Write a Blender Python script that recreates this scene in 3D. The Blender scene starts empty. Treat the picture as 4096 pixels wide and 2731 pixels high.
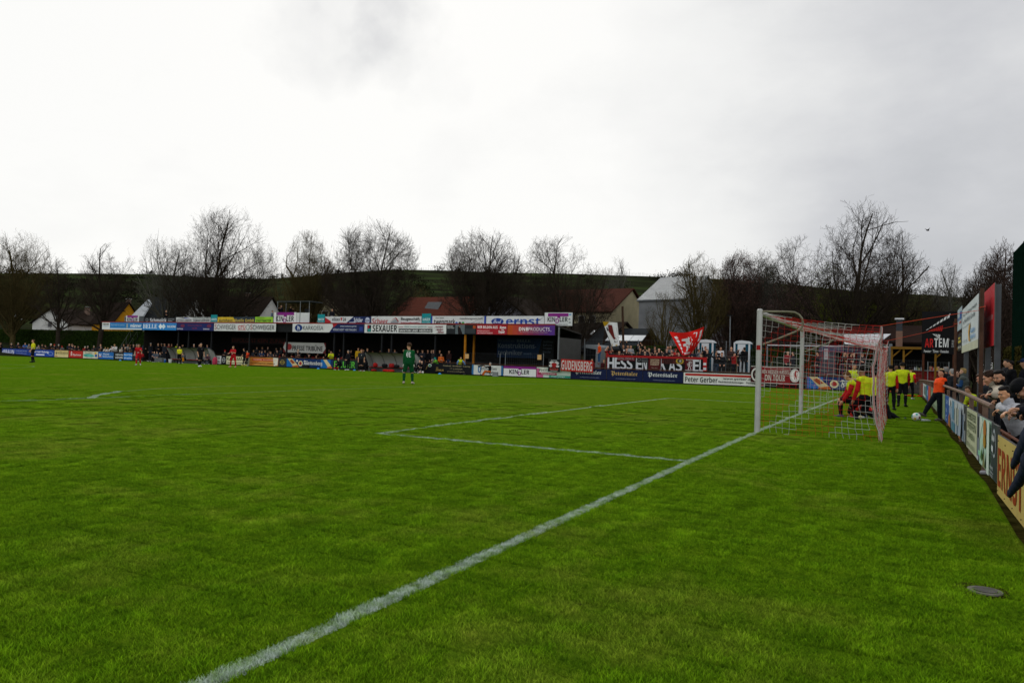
import bpy, math, random
import numpy as np
from mathutils import Vector, Matrix
random.seed(7); rng = np.random.default_rng(7)
S = bpy.context.scene; COL = S.collection
R_ = math.radians
# ---------------------------------------------------------------- camera
CP = np.array([2.662555, -16.196253, 1.321603]); FPX = 3004.75; CXY = (2048.0, 1365.5)
CR = np.array([[0.8865322, 0.4616261, 0.0310163], [-0.0158296, -0.0367354, 0.9991996], [-0.4623960, 0.8863136, 0.0252598]])
cam = bpy.data.cameras.new('camera'); camo = bpy.data.objects.new('camera', cam); COL.objects.link(camo)
cam.sensor_fit = 'HORIZONTAL'; cam.sensor_width = 36.0; cam.lens = 36.0 * FPX / 4096.0
cam.clip_start = 0.05; cam.clip_end = 3000
_m = Matrix(((CR[0][0], CR[1][0], -CR[2][0]), (CR[0][1], CR[1][1], -CR[2][1]), (CR[0][2], CR[1][2], -CR[2][2]))).to_4x4()
_m.translation = Vector(CP.tolist()); camo.matrix_world = _m; S.camera = camo
# ---------------------------------------------------------------- sky and sun
S.view_settings.view_transform = 'Standard'; S.view_settings.look = 'None'; S.view_settings.exposure = 0.0; S.view_settings.gamma = 1
S.cycles.max_bounces = 6; S.cycles.diffuse_bounces = 3; S.cycles.glossy_bounces = 2; S.cycles.transparent_max_bounces = 12
SUN_EL, SUN_AZ = 38.0, 128.0        # elevation, azimuth counted from +x towards +y
W = bpy.data.worlds.new('World'); S.world = W; W.use_nodes = True
nt = W.node_tree; N = nt.nodes; L = nt.links; bg = N['Background']
def nd(t, **k):
    n = N.new(t)
    for a, b in k.items(): setattr(n, a, b)
    return n
def mth(op, a, b=None, c=None, clamp=False, tree=None):
    n = (tree or nt).nodes.new('ShaderNodeMath'); n.operation = op; n.use_clamp = clamp
    for i, x in enumerate((a, b, c)):
        if x is None: continue
        if isinstance(x, (int, float)): n.inputs[i].default_value = x
        else: (tree or nt).links.new(x, n.inputs[i])
    return n.outputs[0]
sky = nd('ShaderNodeTexSky', sky_type='NISHITA', sun_disc=False)
sky.sun_elevation = R_(SUN_EL); sky.sun_rotation = R_(90 - SUN_AZ)
tc = nd('ShaderNodeTexCoord')
nz = nd('ShaderNodeVectorMath', operation='NORMALIZE'); L.new(tc.outputs['Generated'], nz.inputs[0])
mp = nd('ShaderNodeMapping'); L.new(nz.outputs[0], mp.inputs[0]); mp.inputs['Scale'].default_value = (1.5, 1.5, 2.9)
n1 = nd('ShaderNodeTexNoise'); n1.inputs['Scale'].default_value = 1.7; n1.inputs['Detail'].default_value = 7; n1.inputs['Roughness'].default_value = .52
L.new(mp.outputs[0], n1.inputs['Vector'])
def raydir(u, v):
    d = np.array([(u - CXY[0]) / FPX, -(v - CXY[1]) / FPX, 1.0]) @ CR
    return d / np.linalg.norm(d)
def lobe(u, v, cosr, soft, dist=.10, sc=7.0):
    """1 inside a ragged patch of cloud round that direction, 0 outside"""
    d = raydir(u, v)
    nn = nd('ShaderNodeTexNoise'); nn.inputs['Scale'].default_value = sc; nn.inputs['Detail'].default_value = 6
    L.new(nz.outputs[0], nn.inputs['Vector'])
    dt = nd('ShaderNodeVectorMath', operation='DOT_PRODUCT'); L.new(nz.outputs[0], dt.inputs[0]); dt.inputs[1].default_value = d.tolist()
    x = mth('ADD', dt.outputs['Value'], mth('MULTIPLY', mth('SUBTRACT', nn.outputs['Fac'], .5), dist))
    return mth('DIVIDE', mth('SUBTRACT', x, cosr), soft, clamp=True)
def wide(d, lo, hi):
    dt = nd('ShaderNodeVectorMath', operation='DOT_PRODUCT'); L.new(nz.outputs[0], dt.inputs[0]); dt.inputs[1].default_value = (np.array(d) / np.linalg.norm(d)).tolist()
    r = nd('ShaderNodeMapRange', interpolation_type='SMOOTHERSTEP'); r.inputs['From Min'].default_value = lo; r.inputs['From Max'].default_value = hi; L.new(dt.outputs['Value'], r.inputs['Value']); return r.outputs[0]
n3 = nd('ShaderNodeTexNoise'); n3.inputs['Scale'].default_value = 5.5; n3.inputs['Detail'].default_value = 8; n3.inputs['Roughness'].default_value = .6; L.new(mp.outputs[0], n3.inputs['Vector'])
base = mth('ADD', .43, mth('MULTIPLY', mth('SUBTRACT', n1.outputs['Fac'], .5), .62))
base = mth('ADD', base, mth('MULTIPLY', mth('SUBTRACT', n3.outputs['Fac'], .5), .22))
base = mth('ADD', base, mth('MULTIPLY', wide(raydir(900, 480), .60, 1.0), .60))       # thin bright cloud round the hidden sun
base = mth('MINIMUM', base, .98)
base = mth('SUBTRACT', base, mth('MULTIPLY', mth('MAXIMUM', lobe(1270, 40, .9950, .009, .016, 10), lobe(1500, 70, .9962, .008, .014, 12)), .50))     # small grey cloud
base = mth('SUBTRACT', base, mth('MULTIPLY', lobe(1660, 210, .9974, .006, .010, 14), .24))
base = mth('SUBTRACT', base, mth('MULTIPLY', lobe(3100, 380, .975, .05, .05, 5), .10))
cr = nd('ShaderNodeValToRGB'); ce = cr.color_ramp.elements; ce[0].position = 0; ce[0].color = (.25, .265, .29, 1); ce[1].position = 1.0; ce[1].color = (.80, .795, .775, 1)
q_ = ce.new(.45); q_.color = (.50, .505, .52, 1); q_ = ce.new(.75); q_.color = (.70, .70, .69, 1)
L.new(base, cr.inputs[0])
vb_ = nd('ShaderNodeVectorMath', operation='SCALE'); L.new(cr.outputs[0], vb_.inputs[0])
L.new(mth('ADD', 1.0, mth('MULTIPLY', wide((.46, -.80, .45), -.15, .9), .95)), vb_.inputs['Scale'])   # unseen sky brightness added behind the camera to light boards facing it
vs = nd('ShaderNodeVectorMath', operation='SCALE'); L.new(sky.outputs[0], vs.inputs[0]); vs.inputs['Scale'].default_value = .06
mx = nd('ShaderNodeMix', data_type='RGBA'); mx.inputs[0].default_value = .95
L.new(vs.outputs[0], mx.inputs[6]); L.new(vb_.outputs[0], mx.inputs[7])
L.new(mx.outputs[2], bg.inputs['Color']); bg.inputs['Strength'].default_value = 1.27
sl = bpy.data.lights.new('sun', 'SUN'); sl.energy = 1.0; sl.angle = R_(14); sl.color = (1, .97, .91)
so = bpy.data.objects.new('sun', sl); COL.objects.link(so)
sd = Vector((math.cos(R_(SUN_EL)) * math.cos(R_(SUN_AZ)), math.cos(R_(SUN_EL)) * math.sin(R_(SUN_AZ)), math.sin(R_(SUN_EL))))
so.rotation_euler = sd.to_track_quat('Z', 'Y').to_euler(); so.location = (0, 0, 50)
# ---------------------------------------------------------------- measuring helpers
def G(x, y):
    """height of the crowned pitch"""
    yc = min(max(y, -16), 46)
    return 0.0003 * max(x, -110) - 0.35 * (((yc - 13) / 40.0) ** 2 - .1)
def ray(u, v): return np.array([(u - CXY[0]) / FPX, -(v - CXY[1]) / FPX, 1.0]) @ CR
def onY(u, v, Y): d = ray(u, v); return CP + (Y - CP[1]) / d[1] * d
def onX(u, v, X): d = ray(u, v); return CP + (X - CP[0]) / d[0] * d
def ong(u, v):
    d = ray(u, v); z = 0.0
    for _ in range(60):
        P = CP + (z - CP[2]) / d[2] * d; z = .5 * z + .5 * G(P[0], P[1])
    return P
def depth(P): return float(((np.array(P) - CP) @ CR.T)[2])
def ppm(P): return FPX / depth(P)
# ---------------------------------------------------------------- materials
def lin(c):
    if isinstance(c, str):
        c = c.lstrip('#'); c = ''.join(q * 2 for q in c) if len(c) == 3 else c; c = [int(c[i:i + 2], 16) / 255 for i in (0, 2, 4)]
        return tuple(x / 12.92 if x <= .04045 else ((x + .055) / 1.055) ** 2.4 for x in c)
    return tuple(c)
MATS = {}
def mat(c, rough=.7, var=.18, scale=3.0, metal=0.0, bump=0.0, bscale=None, key=None, spec=.10, stretch=None):
    c = lin(c); k = key or (tuple(round(x, 4) for x in c), rough, var, scale, metal, bump, bscale, stretch)
    if k in MATS: return MATS[k]
    m = bpy.data.materials.new('surface'); m.use_nodes = True; t = m.node_tree; b = t.nodes['Principled BSDF']
    b.inputs['Roughness'].default_value = rough; b.inputs['Metallic'].default_value = metal; b.inputs['Specular IOR Level'].default_value = spec if (rough < .88 or spec > .2) else 0.0
    tx = t.nodes.new('ShaderNodeTexCoord'); no = t.nodes.new('ShaderNodeTexNoise'); no.inputs['Scale'].default_value = scale
    no.inputs['Detail'].default_value = 5; src = tx.outputs['Object']
    if stretch:
        ma = t.nodes.new('ShaderNodeMapping'); ma.inputs['Scale'].default_value = stretch; t.links.new(src, ma.inputs[0]); src = ma.outputs[0]
    t.links.new(src, no.inputs['Vector'])
    r = t.nodes.new('ShaderNodeValToRGB'); e = r.color_ramp.elements
    e[0].position = .3; e[1].position = .7
    e[0].color = tuple(x * (1 - var) for x in c) + (1,); e[1].color = tuple(min(1, x * (1 + var)) for x in c) + (1,)
    t.links.new(no.outputs['Fac'], r.inputs[0]); t.links.new(r.outputs[0], b.inputs['Base Color'])
    if bump:
        n2 = t.nodes.new('ShaderNodeTexNoise'); n2.inputs['Scale'].default_value = bscale or scale * 4; n2.inputs['Detail'].default_value = 4
        t.links.new(src, n2.inputs['Vector'])
        bp = t.nodes.new('ShaderNodeBump'); bp.inputs['Strength'].default_value = 1; bp.inputs['Distance'].default_value = bump
        t.links.new(n2.outputs['Fac'], bp.inputs['Height']); t.links.new(bp.outputs[0], b.inputs['Normal'])
    MATS[k] = m; return m
def wave_mat(c1, c2, scale, axis='X', rough=.6, key=None, bump=.02, metal=0, coord='Object', dist=0.6):
    if key in MATS: return MATS[key]
    m = bpy.data.materials.new('surface'); m.use_nodes = True; t = m.node_tree; b = t.nodes['Principled BSDF']
    b.inputs['Roughness'].default_value = rough; b.inputs['Metallic'].default_value = metal; b.inputs['Specular IOR Level'].default_value = .08
    tx = t.nodes.new('ShaderNodeTexCoord'); w = t.nodes.new('ShaderNodeTexWave'); w.bands_direction = axis
    w.inputs['Scale'].default_value = scale; w.inputs['Distortion'].default_value = dist; w.inputs['Detail Scale'].default_value = .6
    t.links.new(tx.outputs[coord], w.inputs['Vector'])
    no = t.nodes.new('ShaderNodeTexNoise'); no.inputs['Scale'].default_value = 1.3; no.inputs['Detail'].default_value = 6; t.links.new(tx.outputs[coord], no.inputs['Vector'])
    a = t.nodes.new('ShaderNodeMath'); a.operation = 'MULTIPLY_ADD'; t.links.new(no.outputs['Fac'], a.inputs[0]); a.inputs[1].default_value = .9; a.inputs[2].default_value = -.45
    s = t.nodes.new('ShaderNodeMath'); s.operation = 'ADD'; s.use_clamp = True; t.links.new(w.outputs['Fac'], s.inputs[0]); t.links.new(a.outputs[0], s.inputs[1])
    r = t.nodes.new('ShaderNodeValToRGB'); r.color_ramp.elements[0].color = lin(c1) + (1,); r.color_ramp.elements[1].color = lin(c2) + (1,)
    t.links.new(s.outputs[0], r.inputs[0]); t.links.new(r.outputs[0], b.inputs['Base Color'])
    bp = t.nodes.new('ShaderNodeBump'); bp.inputs['Distance'].default_value = bump; t.links.new(w.outputs['Fac'], bp.inputs['Height']); t.links.new(bp.outputs[0], b.inputs['Normal'])
    MATS[key] = m; return m
# ---------------------------------------------------------------- objects
def tag(o, label=None, cat=None, group=None, kind=None):
    if label: o['label'] = label
    if cat: o['category'] = cat
    if group: o['group'] = group
    if kind: o['kind'] = kind
    return o
def empty(name, loc, rz=0.0, label=None, cat=None, group=None):
    o = bpy.data.objects.new(name, None); COL.objects.link(o); o.empty_display_size = .1
    o.location = [float(x) for x in loc]; o.rotation_euler = (0, 0, rz); return tag(o, label, cat, group)
def link_mesh(name, V, F, mats, midx=None, parent=None, loc=None, rz=None, smooth=False):
    me = bpy.data.meshes.new(name)
    V = np.asarray(V, dtype=np.float32).reshape(-1, 3)
    if isinstance(F, np.ndarray):
        nf, k = F.shape; me.vertices.add(len(V)); me.vertices.foreach_set('co', V.ravel())
        me.loops.add(nf * k); me.loops.foreach_set('vertex_index', F.ravel().astype(np.int32))
        me.polygons.add(nf); me.polygons.foreach_set('loop_start', (np.arange(nf) * k).astype(np.int32))
        try: me.polygons.foreach_set('loop_total', np.full(nf, k, dtype=np.int32))
        except Exception: pass
        me.update(calc_edges=True)
    else:
        me.from_pydata(V.tolist(), [], F)
    for m in mats: me.materials.append(m)
    if midx is not None: me.polygons.foreach_set('material_index', np.asarray(midx, dtype=np.int32))
    if smooth: me.polygons.foreach_set('use_smooth', np.ones(len(me.polygons), dtype=bool))
    me.update()
    o = bpy.data.objects.new(name, me); COL.objects.link(o)
    if parent is not None: o.parent = parent
    if loc is not None: o.location = [float(x) for x in loc]
    if rz is not None: o.rotation_euler = (0, 0, rz)
    return o
class MB:
    """collects boxes, tubes and polygons; build() links them as one mesh object"""
    def __init__(s): s.V = []; s.F = []; s.M = []; s.mats = []
    def mi(s, m):
        if m not in s.mats: s.mats.append(m)
        return s.mats.index(m)
    def add(s, V, F, m):
        b = len(s.V); s.V += [tuple(float(c) for c in v) for v in V]; s.F += [[i + b for i in f] for f in F]; k = s.mi(m); s.M += [k] * len(F); return s
    def box(s, c, size, m, rz=0.0, R=None):
        hx, hy, hz = [q / 2 for q in size]
        P = np.array([(x, y, z) for x in (-hx, hx) for y in (-hy, hy) for z in (-hz, hz)])
        if R is None and rz: R = np.array([[math.cos(rz), -math.sin(rz), 0], [math.sin(rz), math.cos(rz), 0], [0, 0, 1]])
        if R is not None: P = P @ np.asarray(R).T
        P = P + np.array(c)
        return s.add(P, [(0, 1, 3, 2), (4, 6, 7, 5), (0, 4, 5, 1), (2, 3, 7, 6), (0, 2, 6, 4), (1, 5, 7, 3)], m)
    def bb(s, x0, x1, y0, y1, z0, z1, m): return s.box(((x0 + x1) / 2, (y0 + y1) / 2, (z0 + z1) / 2), (abs(x1 - x0), abs(y1 - y0), abs(z1 - z0)), m)
    def tube(s, pts, rad, m, n=8, cap=True):
        pts = [np.array(p, float) for p in pts]; k = len(pts)
        if isinstance(rad, (int, float)): rad = [rad] * k
        V = []; F = []; ref = None
        for i, p in enumerate(pts):
            t = pts[min(i + 1, k - 1)] - pts[max(i - 1, 0)]; t = t / (np.linalg.norm(t) + 1e-9)
            if ref is None: ref = np.array([0, 0, 1.]) if abs(t[2]) < .9 else np.array([1., 0, 0])
            a = np.cross(t, ref); a /= np.linalg.norm(a) + 1e-9; b = np.cross(a, t); ref = b
            for j in range(n):
                q = 2 * math.pi * j / n; V.append(p + rad[i] * (math.cos(q) * a + math.sin(q) * b))
        for i in range(k - 1):
            for j in range(n):
                F.append((i * n + j, i * n + (j + 1) % n, (i + 1) * n + (j + 1) % n, (i + 1) * n + j))
        if cap: F.append(tuple(range(n))[::-1]); F.append(tuple((k - 1) * n + j for j in range(n)))
        return s.add(V, F, m)
    def prism(s, poly, origin, ax, ay, thick, m, mside=None):
        """polygon (2-d points) in the plane of ax, ay, with thickness along ax x ay"""
        o = np.array(origin, float); ax = np.array(ax, float); ay = np.array(ay, float); nn = np.cross(ax, ay); nn /= np.linalg.norm(nn)
        A = [o + p[0] * ax + p[1] * ay for p in poly]; B = [a - nn * thick for a in A]; k = len(A)
        s.add(A, [tuple(range(k))], m); s.add(B, [tuple(range(k))[::-1]], mside or m)
        return s.add(A + B, [(i, i + k, (i + 1) % k + k, (i + 1) % k) for i in range(k)], mside or m)
    def ball(s, c, r, m, nu=12, nv=8, sc=(1, 1, 1)):
        V = [(c[0], c[1], c[2] + r * sc[2])]
        for i in range(1, nv):
            a = math.pi * i / nv
            for j in range(nu):
                b = 2 * math.pi * j / nu; V.append((c[0] + r * sc[0] * math.sin(a) * math.cos(b), c[1] + r * sc[1] * math.sin(a) * math.sin(b), c[2] + r * sc[2] * math.cos(a)))
        V.append((c[0], c[1], c[2] - r * sc[2])); F = [(0, 1 + j, 1 + (j + 1) % nu) for j in range(nu)]
        for i in range(nv - 2):
            for j in range(nu):
                a = 1 + i * nu; F.append((a + j, a + nu + j, a + nu + (j + 1) % nu, a + (j + 1) % nu))
        a = 1 + (nv - 2) * nu; F += [(len(V) - 1, a + (j + 1) % nu, a + j) for j in range(nu)]
        return s.add(V, F, m)
    def build(s, name, parent=None, smooth=False, loc=None, rz=None):
        o = link_mesh(name, s.V, s.F, s.mats, s.M, parent, loc, rz)
        if smooth:
            o.data.polygons.foreach_set('use_smooth', np.ones(len(o.data.polygons), dtype=bool))
            try: o.data.set_sharp_from_angle(angle=R_(40))
            except Exception: pass
        return o
# ---------------------------------------------------------------- lettering
STY = {'b': (0x1D5D4, 0x1D5EE, 0x1D7EC), 's': (0x1D400, 0x1D41A, 0x1D7CE), 'f': (0x1D56C, 0x1D586, 0x1D7CE), 'c': (0x1D4D0, 0x1D4EA, None), 'i': (0x1D63C, 0x1D656, 0x1D7EC)}
TCACHE = {}
def glyphs(txt, sty):
    if (txt, sty) in TCACHE: return TCACHE[(txt, sty)]
    out = ''; um = {'ä': 'a', 'ö': 'o', 'ü': 'u', 'Ä': 'A', 'Ö': 'O', 'Ü': 'U'}
    if sty in STY and not any(ch in um for ch in txt):
        up, lo, dg = STY[sty]
        for ch in txt:
            if 'A' <= ch <= 'Z': out += chr(up + ord(ch) - 65)
            elif 'a' <= ch <= 'z': out += chr(lo + ord(ch) - 97)
            elif dg and '0' <= ch <= '9': out += chr(dg + ord(ch) - 48)
            else: out += ch
    elif sty == 'f': return glyphs(txt.replace('ü', 'u'), 'f')
    else: out = txt
    c = bpy.data.curves.new('lettering', 'FONT'); c.body = out; c.size = 1; c.resolution_u = 3
    if sty in STY and out == txt: c.offset = .022
    o = bpy.data.objects.new('lettering', c); COL.objects.link(o); bpy.context.view_layer.update()
    me = bpy.data.meshes.new_from_object(o.evaluated_get(bpy.context.evaluated_depsgraph_get()))
    V = np.array([v.co[:] for v in me.vertices]); F = [list(p.vertices) for p in me.polygons]
    bpy.data.objects.remove(o); bpy.data.curves.remove(c); bpy.data.meshes.remove(me)
    V = V[:, :2]; V = (V - V.min(0)) / (V.max(0) - V.min(0) + 1e-9)
    TCACHE[(txt, sty)] = (V, F); return V, F
def signmat(c, rough=.45): return mat(c, rough, .09, 1.5, key=('sign', c, rough))
def sheet(name, o, ax, up, w, h, bgc, items, label=None, cat='advertising board', group=None, thick=.03, parent=None, warp=None, step=.004):
    """a real panel: o = lower left corner as read, ax / up unit vectors, items in 0..1 coordinates"""
    o = np.array(o, float); ax = np.array(ax, float); up = np.array(up, float); nn = np.cross(ax, up)
    mb = MB(); base = signmat(bgc)
    mb.prism([(0, 0), (w, 0), (w, h), (0, h)], o, ax, up, thick, base, mat('#50504e'))
    def put(P, F, lay, c):
        P = np.array(P, float)
        X = o + (P[:, :1] * w) * ax + (P[:, 1:2] * h) * up + nn * (step * lay)
        mb.add(X, F, signmat(c))
    lay = 1
    for it in items:
        k = it[0]
        if k == 'r': _, x0, y0, x1, y1, c = it; put([(x0, y0), (x1, y0), (x1, y1), (x0, y1)], [(0, 1, 2, 3)], lay, c)
        elif k == 'p': put(it[1], [tuple(range(len(it[1])))], lay, it[2])
        elif k == 'e':
            _, cx, cy, rx, ry, c = it; n = 20
            put([(cx + rx * math.cos(2 * math.pi * i / n), cy + ry * math.sin(2 * math.pi * i / n)) for i in range(n)], [tuple(range(n))], lay, c)
        elif k == 't':
            _, s, sty, x0, y0, x1, y1, c = it; V, F = glyphs(s, sty)
            put(V * np.array([x1 - x0, y1 - y0]) + np.array([x0, y0]), F, lay, c)
        lay += 1
    ob = mb.build(name, parent)
    if label: tag(ob, label, cat, group)
    return ob
def ordw(i): return ['first', 'second', 'third', 'fourth', 'fifth', 'sixth', 'seventh', 'eighth', 'ninth', 'tenth', 'eleventh', 'twelfth', 'thirteenth', 'fourteenth', 'fifteenth', 'sixteenth', 'seventeenth', 'eighteenth', 'nineteenth', 'twentieth', 'twenty-first', 'twenty-second', 'twenty-third', 'twenty-fourth', 'twenty-fifth', 'twenty-sixth', 'twenty-seventh', 'twenty-eighth', 'twenty-ninth', 'thirtieth', 'thirty-first', 'thirty-second', 'thirty-third', 'thirty-fourth', 'thirty-fifth', 'thirty-sixth', 'thirty-seventh', 'thirty-eighth', 'thirty-ninth', 'fortieth'][i]
# ================================================================ people: smooth bodies grown from a posed skeleton
def snet(F, o, h):
    """surface nets: one vertex per mixed cell, one quad per crossed edge"""
    s = F < 0; nx, ny, nz = F.shape
    cnt = np.zeros((nx - 1, ny - 1, nz - 1), np.int8)
    for a in (0, 1):
        for b in (0, 1):
            for c in (0, 1): cnt += s[a:nx - 1 + a, b:ny - 1 + b, c:nz - 1 + c]
    mixed = (cnt > 0) & (cnt < 8); I = np.argwhere(mixed); idx = -np.ones(mixed.shape, np.int64); idx[mixed] = np.arange(len(I))
    acc = np.zeros((len(I), 3)); num = np.zeros(len(I))
    for ax in range(3):
        u, w = [q for q in range(3) if q != ax]
        for a in (0, 1):
            for b in (0, 1):
                p0 = I.copy(); p0[:, u] += a; p0[:, w] += b; p1 = p0.copy(); p1[:, ax] += 1
                f0 = F[tuple(p0.T)]; f1 = F[tuple(p1.T)]; m = (f0 < 0) != (f1 < 0)
                t = np.where(m, f0 / np.where(m, f0 - f1, 1), 0); P = p0.astype(float); P[:, ax] += t
                acc[m] += P[m]; num[m] += 1
    V = acc / num[:, None] * h + o; Q = []
    for ax in range(3):
        u, w = (ax + 1) % 3, (ax + 2) % 3
        sl0 = [slice(None)] * 3; sl1 = [slice(None)] * 3; sl0[ax] = slice(0, -1); sl1[ax] = slice(1, None)
        A = s[tuple(sl0)]; B = s[tuple(sl1)]; E = np.argwhere(A != B)
        ok = (E[:, u] > 0) & (E[:, w] > 0) & (E[:, u] < F.shape[u] - 1) & (E[:, w] < F.shape[w] - 1); E = E[ok]
        c = []
        for a, b in ((-1, -1), (0, -1), (0, 0), (-1, 0)):
            q = E.copy(); q[:, u] += a; q[:, w] += b; c.append(idx[tuple(q.T)])
        c = np.stack(c, 1); fl = ~A[tuple(E.T)]; c[fl] = c[fl][:, ::-1]; Q.append(c)
    return V, np.concatenate(Q)
def grow(prims, h):
    """prims: (kind, data, tag, k) -> V, quads, tag index per quad"""
    lo = np.full(3, 1e9); hi = -lo
    for kd, d, tg, k in prims:
        if kd == 'c': a, b, ra, rb, sx = d; r = max(ra, rb) * 1.02 * max(1, sx[1] if sx else 1); l, u = np.minimum(a, b) - r, np.maximum(a, b) + r
        else: c, Rm, rr = d; r = max(rr); l, u = c - r, c + r
        lo = np.minimum(lo, l); hi = np.maximum(hi, u)
    lo = lo - 3 * h; n = np.ceil((hi + 3 * h - lo) / h).astype(int) + 1
    F = np.full(n, 1.0, np.float32); Bst = np.full(n, 1.0, np.float32); T = np.zeros(n, np.int16)
    for kd, d, tg, k in prims:
        mg = max(k * 1.5, 2.5 * h)
        if kd == 'c': a, b, ra, rb, sx = d; r = max(ra, rb) * (sx[1] if sx else 1) + mg; l, u = np.minimum(a, b) - r, np.maximum(a, b) + r
        else: c, Rm, rr = d; r = max(rr) + mg; l, u = c - r, c + r
        i0 = np.maximum(((l - lo) / h).astype(int), 0); i1 = np.minimum(((u - lo) / h).astype(int) + 2, n)
        g = np.stack(np.meshgrid(*[np.arange(i0[q], i1[q]) for q in range(3)], indexing='ij'), -1) * h + lo
        if kd == 'c':
            P = g - a; ab = b - a
            if sx is not None:
                e, f = sx; P = P - (P @ e)[..., None] * e * (1 - 1 / f); ab = ab - (ab @ e) * e * (1 - 1 / f)
            t = np.clip((P @ ab) / (ab @ ab + 1e-9), 0, 1)
            D = np.linalg.norm(P - t[..., None] * ab, axis=-1) - (ra + (rb - ra) * t)
        else:
            P = (g - c) @ Rm; k0 = np.linalg.norm(P / rr, axis=-1); k1 = np.linalg.norm(P / (np.array(rr) ** 2), axis=-1)
            D = k0 * (k0 - 1) / (k1 + 1e-9)
        sl = tuple(slice(i0[q], i1[q]) for q in range(3)); Fo = F[sl]
        if k < 0: # carve
            kk = -k; hh = np.clip(.5 - .5 * (Fo + D) / kk, 0, 1); F[sl] = Fo * (1 - hh) + (-D) * hh + kk * hh * (1 - hh); continue
        if k > 0: hh = np.clip(.5 + .5 * (Fo - D) / k, 0, 1); F[sl] = Fo * (1 - hh) + D * hh - k * hh * (1 - hh)
        else: F[sl] = np.minimum(Fo, D)
        m = D < Bst[sl]; Bst[sl] = np.where(m, D, Bst[sl]); T[sl] = np.where(m, tg, T[sl])
    V, Q = snet(F, lo, h)
    C = ((V[Q].mean(1) - lo) / h + .5).astype(int); C = np.minimum(C, n - 1)
    return V, Q, T[tuple(C.T)]
def un(v): v = np.array(v, float); return v / np.linalg.norm(v)
def rotm(ax, a): return np.array(Matrix.Rotation(a, 3, Vector(ax)))
def skeleton(pose):
    """joint positions for a 1.8 m body; x right, y forward, z up"""
    g = pose.get; J = {}
    lean, side, twist = R_(g('lean', 0)), R_(g('side', 0)), R_(g('twist', 0))
    up = un([math.sin(side), math.sin(lean), math.cos(lean) * math.cos(side)])
    rt = np.array([1., 0, 0]) - up * up[0]; rt = un(rt); fw = np.cross(up, rt)
    Rt = rotm(up, twist); srt = Rt @ rt; sfw = Rt @ fw
    J['pel'] = np.zeros(3); J['chest'] = up * .36 + fw * g('hunch', 0) * .5; J['neck'] = up * .51 + sfw * g('hunch', 0)
    J['up'] = up; J['rt'] = srt; J['fw'] = sfw
    hy, hp, hr = R_(g('hyaw', 0)), R_(g('hpitch', 0)), R_(g('hroll', 0))
    hb = un(up * .5 + np.array([0, 0, .5])); hrt = un(srt - hb * (srt @ hb)); hrt = rotm(hb, hy) @ hrt; hfw = np.cross(hb, hrt)
    Rp = rotm(hrt, -hp); hfw = Rp @ hfw; hup = Rp @ hb; Rr = rotm(hfw, hr); hup = Rr @ hup; hrt = Rr @ hrt
    J['hR'] = np.stack([hrt, hfw, hup], 1); J['ntop'] = J['neck'] + un(up + hup) * .07 + hfw * .01
    J['head'] = J['ntop'] + hup * .115 + hfw * .022
    for s, n in ((-1, 'L'), (1, 'R')):
        sh = J['neck'] - up * .055 + srt * s * .175 - sfw * 0; J['sh' + n] = sh
        ua, fa = g('arm' + n, ((s * .12, 0, -1), (s * .05, .2, -1)))
        J['el' + n] = sh + un(ua) * .29; J['wr' + n] = J['el' + n] + un(fa) * .25
        hd = g('hand' + n, fa); J['hd' + n] = J['wr' + n] + un(hd) * .085; J['hdir' + n] = un(hd); J['fing' + n] = J['wr' + n] + un(hd) * .16
        hp_ = np.array([s * .09, 0, -.02]); J['hip' + n] = hp_
        th, sn = g('leg' + n, ((s * .05, 0, -1), (s * .02, 0, -1)))
        J['kn' + n] = hp_ + un(th) * .42; J['an' + n] = J['kn' + n] + un(sn) * .42
        fd = g('foot' + n, None)
        if fd is None: f0 = np.array([s * .25, 1, 0.]); shn = un(sn); f0 = f0 - shn * (f0 @ shn) * .85; fd = un(f0)
        J['hl' + n] = J['an' + n] + np.array([0, 0, -.045]) - un(fd) * .05; J['to' + n] = J['an' + n] + np.array([0, 0, -.05]) + un(fd) * .17
    z = g('pel', None)
    if z is None: z = -min(min(J['hl' + n][2], J['to' + n][2]) for n in 'LR') + .035
    for k in list(J):
        if k not in ('up', 'rt', 'fw', 'hR') and not k.startswith('hdir'): J[k] = J[k] + np.array([0, 0, z])
    for n, (tg_, hint, hd) in g('ik', {}).items():          # two-bone arm reaching a given wrist point
        S0 = J['sh' + n]; v = np.array(tg_, float) - S0; D = min(np.linalg.norm(v), .535); v = un(v); a = (.29 ** 2 - .25 ** 2 + D * D) / (2 * D); hh = math.sqrt(max(0, .29 ** 2 - a * a))
        hi = np.array(hint, float); hi = un(hi - v * (hi @ v)); J['el' + n] = S0 + v * a + hi * hh; J['wr' + n] = S0 + v * D
        hd = un(hd if hd is not None else J['wr' + n] - J['el' + n]); J['hd' + n] = J['wr' + n] + hd * .085; J['hdir' + n] = hd; J['fing' + n] = J['wr' + n] + hd * .16
    return J
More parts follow.
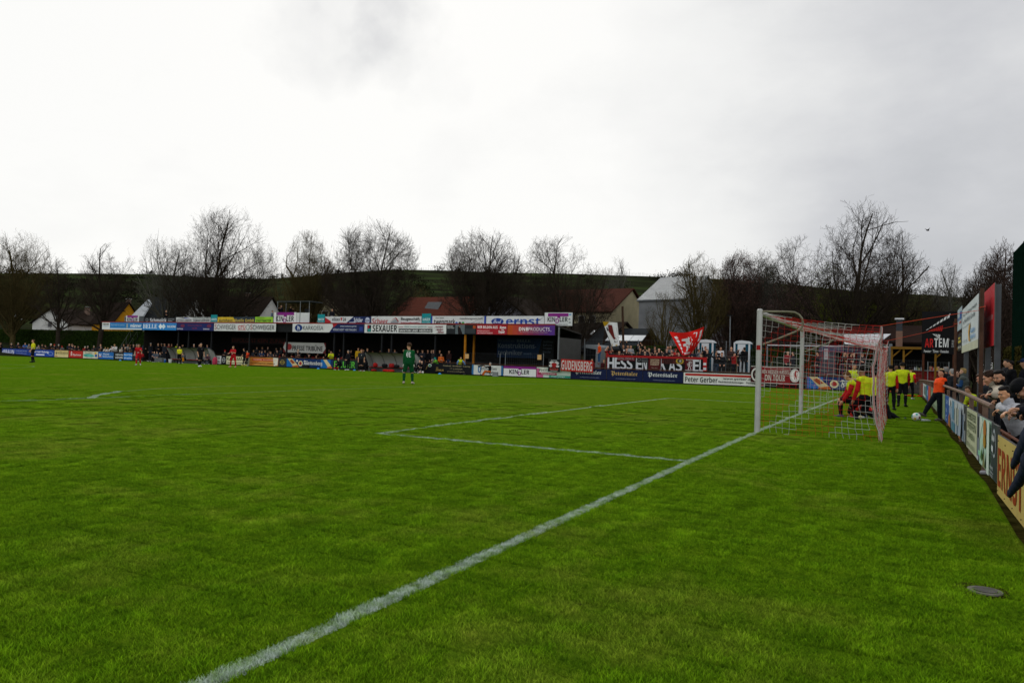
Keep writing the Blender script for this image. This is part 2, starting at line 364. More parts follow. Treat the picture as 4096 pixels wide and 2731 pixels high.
def body_prims(J, parts, inf, fat=1.0, fingers=False, tg=None, sleeve=1.0, face=False, sides='LR'):
    """parts: set of body part names; inf: how far the surface stands off the skin"""
    P = []; T = (lambda n: tg.get(n, 0)) if tg else (lambda n: 0); e = inf; sx = (J['rt'], 1.38)
    def c(a, b, ra, rb, n, k=.03, s=None): P.append(('c', (np.array(a), np.array(b), ra + e, rb + e, s), T(n), k))
    if 'torso' in parts:
        c(J['pel'] + J['up'] * .02, J['chest'], .105 * fat, .118 * fat, 'torso', .05, sx)
        c(J['chest'], J['neck'] - J['up'] * .10, .118 * fat, .098, 'torso', .05, sx)
        for n in 'LR': c(J['neck'] - J['up'] * .035, J['sh' + n], .055, .058, 'torso', .04)
    if 'pelvis' in parts: c(J['pel'] - J['up'] * .03, J['pel'] + J['up'] * .07, .112 * fat, .108 * fat, 'pelvis', .04, sx)
    if 'neck' in parts: c(J['neck'] - J['up'] * .04, J['ntop'], .058, .053, 'neck', .02)
    for n in sides:
        if 'uarm' in parts: c(J['sh' + n], J['sh' + n] + (J['el' + n] - J['sh' + n]) * sleeve, .056, .056 + (.042 - .056) * sleeve, 'uarm', .03)
        if 'farm' in parts: c(J['el' + n], J['wr' + n], .042, .029, 'farm', .02)
        if 'thigh' in parts: c(J['hip' + n], J['kn' + n], .086 * fat, .056, 'thigh', .035)
        if 'hthigh' in parts: c(J['hip' + n], J['hip' + n] + (J['kn' + n] - J['hip' + n]) * .86, .092, .078, 'thigh', .03)
        if 'shin' in parts: c(J['kn' + n], J['kn' + n] * .65 + J['an' + n] * .35, .055, .058, 'shin', .03); c(J['kn' + n] * .65 + J['an' + n] * .35, J['an' + n], .056, .036, 'shin', .03)
        if 'sock' in parts: q = J['kn' + n] * .84 + J['an' + n] * .16; c(q, J['kn' + n] * .6 + J['an' + n] * .4, .053, .056, 'sock', .02); c(J['kn' + n] * .6 + J['an' + n] * .4, J['an' + n], .056, .037, 'sock', .02)
        if 'foot' in parts:
            c(J['hl' + n], J['to' + n], .036, .03, 'foot', .02, None); c(J['an' + n], J['hl' + n] * .6 + J['to' + n] * .4, .038, .036, 'foot', .02)
        if 'hand' in parts:
            if not fingers: c(J['wr' + n], J['hd' + n], .03, .04, 'hand', .02); c(J['hd' + n], J['fing' + n], .036, .022, 'hand', .02)
            else: hand_prims(P, J, n, T('hand'), e, J.get('curl' + n, .6))
    if 'head' in parts:
        h = J['head']; M = J['hR']
        def el(o, r, k=.02, n='head'): P.append(('e', (h + M @ np.array(o), M, np.array(r) + e), T(n), k))
        el((0, -.012, .025), (.077, .096, .098)); el((0, .02, -.045), (.058, .068, .072), .03)
        P.append(('c', (J['ntop'], h + M @ np.array([0, -.01, -.03]), .05 + e, .05 + e, None), T('neck'), .03))
        P.append(('c', (h + M @ np.array([0, .085, .0]), h + M @ np.array([0, .104, -.028]), .009, .014, None), T('head'), .012))
        for s in (-1, 1): el((s * .078, -.008, -.005), (.012, .02, .032), .008)
        if face:
            for s in (-1, 1):
                P.append(('e', (h + M @ np.array([s * .032, .098, .012]), M, np.array([.021, .018, .012])), 0, -.012))
                el((s * .032, .088, .033), (.024, .012, .008), .012); el((s * .045, .062, -.022), (.024, .024, .022), .02)
            el((0, .082, -.064), (.026, .014, .0065), .006); el((0, .079, -.078), (.021, .014, .0065), .006); el((0, .072, -.105), (.022, .018, .016), .02)
    return P
def hand_prims(P, J, n, t, e, curl):
    w = J['wr' + n]; d = J['hdir' + n]; s = -1 if n == 'L' else 1
    pal = un(J.get('palm' + n, (0, 0, -1))); pal = un(pal - d * (pal @ d)); sd = np.cross(d, pal) * s   # sd points to the thumb side
    k1 = w + d * .085
    P.append(('c', (w, w + d * .03, .026 + e, .028 + e, None), t, .012))
    for i, o in enumerate((.028, .009, -.010, -.027)):
        P.append(('c', (w + d * .03 + sd * o * .8, k1 + sd * o, .0145 + e, .0125 + e, None), t, .010))
        Lf = (.040, .045, .042, .033)[i]; a = k1 + sd * o; ang = curl * (.7 + .12 * i); dirn = d; rr = .0095
        for q in range(3):
            ang2 = ang * (q + .6); dirn = un(d * math.cos(ang2) + pal * math.sin(ang2)); b = a + dirn * Lf * (1, .72, .55)[q]
            P.append(('c', (a, b, rr + e, rr * .92 + e, None), t, .003)); a = b; rr *= .93
    a = w + d * .022 + sd * .026; dt = un(d * .62 + sd * .75 + pal * .3)
    b = a + dt * .042; P.append(('c', (a, b, .0125 + e, .011 + e, None), t, .010)); dt = un(d * .9 + sd * .25 + pal * .45)
    P.append(('c', (b, b + dt * .032, .0105 + e, .009 + e, None), t, .003))
def hair_prims(J, style='short', e=0.0):
    h = J['head']; M = J['hR']; P = []
    def el(o, r, k=.015): P.append(('e', (h + M @ np.array(o), M, np.array(r) + e), 0, k))
    if style == 'bald': el((0, -.045, -.005), (.080, .07, .05))
    elif style == 'curly':
        el((0, -.03, .06), (.088, .1, .085))
        for i in range(16):
            a = i * 2.4; z = .02 + .12 * (i / 16); r = .085 * math.sqrt(max(0, 1 - (z / .17) ** 2)); el((r * math.cos(a), -.03 + r * math.sin(a), z + .01), (.032, .032, .03), .006)
    elif style == 'cap':
        el((0, -.012, .055), (.084, .104, .078)); P.append(('c', (h + M @ np.array([-.03, .085, .045]), h + M @ np.array([-.03, .15, .035]), .012, .008, None), 0, .01)); P.append(('c', (h + M @ np.array([.03, .085, .045]), h + M @ np.array([.03, .15, .035]), .012, .008, None), 0, .01))
        P.append(('c', (h + M @ np.array([0, .085, .047]), h + M @ np.array([0, .155, .037]), .012, .008, None), 0, .01))
    elif style == 'long': el((0, -.03, .045), (.085, .1, .09)); el((0, -.065, -.05), (.078, .05, .13), .03)
    elif style == 'bun': el((0, -.028, .045), (.083, .1, .088)); el((0, -.11, .03), (.035, .035, .035), .01)
    elif style == 'fade': el((0, -.034, .045), (.081, .082, .088)); el((0, .028, .105), (.056, .052, .030), .02)
    elif style == 'hood': el((0, -.03, .03), (.10, .11, .12)); el((0, -.06, -.08), (.1, .07, .06), .03)
    else: el((0, -.036, .034), (.083, .082, .098)); el((0, -.066, -.03), (.070, .036, .06), .03); el((0, .026, .098), (.060, .052, .030), .02)
    if style in ('short', 'fade', 'long', 'bun'):
        for i in range(14): a = i * 2.4; r = .035 + .016 * (i % 3); el((r * math.cos(a) * .95, -.018 + r * math.sin(a), .128 - r * r * 4.5), (.020, .024, .013), .008)
    return P
POSES = {
 'stand': {},
 'relaxed': dict(armL=((-.15, .05, -1), (.1, .35, -1)), armR=((.15, .05, -1), (-.1, .3, -1)), legL=((-.1, .06, -1), (-.06, -.02, -1)), hyaw=18),
 'pockets': dict(armL=((-.3, -.1, -1), (.35, .5, -.8)), armR=((.3, -.1, -1), (-.35, .5, -.8)), hyaw=-15),
 'crossed': dict(armL=((-.25, .2, -1), (.9, .55, .15)), armR=((.25, .2, -1), (-.9, .6, .05)), hyaw=10),
 'rail': dict(lean=24, hunch=.04, armL=((-.15, .75, -.75), (.45, .9, -.05)), armR=((.15, .75, -.75), (-.45, .9, -.02)), legL=((-.05, -.05, -1), (-.02, -.16, -1)), hpitch=10),
 'rail2': dict(lean=32, hunch=.05, armL=((-.2, .6, -.8), (.7, .7, .05)), armR=((.2, .7, -.75), (-.5, .85, 0)), legL=((-.05, .1, -1), (-.02, -.3, -1)), hyaw=25),
 'up': dict(armL=((-.45, .2, 1), (.15, .1, 1)), armR=((.45, .2, 1), (-.2, .1, 1)), hpitch=-6),
 'up1': dict(armR=((.5, .3, .9), (.0, .25, 1)), armL=((-.2, .3, -1), (.3, .9, .1)), hyaw=-12),
 'clap': dict(armL=((-.25, .6, -.6), (.55, .75, .55)), armR=((.25, .6, -.6), (-.55, .75, .55))),
 'claphi': dict(armL=((-.35, .7, .25), (.5, .3, .9)), armR=((.35, .7, .25), (-.5, .3, .9))),
 'point': dict(armR=((.6, .7, .15), (.2, 1, .2)), armL=((-.2, .1, -1), (.3, .6, -.6))),
 'sit': dict(pel=.50, lean=12, armL=((-.2, .35, -.9), (.3, .8, -.35)), armR=((.2, .35, -.9), (-.35, .8, -.3)), legL=((-.15, 1, -.05), (-.05, .1, -1)), legR=((.15, 1, -.05), (.05, .1, -1))),
 'sit2': dict(pel=.50, lean=30, hunch=.05, armL=((-.1, .6, -.8), (.35, .85, -.2)), armR=((.1, .6, -.8), (-.35, .85, -.15)), legL=((-.3, 1, -.05), (-.05, .25, -1)), legR=((.3, 1, -.05), (.05, .2, -1)), hpitch=-8),
 'sitback': dict(pel=.50, lean=-14, armL=((-.25, .2, -.9), (.6, .5, .1)), armR=((.25, .2, -.9), (-.6, .5, .0)), legL=((-.15, 1, .05), (-.05, .55, -1)), legR=((.15, 1, .05), (.05, .5, -1))),
 'run': dict(lean=12, armL=((-.3, .5, -.8), (.1, .9, .25)), armR=((.3, -.6, -.8), (.0, .55, -.7)), legL=((-.05, -.3, -1), (0, -.55, -.9)), legR=((.05, .42, -1), (0, -.1, -1))),
 'walk': dict(lean=3, armL=((-.2, .25, -1), (0, .55, -.9)), armR=((.2, -.28, -1), (.05, .1, -1)), legL=((-.04, -.22, -1), (0, -.42, -1)), legR=((.04, .28, -1), (.0, .1, -1))),
 'walk2': dict(lean=3, armR=((.2, .2, -1), (0, .5, -.9)), armL=((-.2, -.25, -1), (-.05, .1, -1)), legR=((.04, -.2, -1), (0, -.4, -1)), legL=((-.04, .22, -1), (.0, .05, -1))),
}
SKIN = ['#b98a6c', '#c79a80', '#a97a5c', '#c08d72']
POOL = {}
def fabric(c): return mat(c, .85, .16, 9, bump=.020, bscale=12, key=('fab', c))
def skinm(c='#b98a6c'): return mat(c, .5, .10, 14, key=('skin', c), spec=.35)
def hairm(c='#1d1612'): return mat(c, .6, .3, 40, bump=.003, bscale=90, key=('hair', c))
def pool_mesh(pose, hs, fat=1.0, short=False, h=.028):
    k = (pose, hs, fat, short)
    if k in POOL: return POOL[k]
    J = skeleton(POSES[pose]); tg = dict(head=0, neck=0, hand=0, torso=1, uarm=1, farm=0 if short else 1, pelvis=2, thigh=2, shin=2, foot=3)
    P = body_prims(J, {'torso', 'uarm', 'farm'}, .016, fat, tg=tg) + body_prims(J, {'pelvis', 'thigh', 'shin'}, .012, fat, tg=tg) + body_prims(J, {'foot'}, .008, tg=tg) + body_prims(J, {'head', 'neck', 'hand'}, 0, tg=tg)
    P += [(a, b, 4, d) for a, b, c, d in hair_prims(J, hs, .004)]
    V, Q, T = grow(P, h); o = link_mesh('person', V, Q, [skinm(), fabric('#222222'), fabric('#15161a'), fabric('#111111'), hairm()], T, smooth=True)
    me = o.data; bpy.data.objects.remove(o); POOL[k] = (me, float(V[:, 2].max()), J); return POOL[k]
def facing(P, a):
    """rotation about z so that the figure's front (+y) looks a degrees off the viewer; 0 = at the viewer, 90 = to the viewer's right"""
    t = CP[:2] - np.array(P[:2]); t = t / np.linalg.norm(t); r = np.array([-t[1], t[0]]); f = math.cos(R_(a)) * t + math.sin(R_(a)) * r
    return math.atan2(-f[0], f[1])
NPEOPLE = 0
def crowd(base, rz, pose, hs, cols, label, group=None, scale=1.0, ztop=None, fat=1.0, short=False, cat='person'):
    """one far spectator: a single continuous mesh, clothing colours on its own material slots"""
    global NPEOPLE
    me, top, J = pool_mesh(pose, hs, fat, short); o = bpy.data.objects.new('person', me); COL.objects.link(o)
    if ztop is not None: scale = min(max((ztop - base[2]) / top, .70), 1.2)
    o.location = [float(x) for x in base]; o.rotation_euler = (0, 0, rz); o.scale = (scale,) * 3
    sk, tp, bt, sh, ha = cols
    for i, m in enumerate((skinm(sk), fabric(tp), fabric(bt), fabric(sh), (fabric(ha) if hs in ('cap', 'hood') else hairm(ha)))):
        o.material_slots[i].link = 'OBJECT'; o.material_slots[i].material = m
    NPEOPLE += 1; return tag(o, label, cat, group)
def person(loc, rz, pose, label, out, hair='short', hairc='#1d1612', skin='#b98a6c', scale=1.0, h=.016, fat=1.0, group=None, near=False, extra=None, curl=(.6, .6), palm=None):
    """a dressed figure: Empty > body, hair, and one child per garment. out: list of (name, colour, parts, inflate[, sleeve])"""
    global NPEOPLE
    J = skeleton(pose); J['curlL'], J['curlR'] = curl
    if palm: J['palmL'], J['palmR'] = palm
    root = empty('person', loc, rz, label, 'person', group); root.scale = (scale,) * 3
    V, Q, T = grow(body_prims(J, {'torso', 'pelvis', 'neck', 'uarm', 'farm', 'thigh', 'shin', 'foot', 'head', 'hand'}, 0, fat, fingers=near, face=near), h)
    link_mesh('body', V, Q, [skinm(skin)], parent=root, smooth=True)
    for g in out:
        nm, c, parts, inf = g[:4]; sl = g[4] if len(g) > 4 else 1.0
        if nm in ('socks', 'shoes'):
            for sd_ in 'LR': V, Q, T = grow(body_prims(J, set(parts), inf, fat, sides=sd_), h); link_mesh(nm[:-1], V, Q, [fabric(c) if nm == 'socks' else mat(c, .5, .1, 5)], parent=root, smooth=True)
            continue
        V, Q, T = grow(body_prims(J, set(parts), inf, fat, sleeve=sl), h); link_mesh(nm, V, Q, [fabric(c) if nm != 'shoes' else mat(c, .5, .1, 5)], parent=root, smooth=True)
    if hair: V, Q, T = grow(hair_prims(J, hair, .004), h * .75); link_mesh('hair' if hair not in ('cap', 'hood') else hair, V, Q, [fabric(hairc) if hair in ('cap', 'hood') else hairm(hairc)], parent=root, smooth=True)
    if extra: extra(root, J)
    NPEOPLE += 1; return root, J
def kit(shirt, shorts, socks, shoes='#222222', long=False):
    o = [('shirt', shirt, ['torso', 'uarm'] + (['farm'] if long else []), .017, 1.0 if long else .8), ('shorts', shorts, ['pelvis', 'hthigh'], .018)]
    return o + [('socks', socks, ['sock'], .009), ('shoes', shoes, ['foot'], .008)]
def tracks(top, bot, shoes='#1a1a1a', bib=None):
    o = [('jacket', top, ['torso', 'uarm', 'farm'], .018), ('trousers', bot, ['pelvis', 'thigh', 'shin'], .014), ('shoes', shoes, ['foot'], .008)]
    if bib: o.append(('bib', bib, ['torso'], .03))
    return o
# ================================================================ the pitch, the ground round it and the hills
def grass_nodes(m, lines=True, tuft=False):
    m.use_nodes = True; t = m.node_tree; b = t.nodes['Principled BSDF']; b.inputs['Roughness'].default_value = 1; b.inputs['Specular IOR Level'].default_value = .0 if not tuft else .04
    nn = lambda k: t.nodes.new('ShaderNode' + k); M = lambda op, a, b=None, c=None, cl=False: mth(op, a, b, c, cl, t)
    ge = nn('NewGeometry'); sp = nn('SeparateXYZ'); t.links.new(ge.outputs['Position'], sp.inputs[0]); X, Y = sp.outputs[0], sp.outputs[1]
    def noise(s, d=4, r=.5, mp=None):
        n = nn('TexNoise'); n.inputs['Scale'].default_value = s; n.inputs['Detail'].default_value = d; n.inputs['Roughness'].default_value = r
        if mp: ma = nn('Mapping'); ma.inputs['Scale'].default_value = mp; t.links.new(ge.outputs['Position'], ma.inputs[0]); t.links.new(ma.outputs[0], n.inputs['Vector'])
        else: t.links.new(ge.outputs['Position'], n.inputs['Vector'])
        return n.outputs['Fac']
    big = noise(.32, 5, .6); mid = noise(2.3, 6, .65); fine = noise(26, 5, .7, (1, 1, .2)); vf = noise(110, 3, .7)
    def ramp(f, cols):
        r = nn('ValToRGB'); e = r.color_ramp.elements
        while len(e) < len(cols): e.new(.5)
        for i, (p, c) in enumerate(cols): e[i].position = p; e[i].color = c + (1,)
        t.links.new(f, r.inputs[0]); return r.outputs[0]
    clump = noise(6.5, 4, .6)
    c1 = ramp(M('ADD', M('ADD', M('MULTIPLY', fine, .50), M('MULTIPLY', mid, .27)), M('MULTIPLY', clump, .23)), [(.27, (.022, .063, .0010)), (.45, (.074, .178, .0020)), (.58, (.146, .280, .004)), (.74, (.30, .41, .020))])
    # worn, straw-coloured places; their own shape on the turf
    dry = M('MULTIPLY', M('SUBTRACT', M('ADD', M('MULTIPLY', big, .7), M('MULTIPLY', mid, .45)), .585), 5.0, None, True)
    mouth = M('SUBTRACT', 1, M('DIVIDE', M('SQRT', M('ADD', M('POWER', M('ADD', X, 9), 2), M('MULTIPLY', M('POWER', M('SUBTRACT', Y, 6), 2), .35))), 22.0), None, True)
    dry = M('MULTIPLY', M('ADD', dry, M('MULTIPLY', mouth, .30)), .52, None, True)
    vo = nn('TexVoronoi'); vo.inputs['Scale'].default_value = .9; t.links.new(ge.outputs['Position'], vo.inputs['Vector']); div = M('MULTIPLY', M('LESS_THAN', M('ADD', vo.outputs['Distance'], M('MULTIPLY', fine, .05)), .072), M('GREATER_THAN', big, .52))
    mx = nn('Mix'); mx.data_type = 'RGBA'; t.links.new(dry, mx.inputs[0]); t.links.new(c1, mx.inputs[6]); t.links.new(ramp(fine, [(.3, (.15, .18, .014)), (.7, (.33, .34, .05))]), mx.inputs[7]); col = mx.outputs[2]
    m4 = nn('Mix'); m4.data_type = 'RGBA'; t.links.new(M('MULTIPLY', div, .75), m4.inputs[0]); t.links.new(col, m4.inputs[6]); m4.inputs[7].default_value = (.035, .035, .008, 1); col = m4.outputs[2]
    if not tuft:
        hs = nn('HueSaturation'); hs.inputs['Value'].default_value = .63; hs.inputs['Saturation'].default_value = .985; t.links.new(col, hs.inputs['Color']); col = hs.outputs[0]
    if tuft:
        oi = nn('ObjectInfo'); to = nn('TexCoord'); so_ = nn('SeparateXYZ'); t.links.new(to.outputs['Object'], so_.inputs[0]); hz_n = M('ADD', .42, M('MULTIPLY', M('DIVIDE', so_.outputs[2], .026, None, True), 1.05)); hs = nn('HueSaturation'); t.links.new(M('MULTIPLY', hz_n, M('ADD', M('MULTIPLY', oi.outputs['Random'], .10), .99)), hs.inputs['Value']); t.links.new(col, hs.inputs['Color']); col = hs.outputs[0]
    if lines:
        jit = M('MULTIPLY', M('SUBTRACT', noise(38, 4, .7), .5), .10)
        def band(f, c, hw):  # 1 within hw of c
            return M('LESS_THAN', M('ABSOLUTE', M('SUBTRACT', M('ADD', f, jit), c)), hw)
        def rng_(f, a, b_): return M('MULTIPLY', M('GREATER_THAN', f, a), M('LESS_THAN', f, b_))
        far_ = M('SUBTRACT', 1, M('MULTIPLY', M('SUBTRACT', M('MULTIPLY', X, -1), 9), .085), None, True)
        ls = [M('MULTIPLY', band(X, 0, .056), rng_(Y, -30, 38)), M('MULTIPLY', band(X, -5.5, .045), rng_(Y, -5.56, 13.0)), M('MULTIPLY', band(Y, -5.5, .045), rng_(X, -5.56, 0)),
              M('MULTIPLY', band(Y, 12.94, .055), rng_(X, -5.5, 0)), M('MULTIPLY', band(X, -16.5, .055), rng_(Y, -16.44, 23.88)), M('MULTIPLY', band(Y, 23.85, .055), rng_(X, -16.5, 0)),
              M('MULTIPLY', band(Y, -16.42, .055), rng_(X, -16.5, 0))]
        dist = M('SQRT', M('ADD', M('POWER', M('ADD', X, 11), 2), M('POWER', M('SUBTRACT', Y, 3.72), 2))); ls.append(M('MULTIPLY', band(dist, 9.15, .06), M('LESS_THAN', X, -16.5)))
        ls.append(M('MULTIPLY', band(Y, 37.8, .055), M('LESS_THAN', X, 0))); ls.append(M('MULTIPLY', band(X, -50, .055), M('LESS_THAN', Y, 37.8)))
        dc = M('SQRT', M('ADD', M('POWER', M('ADD', X, 50), 2), M('POWER', M('SUBTRACT', Y, 3.72), 2))); ls.append(band(dc, 9.15, .055))
        tot = ls[0]
        for q in ls[1:]: tot = M('MAXIMUM', tot, q)
        tot = M('MULTIPLY', tot, M('MULTIPLY', M('SUBTRACT', M('ADD', M('MULTIPLY', vf, .5), M('MULTIPLY', noise(9, 4, .7), .8)), .50), 3.6, None, True)); tot = M('MULTIPLY', M('MULTIPLY', tot, .80), M('MAXIMUM', far_, .30))
        tot = M('MAXIMUM', tot, M('MULTIPLY', M('MULTIPLY', M('LESS_THAN', M('ABSOLUTE', M('SUBTRACT', dist, 9.15)), .10), M('LESS_THAN', X, -16.45)), M('MULTIPLY', rng_(Y, -3.7, -1.2), .42)))
        m2 = nn('Mix'); m2.data_type = 'RGBA'; t.links.new(tot, m2.inputs[0]); t.links.new(col, m2.inputs[6]); m2.inputs[7].default_value = (.62, .70, .68, 1) if tuft else (.40, .46, .44, 1); col = m2.outputs[2]
    t.links.new(col, b.inputs['Base Color'])
    if not tuft:
        h = M('ADD', M('MULTIPLY', fine, .6), M('ADD', M('MULTIPLY', vf, .35), M('MULTIPLY', mid, .9)))
        bp = nn('Bump'); bp.inputs['Distance'].default_value = .05; bp.inputs['Strength'].default_value = .9; t.links.new(h, bp.inputs['Height']); t.links.new(bp.outputs[0], b.inputs['Normal'])
    return m
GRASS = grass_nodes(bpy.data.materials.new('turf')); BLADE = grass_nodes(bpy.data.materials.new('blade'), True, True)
xs = np.concatenate([np.linspace(-135, -25, 30), np.linspace(-24, 3.66, 30)]); ys = np.concatenate([np.linspace(-40, -18, 6), np.linspace(-16, 46.2, 50)])
V = [(x, y, G(x, y)) for x in xs for y in ys]; ny_ = len(ys)
F = [(i * ny_ + j, (i + 1) * ny_ + j, (i + 1) * ny_ + j + 1, i * ny_ + j + 1) for i in range(len(xs) - 1) for j in range(ny_ - 1)]
tag(link_mesh('pitch', V, F, [GRASS], smooth=True), kind='structure')
gm = mat('#2c3319', .9, .45, .6, bump=.05, key='ground'); mb = MB()
mb.add([(-900, -400, -.27), (900, -400, -.27), (900, 900, -.27), (-900, 900, -.27)], [(0, 1, 2, 3)], gm); tag(mb.build('ground'), kind='structure')
mb = MB(); soil = mat('#29260f', .95, .6, 7, bump=.02, key='soil')
for i in range(40):
    y0, y1 = -22 + i * 1.7, -22 + (i + 1) * 1.7
    mb.add([(3.58 + .03 * math.sin(i * 2.1), y0, G(3.5, y0) + .012), (3.74, y0, G(3.5, y0) + .012), (3.74, y1, G(3.5, y1) + .012), (3.58 + .03 * math.sin(i * 2.1 + 2.1), y1, G(3.5, y1) + .012)], [(0, 1, 2, 3)], soil)
tag(mb.build('soil_strip'), kind='structure')
mb = MB(); pav = mat('#3a3833', .9, .3, 2, bump=.01, key='pav')
for i in range(20):
    y0, y1 = -22 + i * 3.5, -22 + (i + 1) * 3.5
    mb.add([(3.74, y0, G(3.5, y0) + .004), (6.2, y0, G(3.5, y0) + .004), (6.2, y1, G(3.5, y1) + .004), (3.74, y1, G(3.5, y1) + .004)], [(0, 1, 2, 3)], pav)
tag(mb.build('path'), kind='structure')
mb = MB(); gv = mat('#3d4a1c', .95, .5, 3, bump=.05, key='verge')
for i in range(20):
    y0, y1 = -22 + i * 3.5, -22 + (i + 1) * 3.5
    mb.add([(6.2, y0, G(3.5, y0) + .06), (14, y0, G(3.5, y0) + .3), (14, y1, G(3.5, y1) + .3), (6.2, y1, G(3.5, y1) + .06)], [(0, 1, 2, 3)], gv)
tag(mb.build('grass_bank'), kind='structure')
mb = MB(); mb.bb(-135, 3.6, 46.2, 47.0, -.5, -.19, pav); tag(mb.build('paving'), kind='structure')
# hills: ridge heights read along the skyline
RID = [(-1500, 1120), (-600, 1105), (0, 1092), (300, 1091), (600, 1094), (900, 1112), (1080, 1116), (1250, 1103), (1400, 1088), (1580, 1077), (1800, 1080), (2000, 1088), (2250, 1092), (2400, 1099), (2650, 1108), (2900, 1118), (3200, 1140), (3450, 1165), (3700, 1176), (3900, 1192), (4096, 1205), (4600, 1235), (5600, 1290)]
V = []; F = []; NA, NR = 150, 34; RD = 430.0
ru = [a for a, b in RID]; rv = [b for a, b in RID]
for i in range(NA + 1):
    u = -1500 + 7100 * i / NA; d = ray(u, np.interp(u, ru, rv)); k = RD / math.hypot(d[0], d[1]); az = d[:2] / math.hypot(d[0], d[1]); zr = CP[2] + d[2] * k
    for j in range(NR + 1):
        s = j / NR; r = 120 + (RD - 120) * s; f = s ** 1.25; ter = .35 * math.sin(f * 60 + .8 * math.sin(u * .004)) * (s > .08)
        z = -.3 + (zr + .3) * f + ter + .6 * math.sin(u * .011 + s * 9) * s * (1 - s) * 3
        V.append((CP[0] + az[0] * r, CP[1] + az[1] * r, z))
    V.append((CP[0] + az[0] * 900, CP[1] + az[1] * 900, zr - 25))
NR2 = NR + 2
for i in range(NA):
    for j in range(NR + 1): F.append((i * NR2 + j, i * NR2 + j + 1, (i + 1) * NR2 + j + 1, (i + 1) * NR2 + j))
hm = bpy.data.materials.new('hill'); hm.use_nodes = True; t = hm.node_tree; b = t.nodes['Principled BSDF']; b.inputs['Roughness'].default_value = 1; b.inputs['Specular IOR Level'].default_value = 0
tx = t.nodes.new('ShaderNodeTexCoord'); ma = t.nodes.new('ShaderNodeMapping'); ma.inputs['Scale'].default_value = (.012, .03, .14); n = t.nodes.new('ShaderNodeTexNoise'); n.inputs['Scale'].default_value = 1.6; n.inputs['Detail'].default_value = 8; n.inputs['Roughness'].default_value = .6
t.links.new(tx.outputs['Object'], ma.inputs[0]); t.links.new(ma.outputs[0], n.inputs['Vector']); r = t.nodes.new('ShaderNodeValToRGB'); e = r.color_ramp.elements
e[0].position = .35; e[0].color = (.009, .010, .006, 1); e[1].position = .75; e[1].color = (.042, .070, .018, 1); q = e.new(.52); q.color = (.018, .022, .010, 1)
t.links.new(n.outputs['Fac'], r.inputs[0]); t.links.new(r.outputs[0], b.inputs['Base Color'])
tag(link_mesh('hill', V, F, [hm], smooth=True), kind='structure')
def hillp(u, s):
    d = ray(u, np.interp(u, ru, rv)); k = RD / math.hypot(d[0], d[1]); zr = CP[2] + d[2] * k; az = d[:2] / math.hypot(d[0], d[1]); r = 120 + (RD - 120) * s; return np.array([CP[0] + az[0] * r, CP[1] + az[1] * r, -.3 + (zr + .3) * s ** 1.25])
hr_ = np.random.default_rng(5); VV = []
cl = [(hr_.uniform(-200, 4300), hr_.uniform(.25, .985), hr_.uniform(1.5, 4.5)) for _ in range(230)] + [(u, .995, r_) for u, r_ in ((1348, 3.2), (1356, 2.4), (1120, 3.0), (1095, 2.6), (1000, 2.0), (2695, 4.0), (2712, 5.0), (2735, 4.0), (1836, 2.0), (20, 3.5), (60, 2.5), (600, 2), (2760, 3.5), (3560, 4), (3640, 3.5), (3480, 4.5), (3700, 4), (3300, 4), (3050, 3.5), (2950, 3))]
for (u, s_, R0) in cl:
    n = int(60 + 40 * R0); C = hillp(u, s_) + hr_.normal(0, 1, (n, 3)) * np.array([R0 * .55, R0 * .55, R0 * .33]) + [0, 0, R0 * .3]; A = hr_.normal(size=(n, 3)); A /= np.linalg.norm(A, axis=1)[:, None]; B = hr_.normal(size=(n, 3)); B -= (A * B).sum(1)[:, None] * A; B /= np.linalg.norm(B, axis=1)[:, None]; q = hr_.uniform(.25, .5, n)[:, None]
    VV.append(np.stack([C - A * q, C + B * q * .6, C + A * q, C - B * q * .6], 1).reshape(-1, 3))
VV = np.concatenate(VV); tag(link_mesh('scrub', VV, np.arange(len(VV)).reshape(-1, 4), [mat('#161a0e', .95, .5, .05, key='scrub')]), 'dark scrub and hedgerows scattered over the hillside', 'scrub', kind='stuff')
# rows of bare vines on the slope and stakes along the crest
mb = MB(); vm = mat('#241c14', .9, .3, 2, key='vine')
for u in np.arange(2250, 2700, 5.5):
    d = ray(u, np.interp(u, ru, rv)); k = (RD - 2) / math.hypot(d[0], d[1]); P = CP + d * k; hgt = 1.6 + random.random() * .6
    mb.tube([P - [0, 0, 1], P + [random.uniform(-.15, .15), 0, hgt]], .06, vm, 3)
for u in np.arange(1560, 1760, 9.0):
    d = ray(u, np.interp(u, ru, rv)); k = (RD - 2) / math.hypot(d[0], d[1]); P = CP + d * k; mb.tube([P - [0, 0, 1], P + [0, 0, 1.2]], .06, vm, 3)
tag(mb.build('vines'), 'bare vines and stakes standing along the crest of the hill', 'vines', kind='stuff')
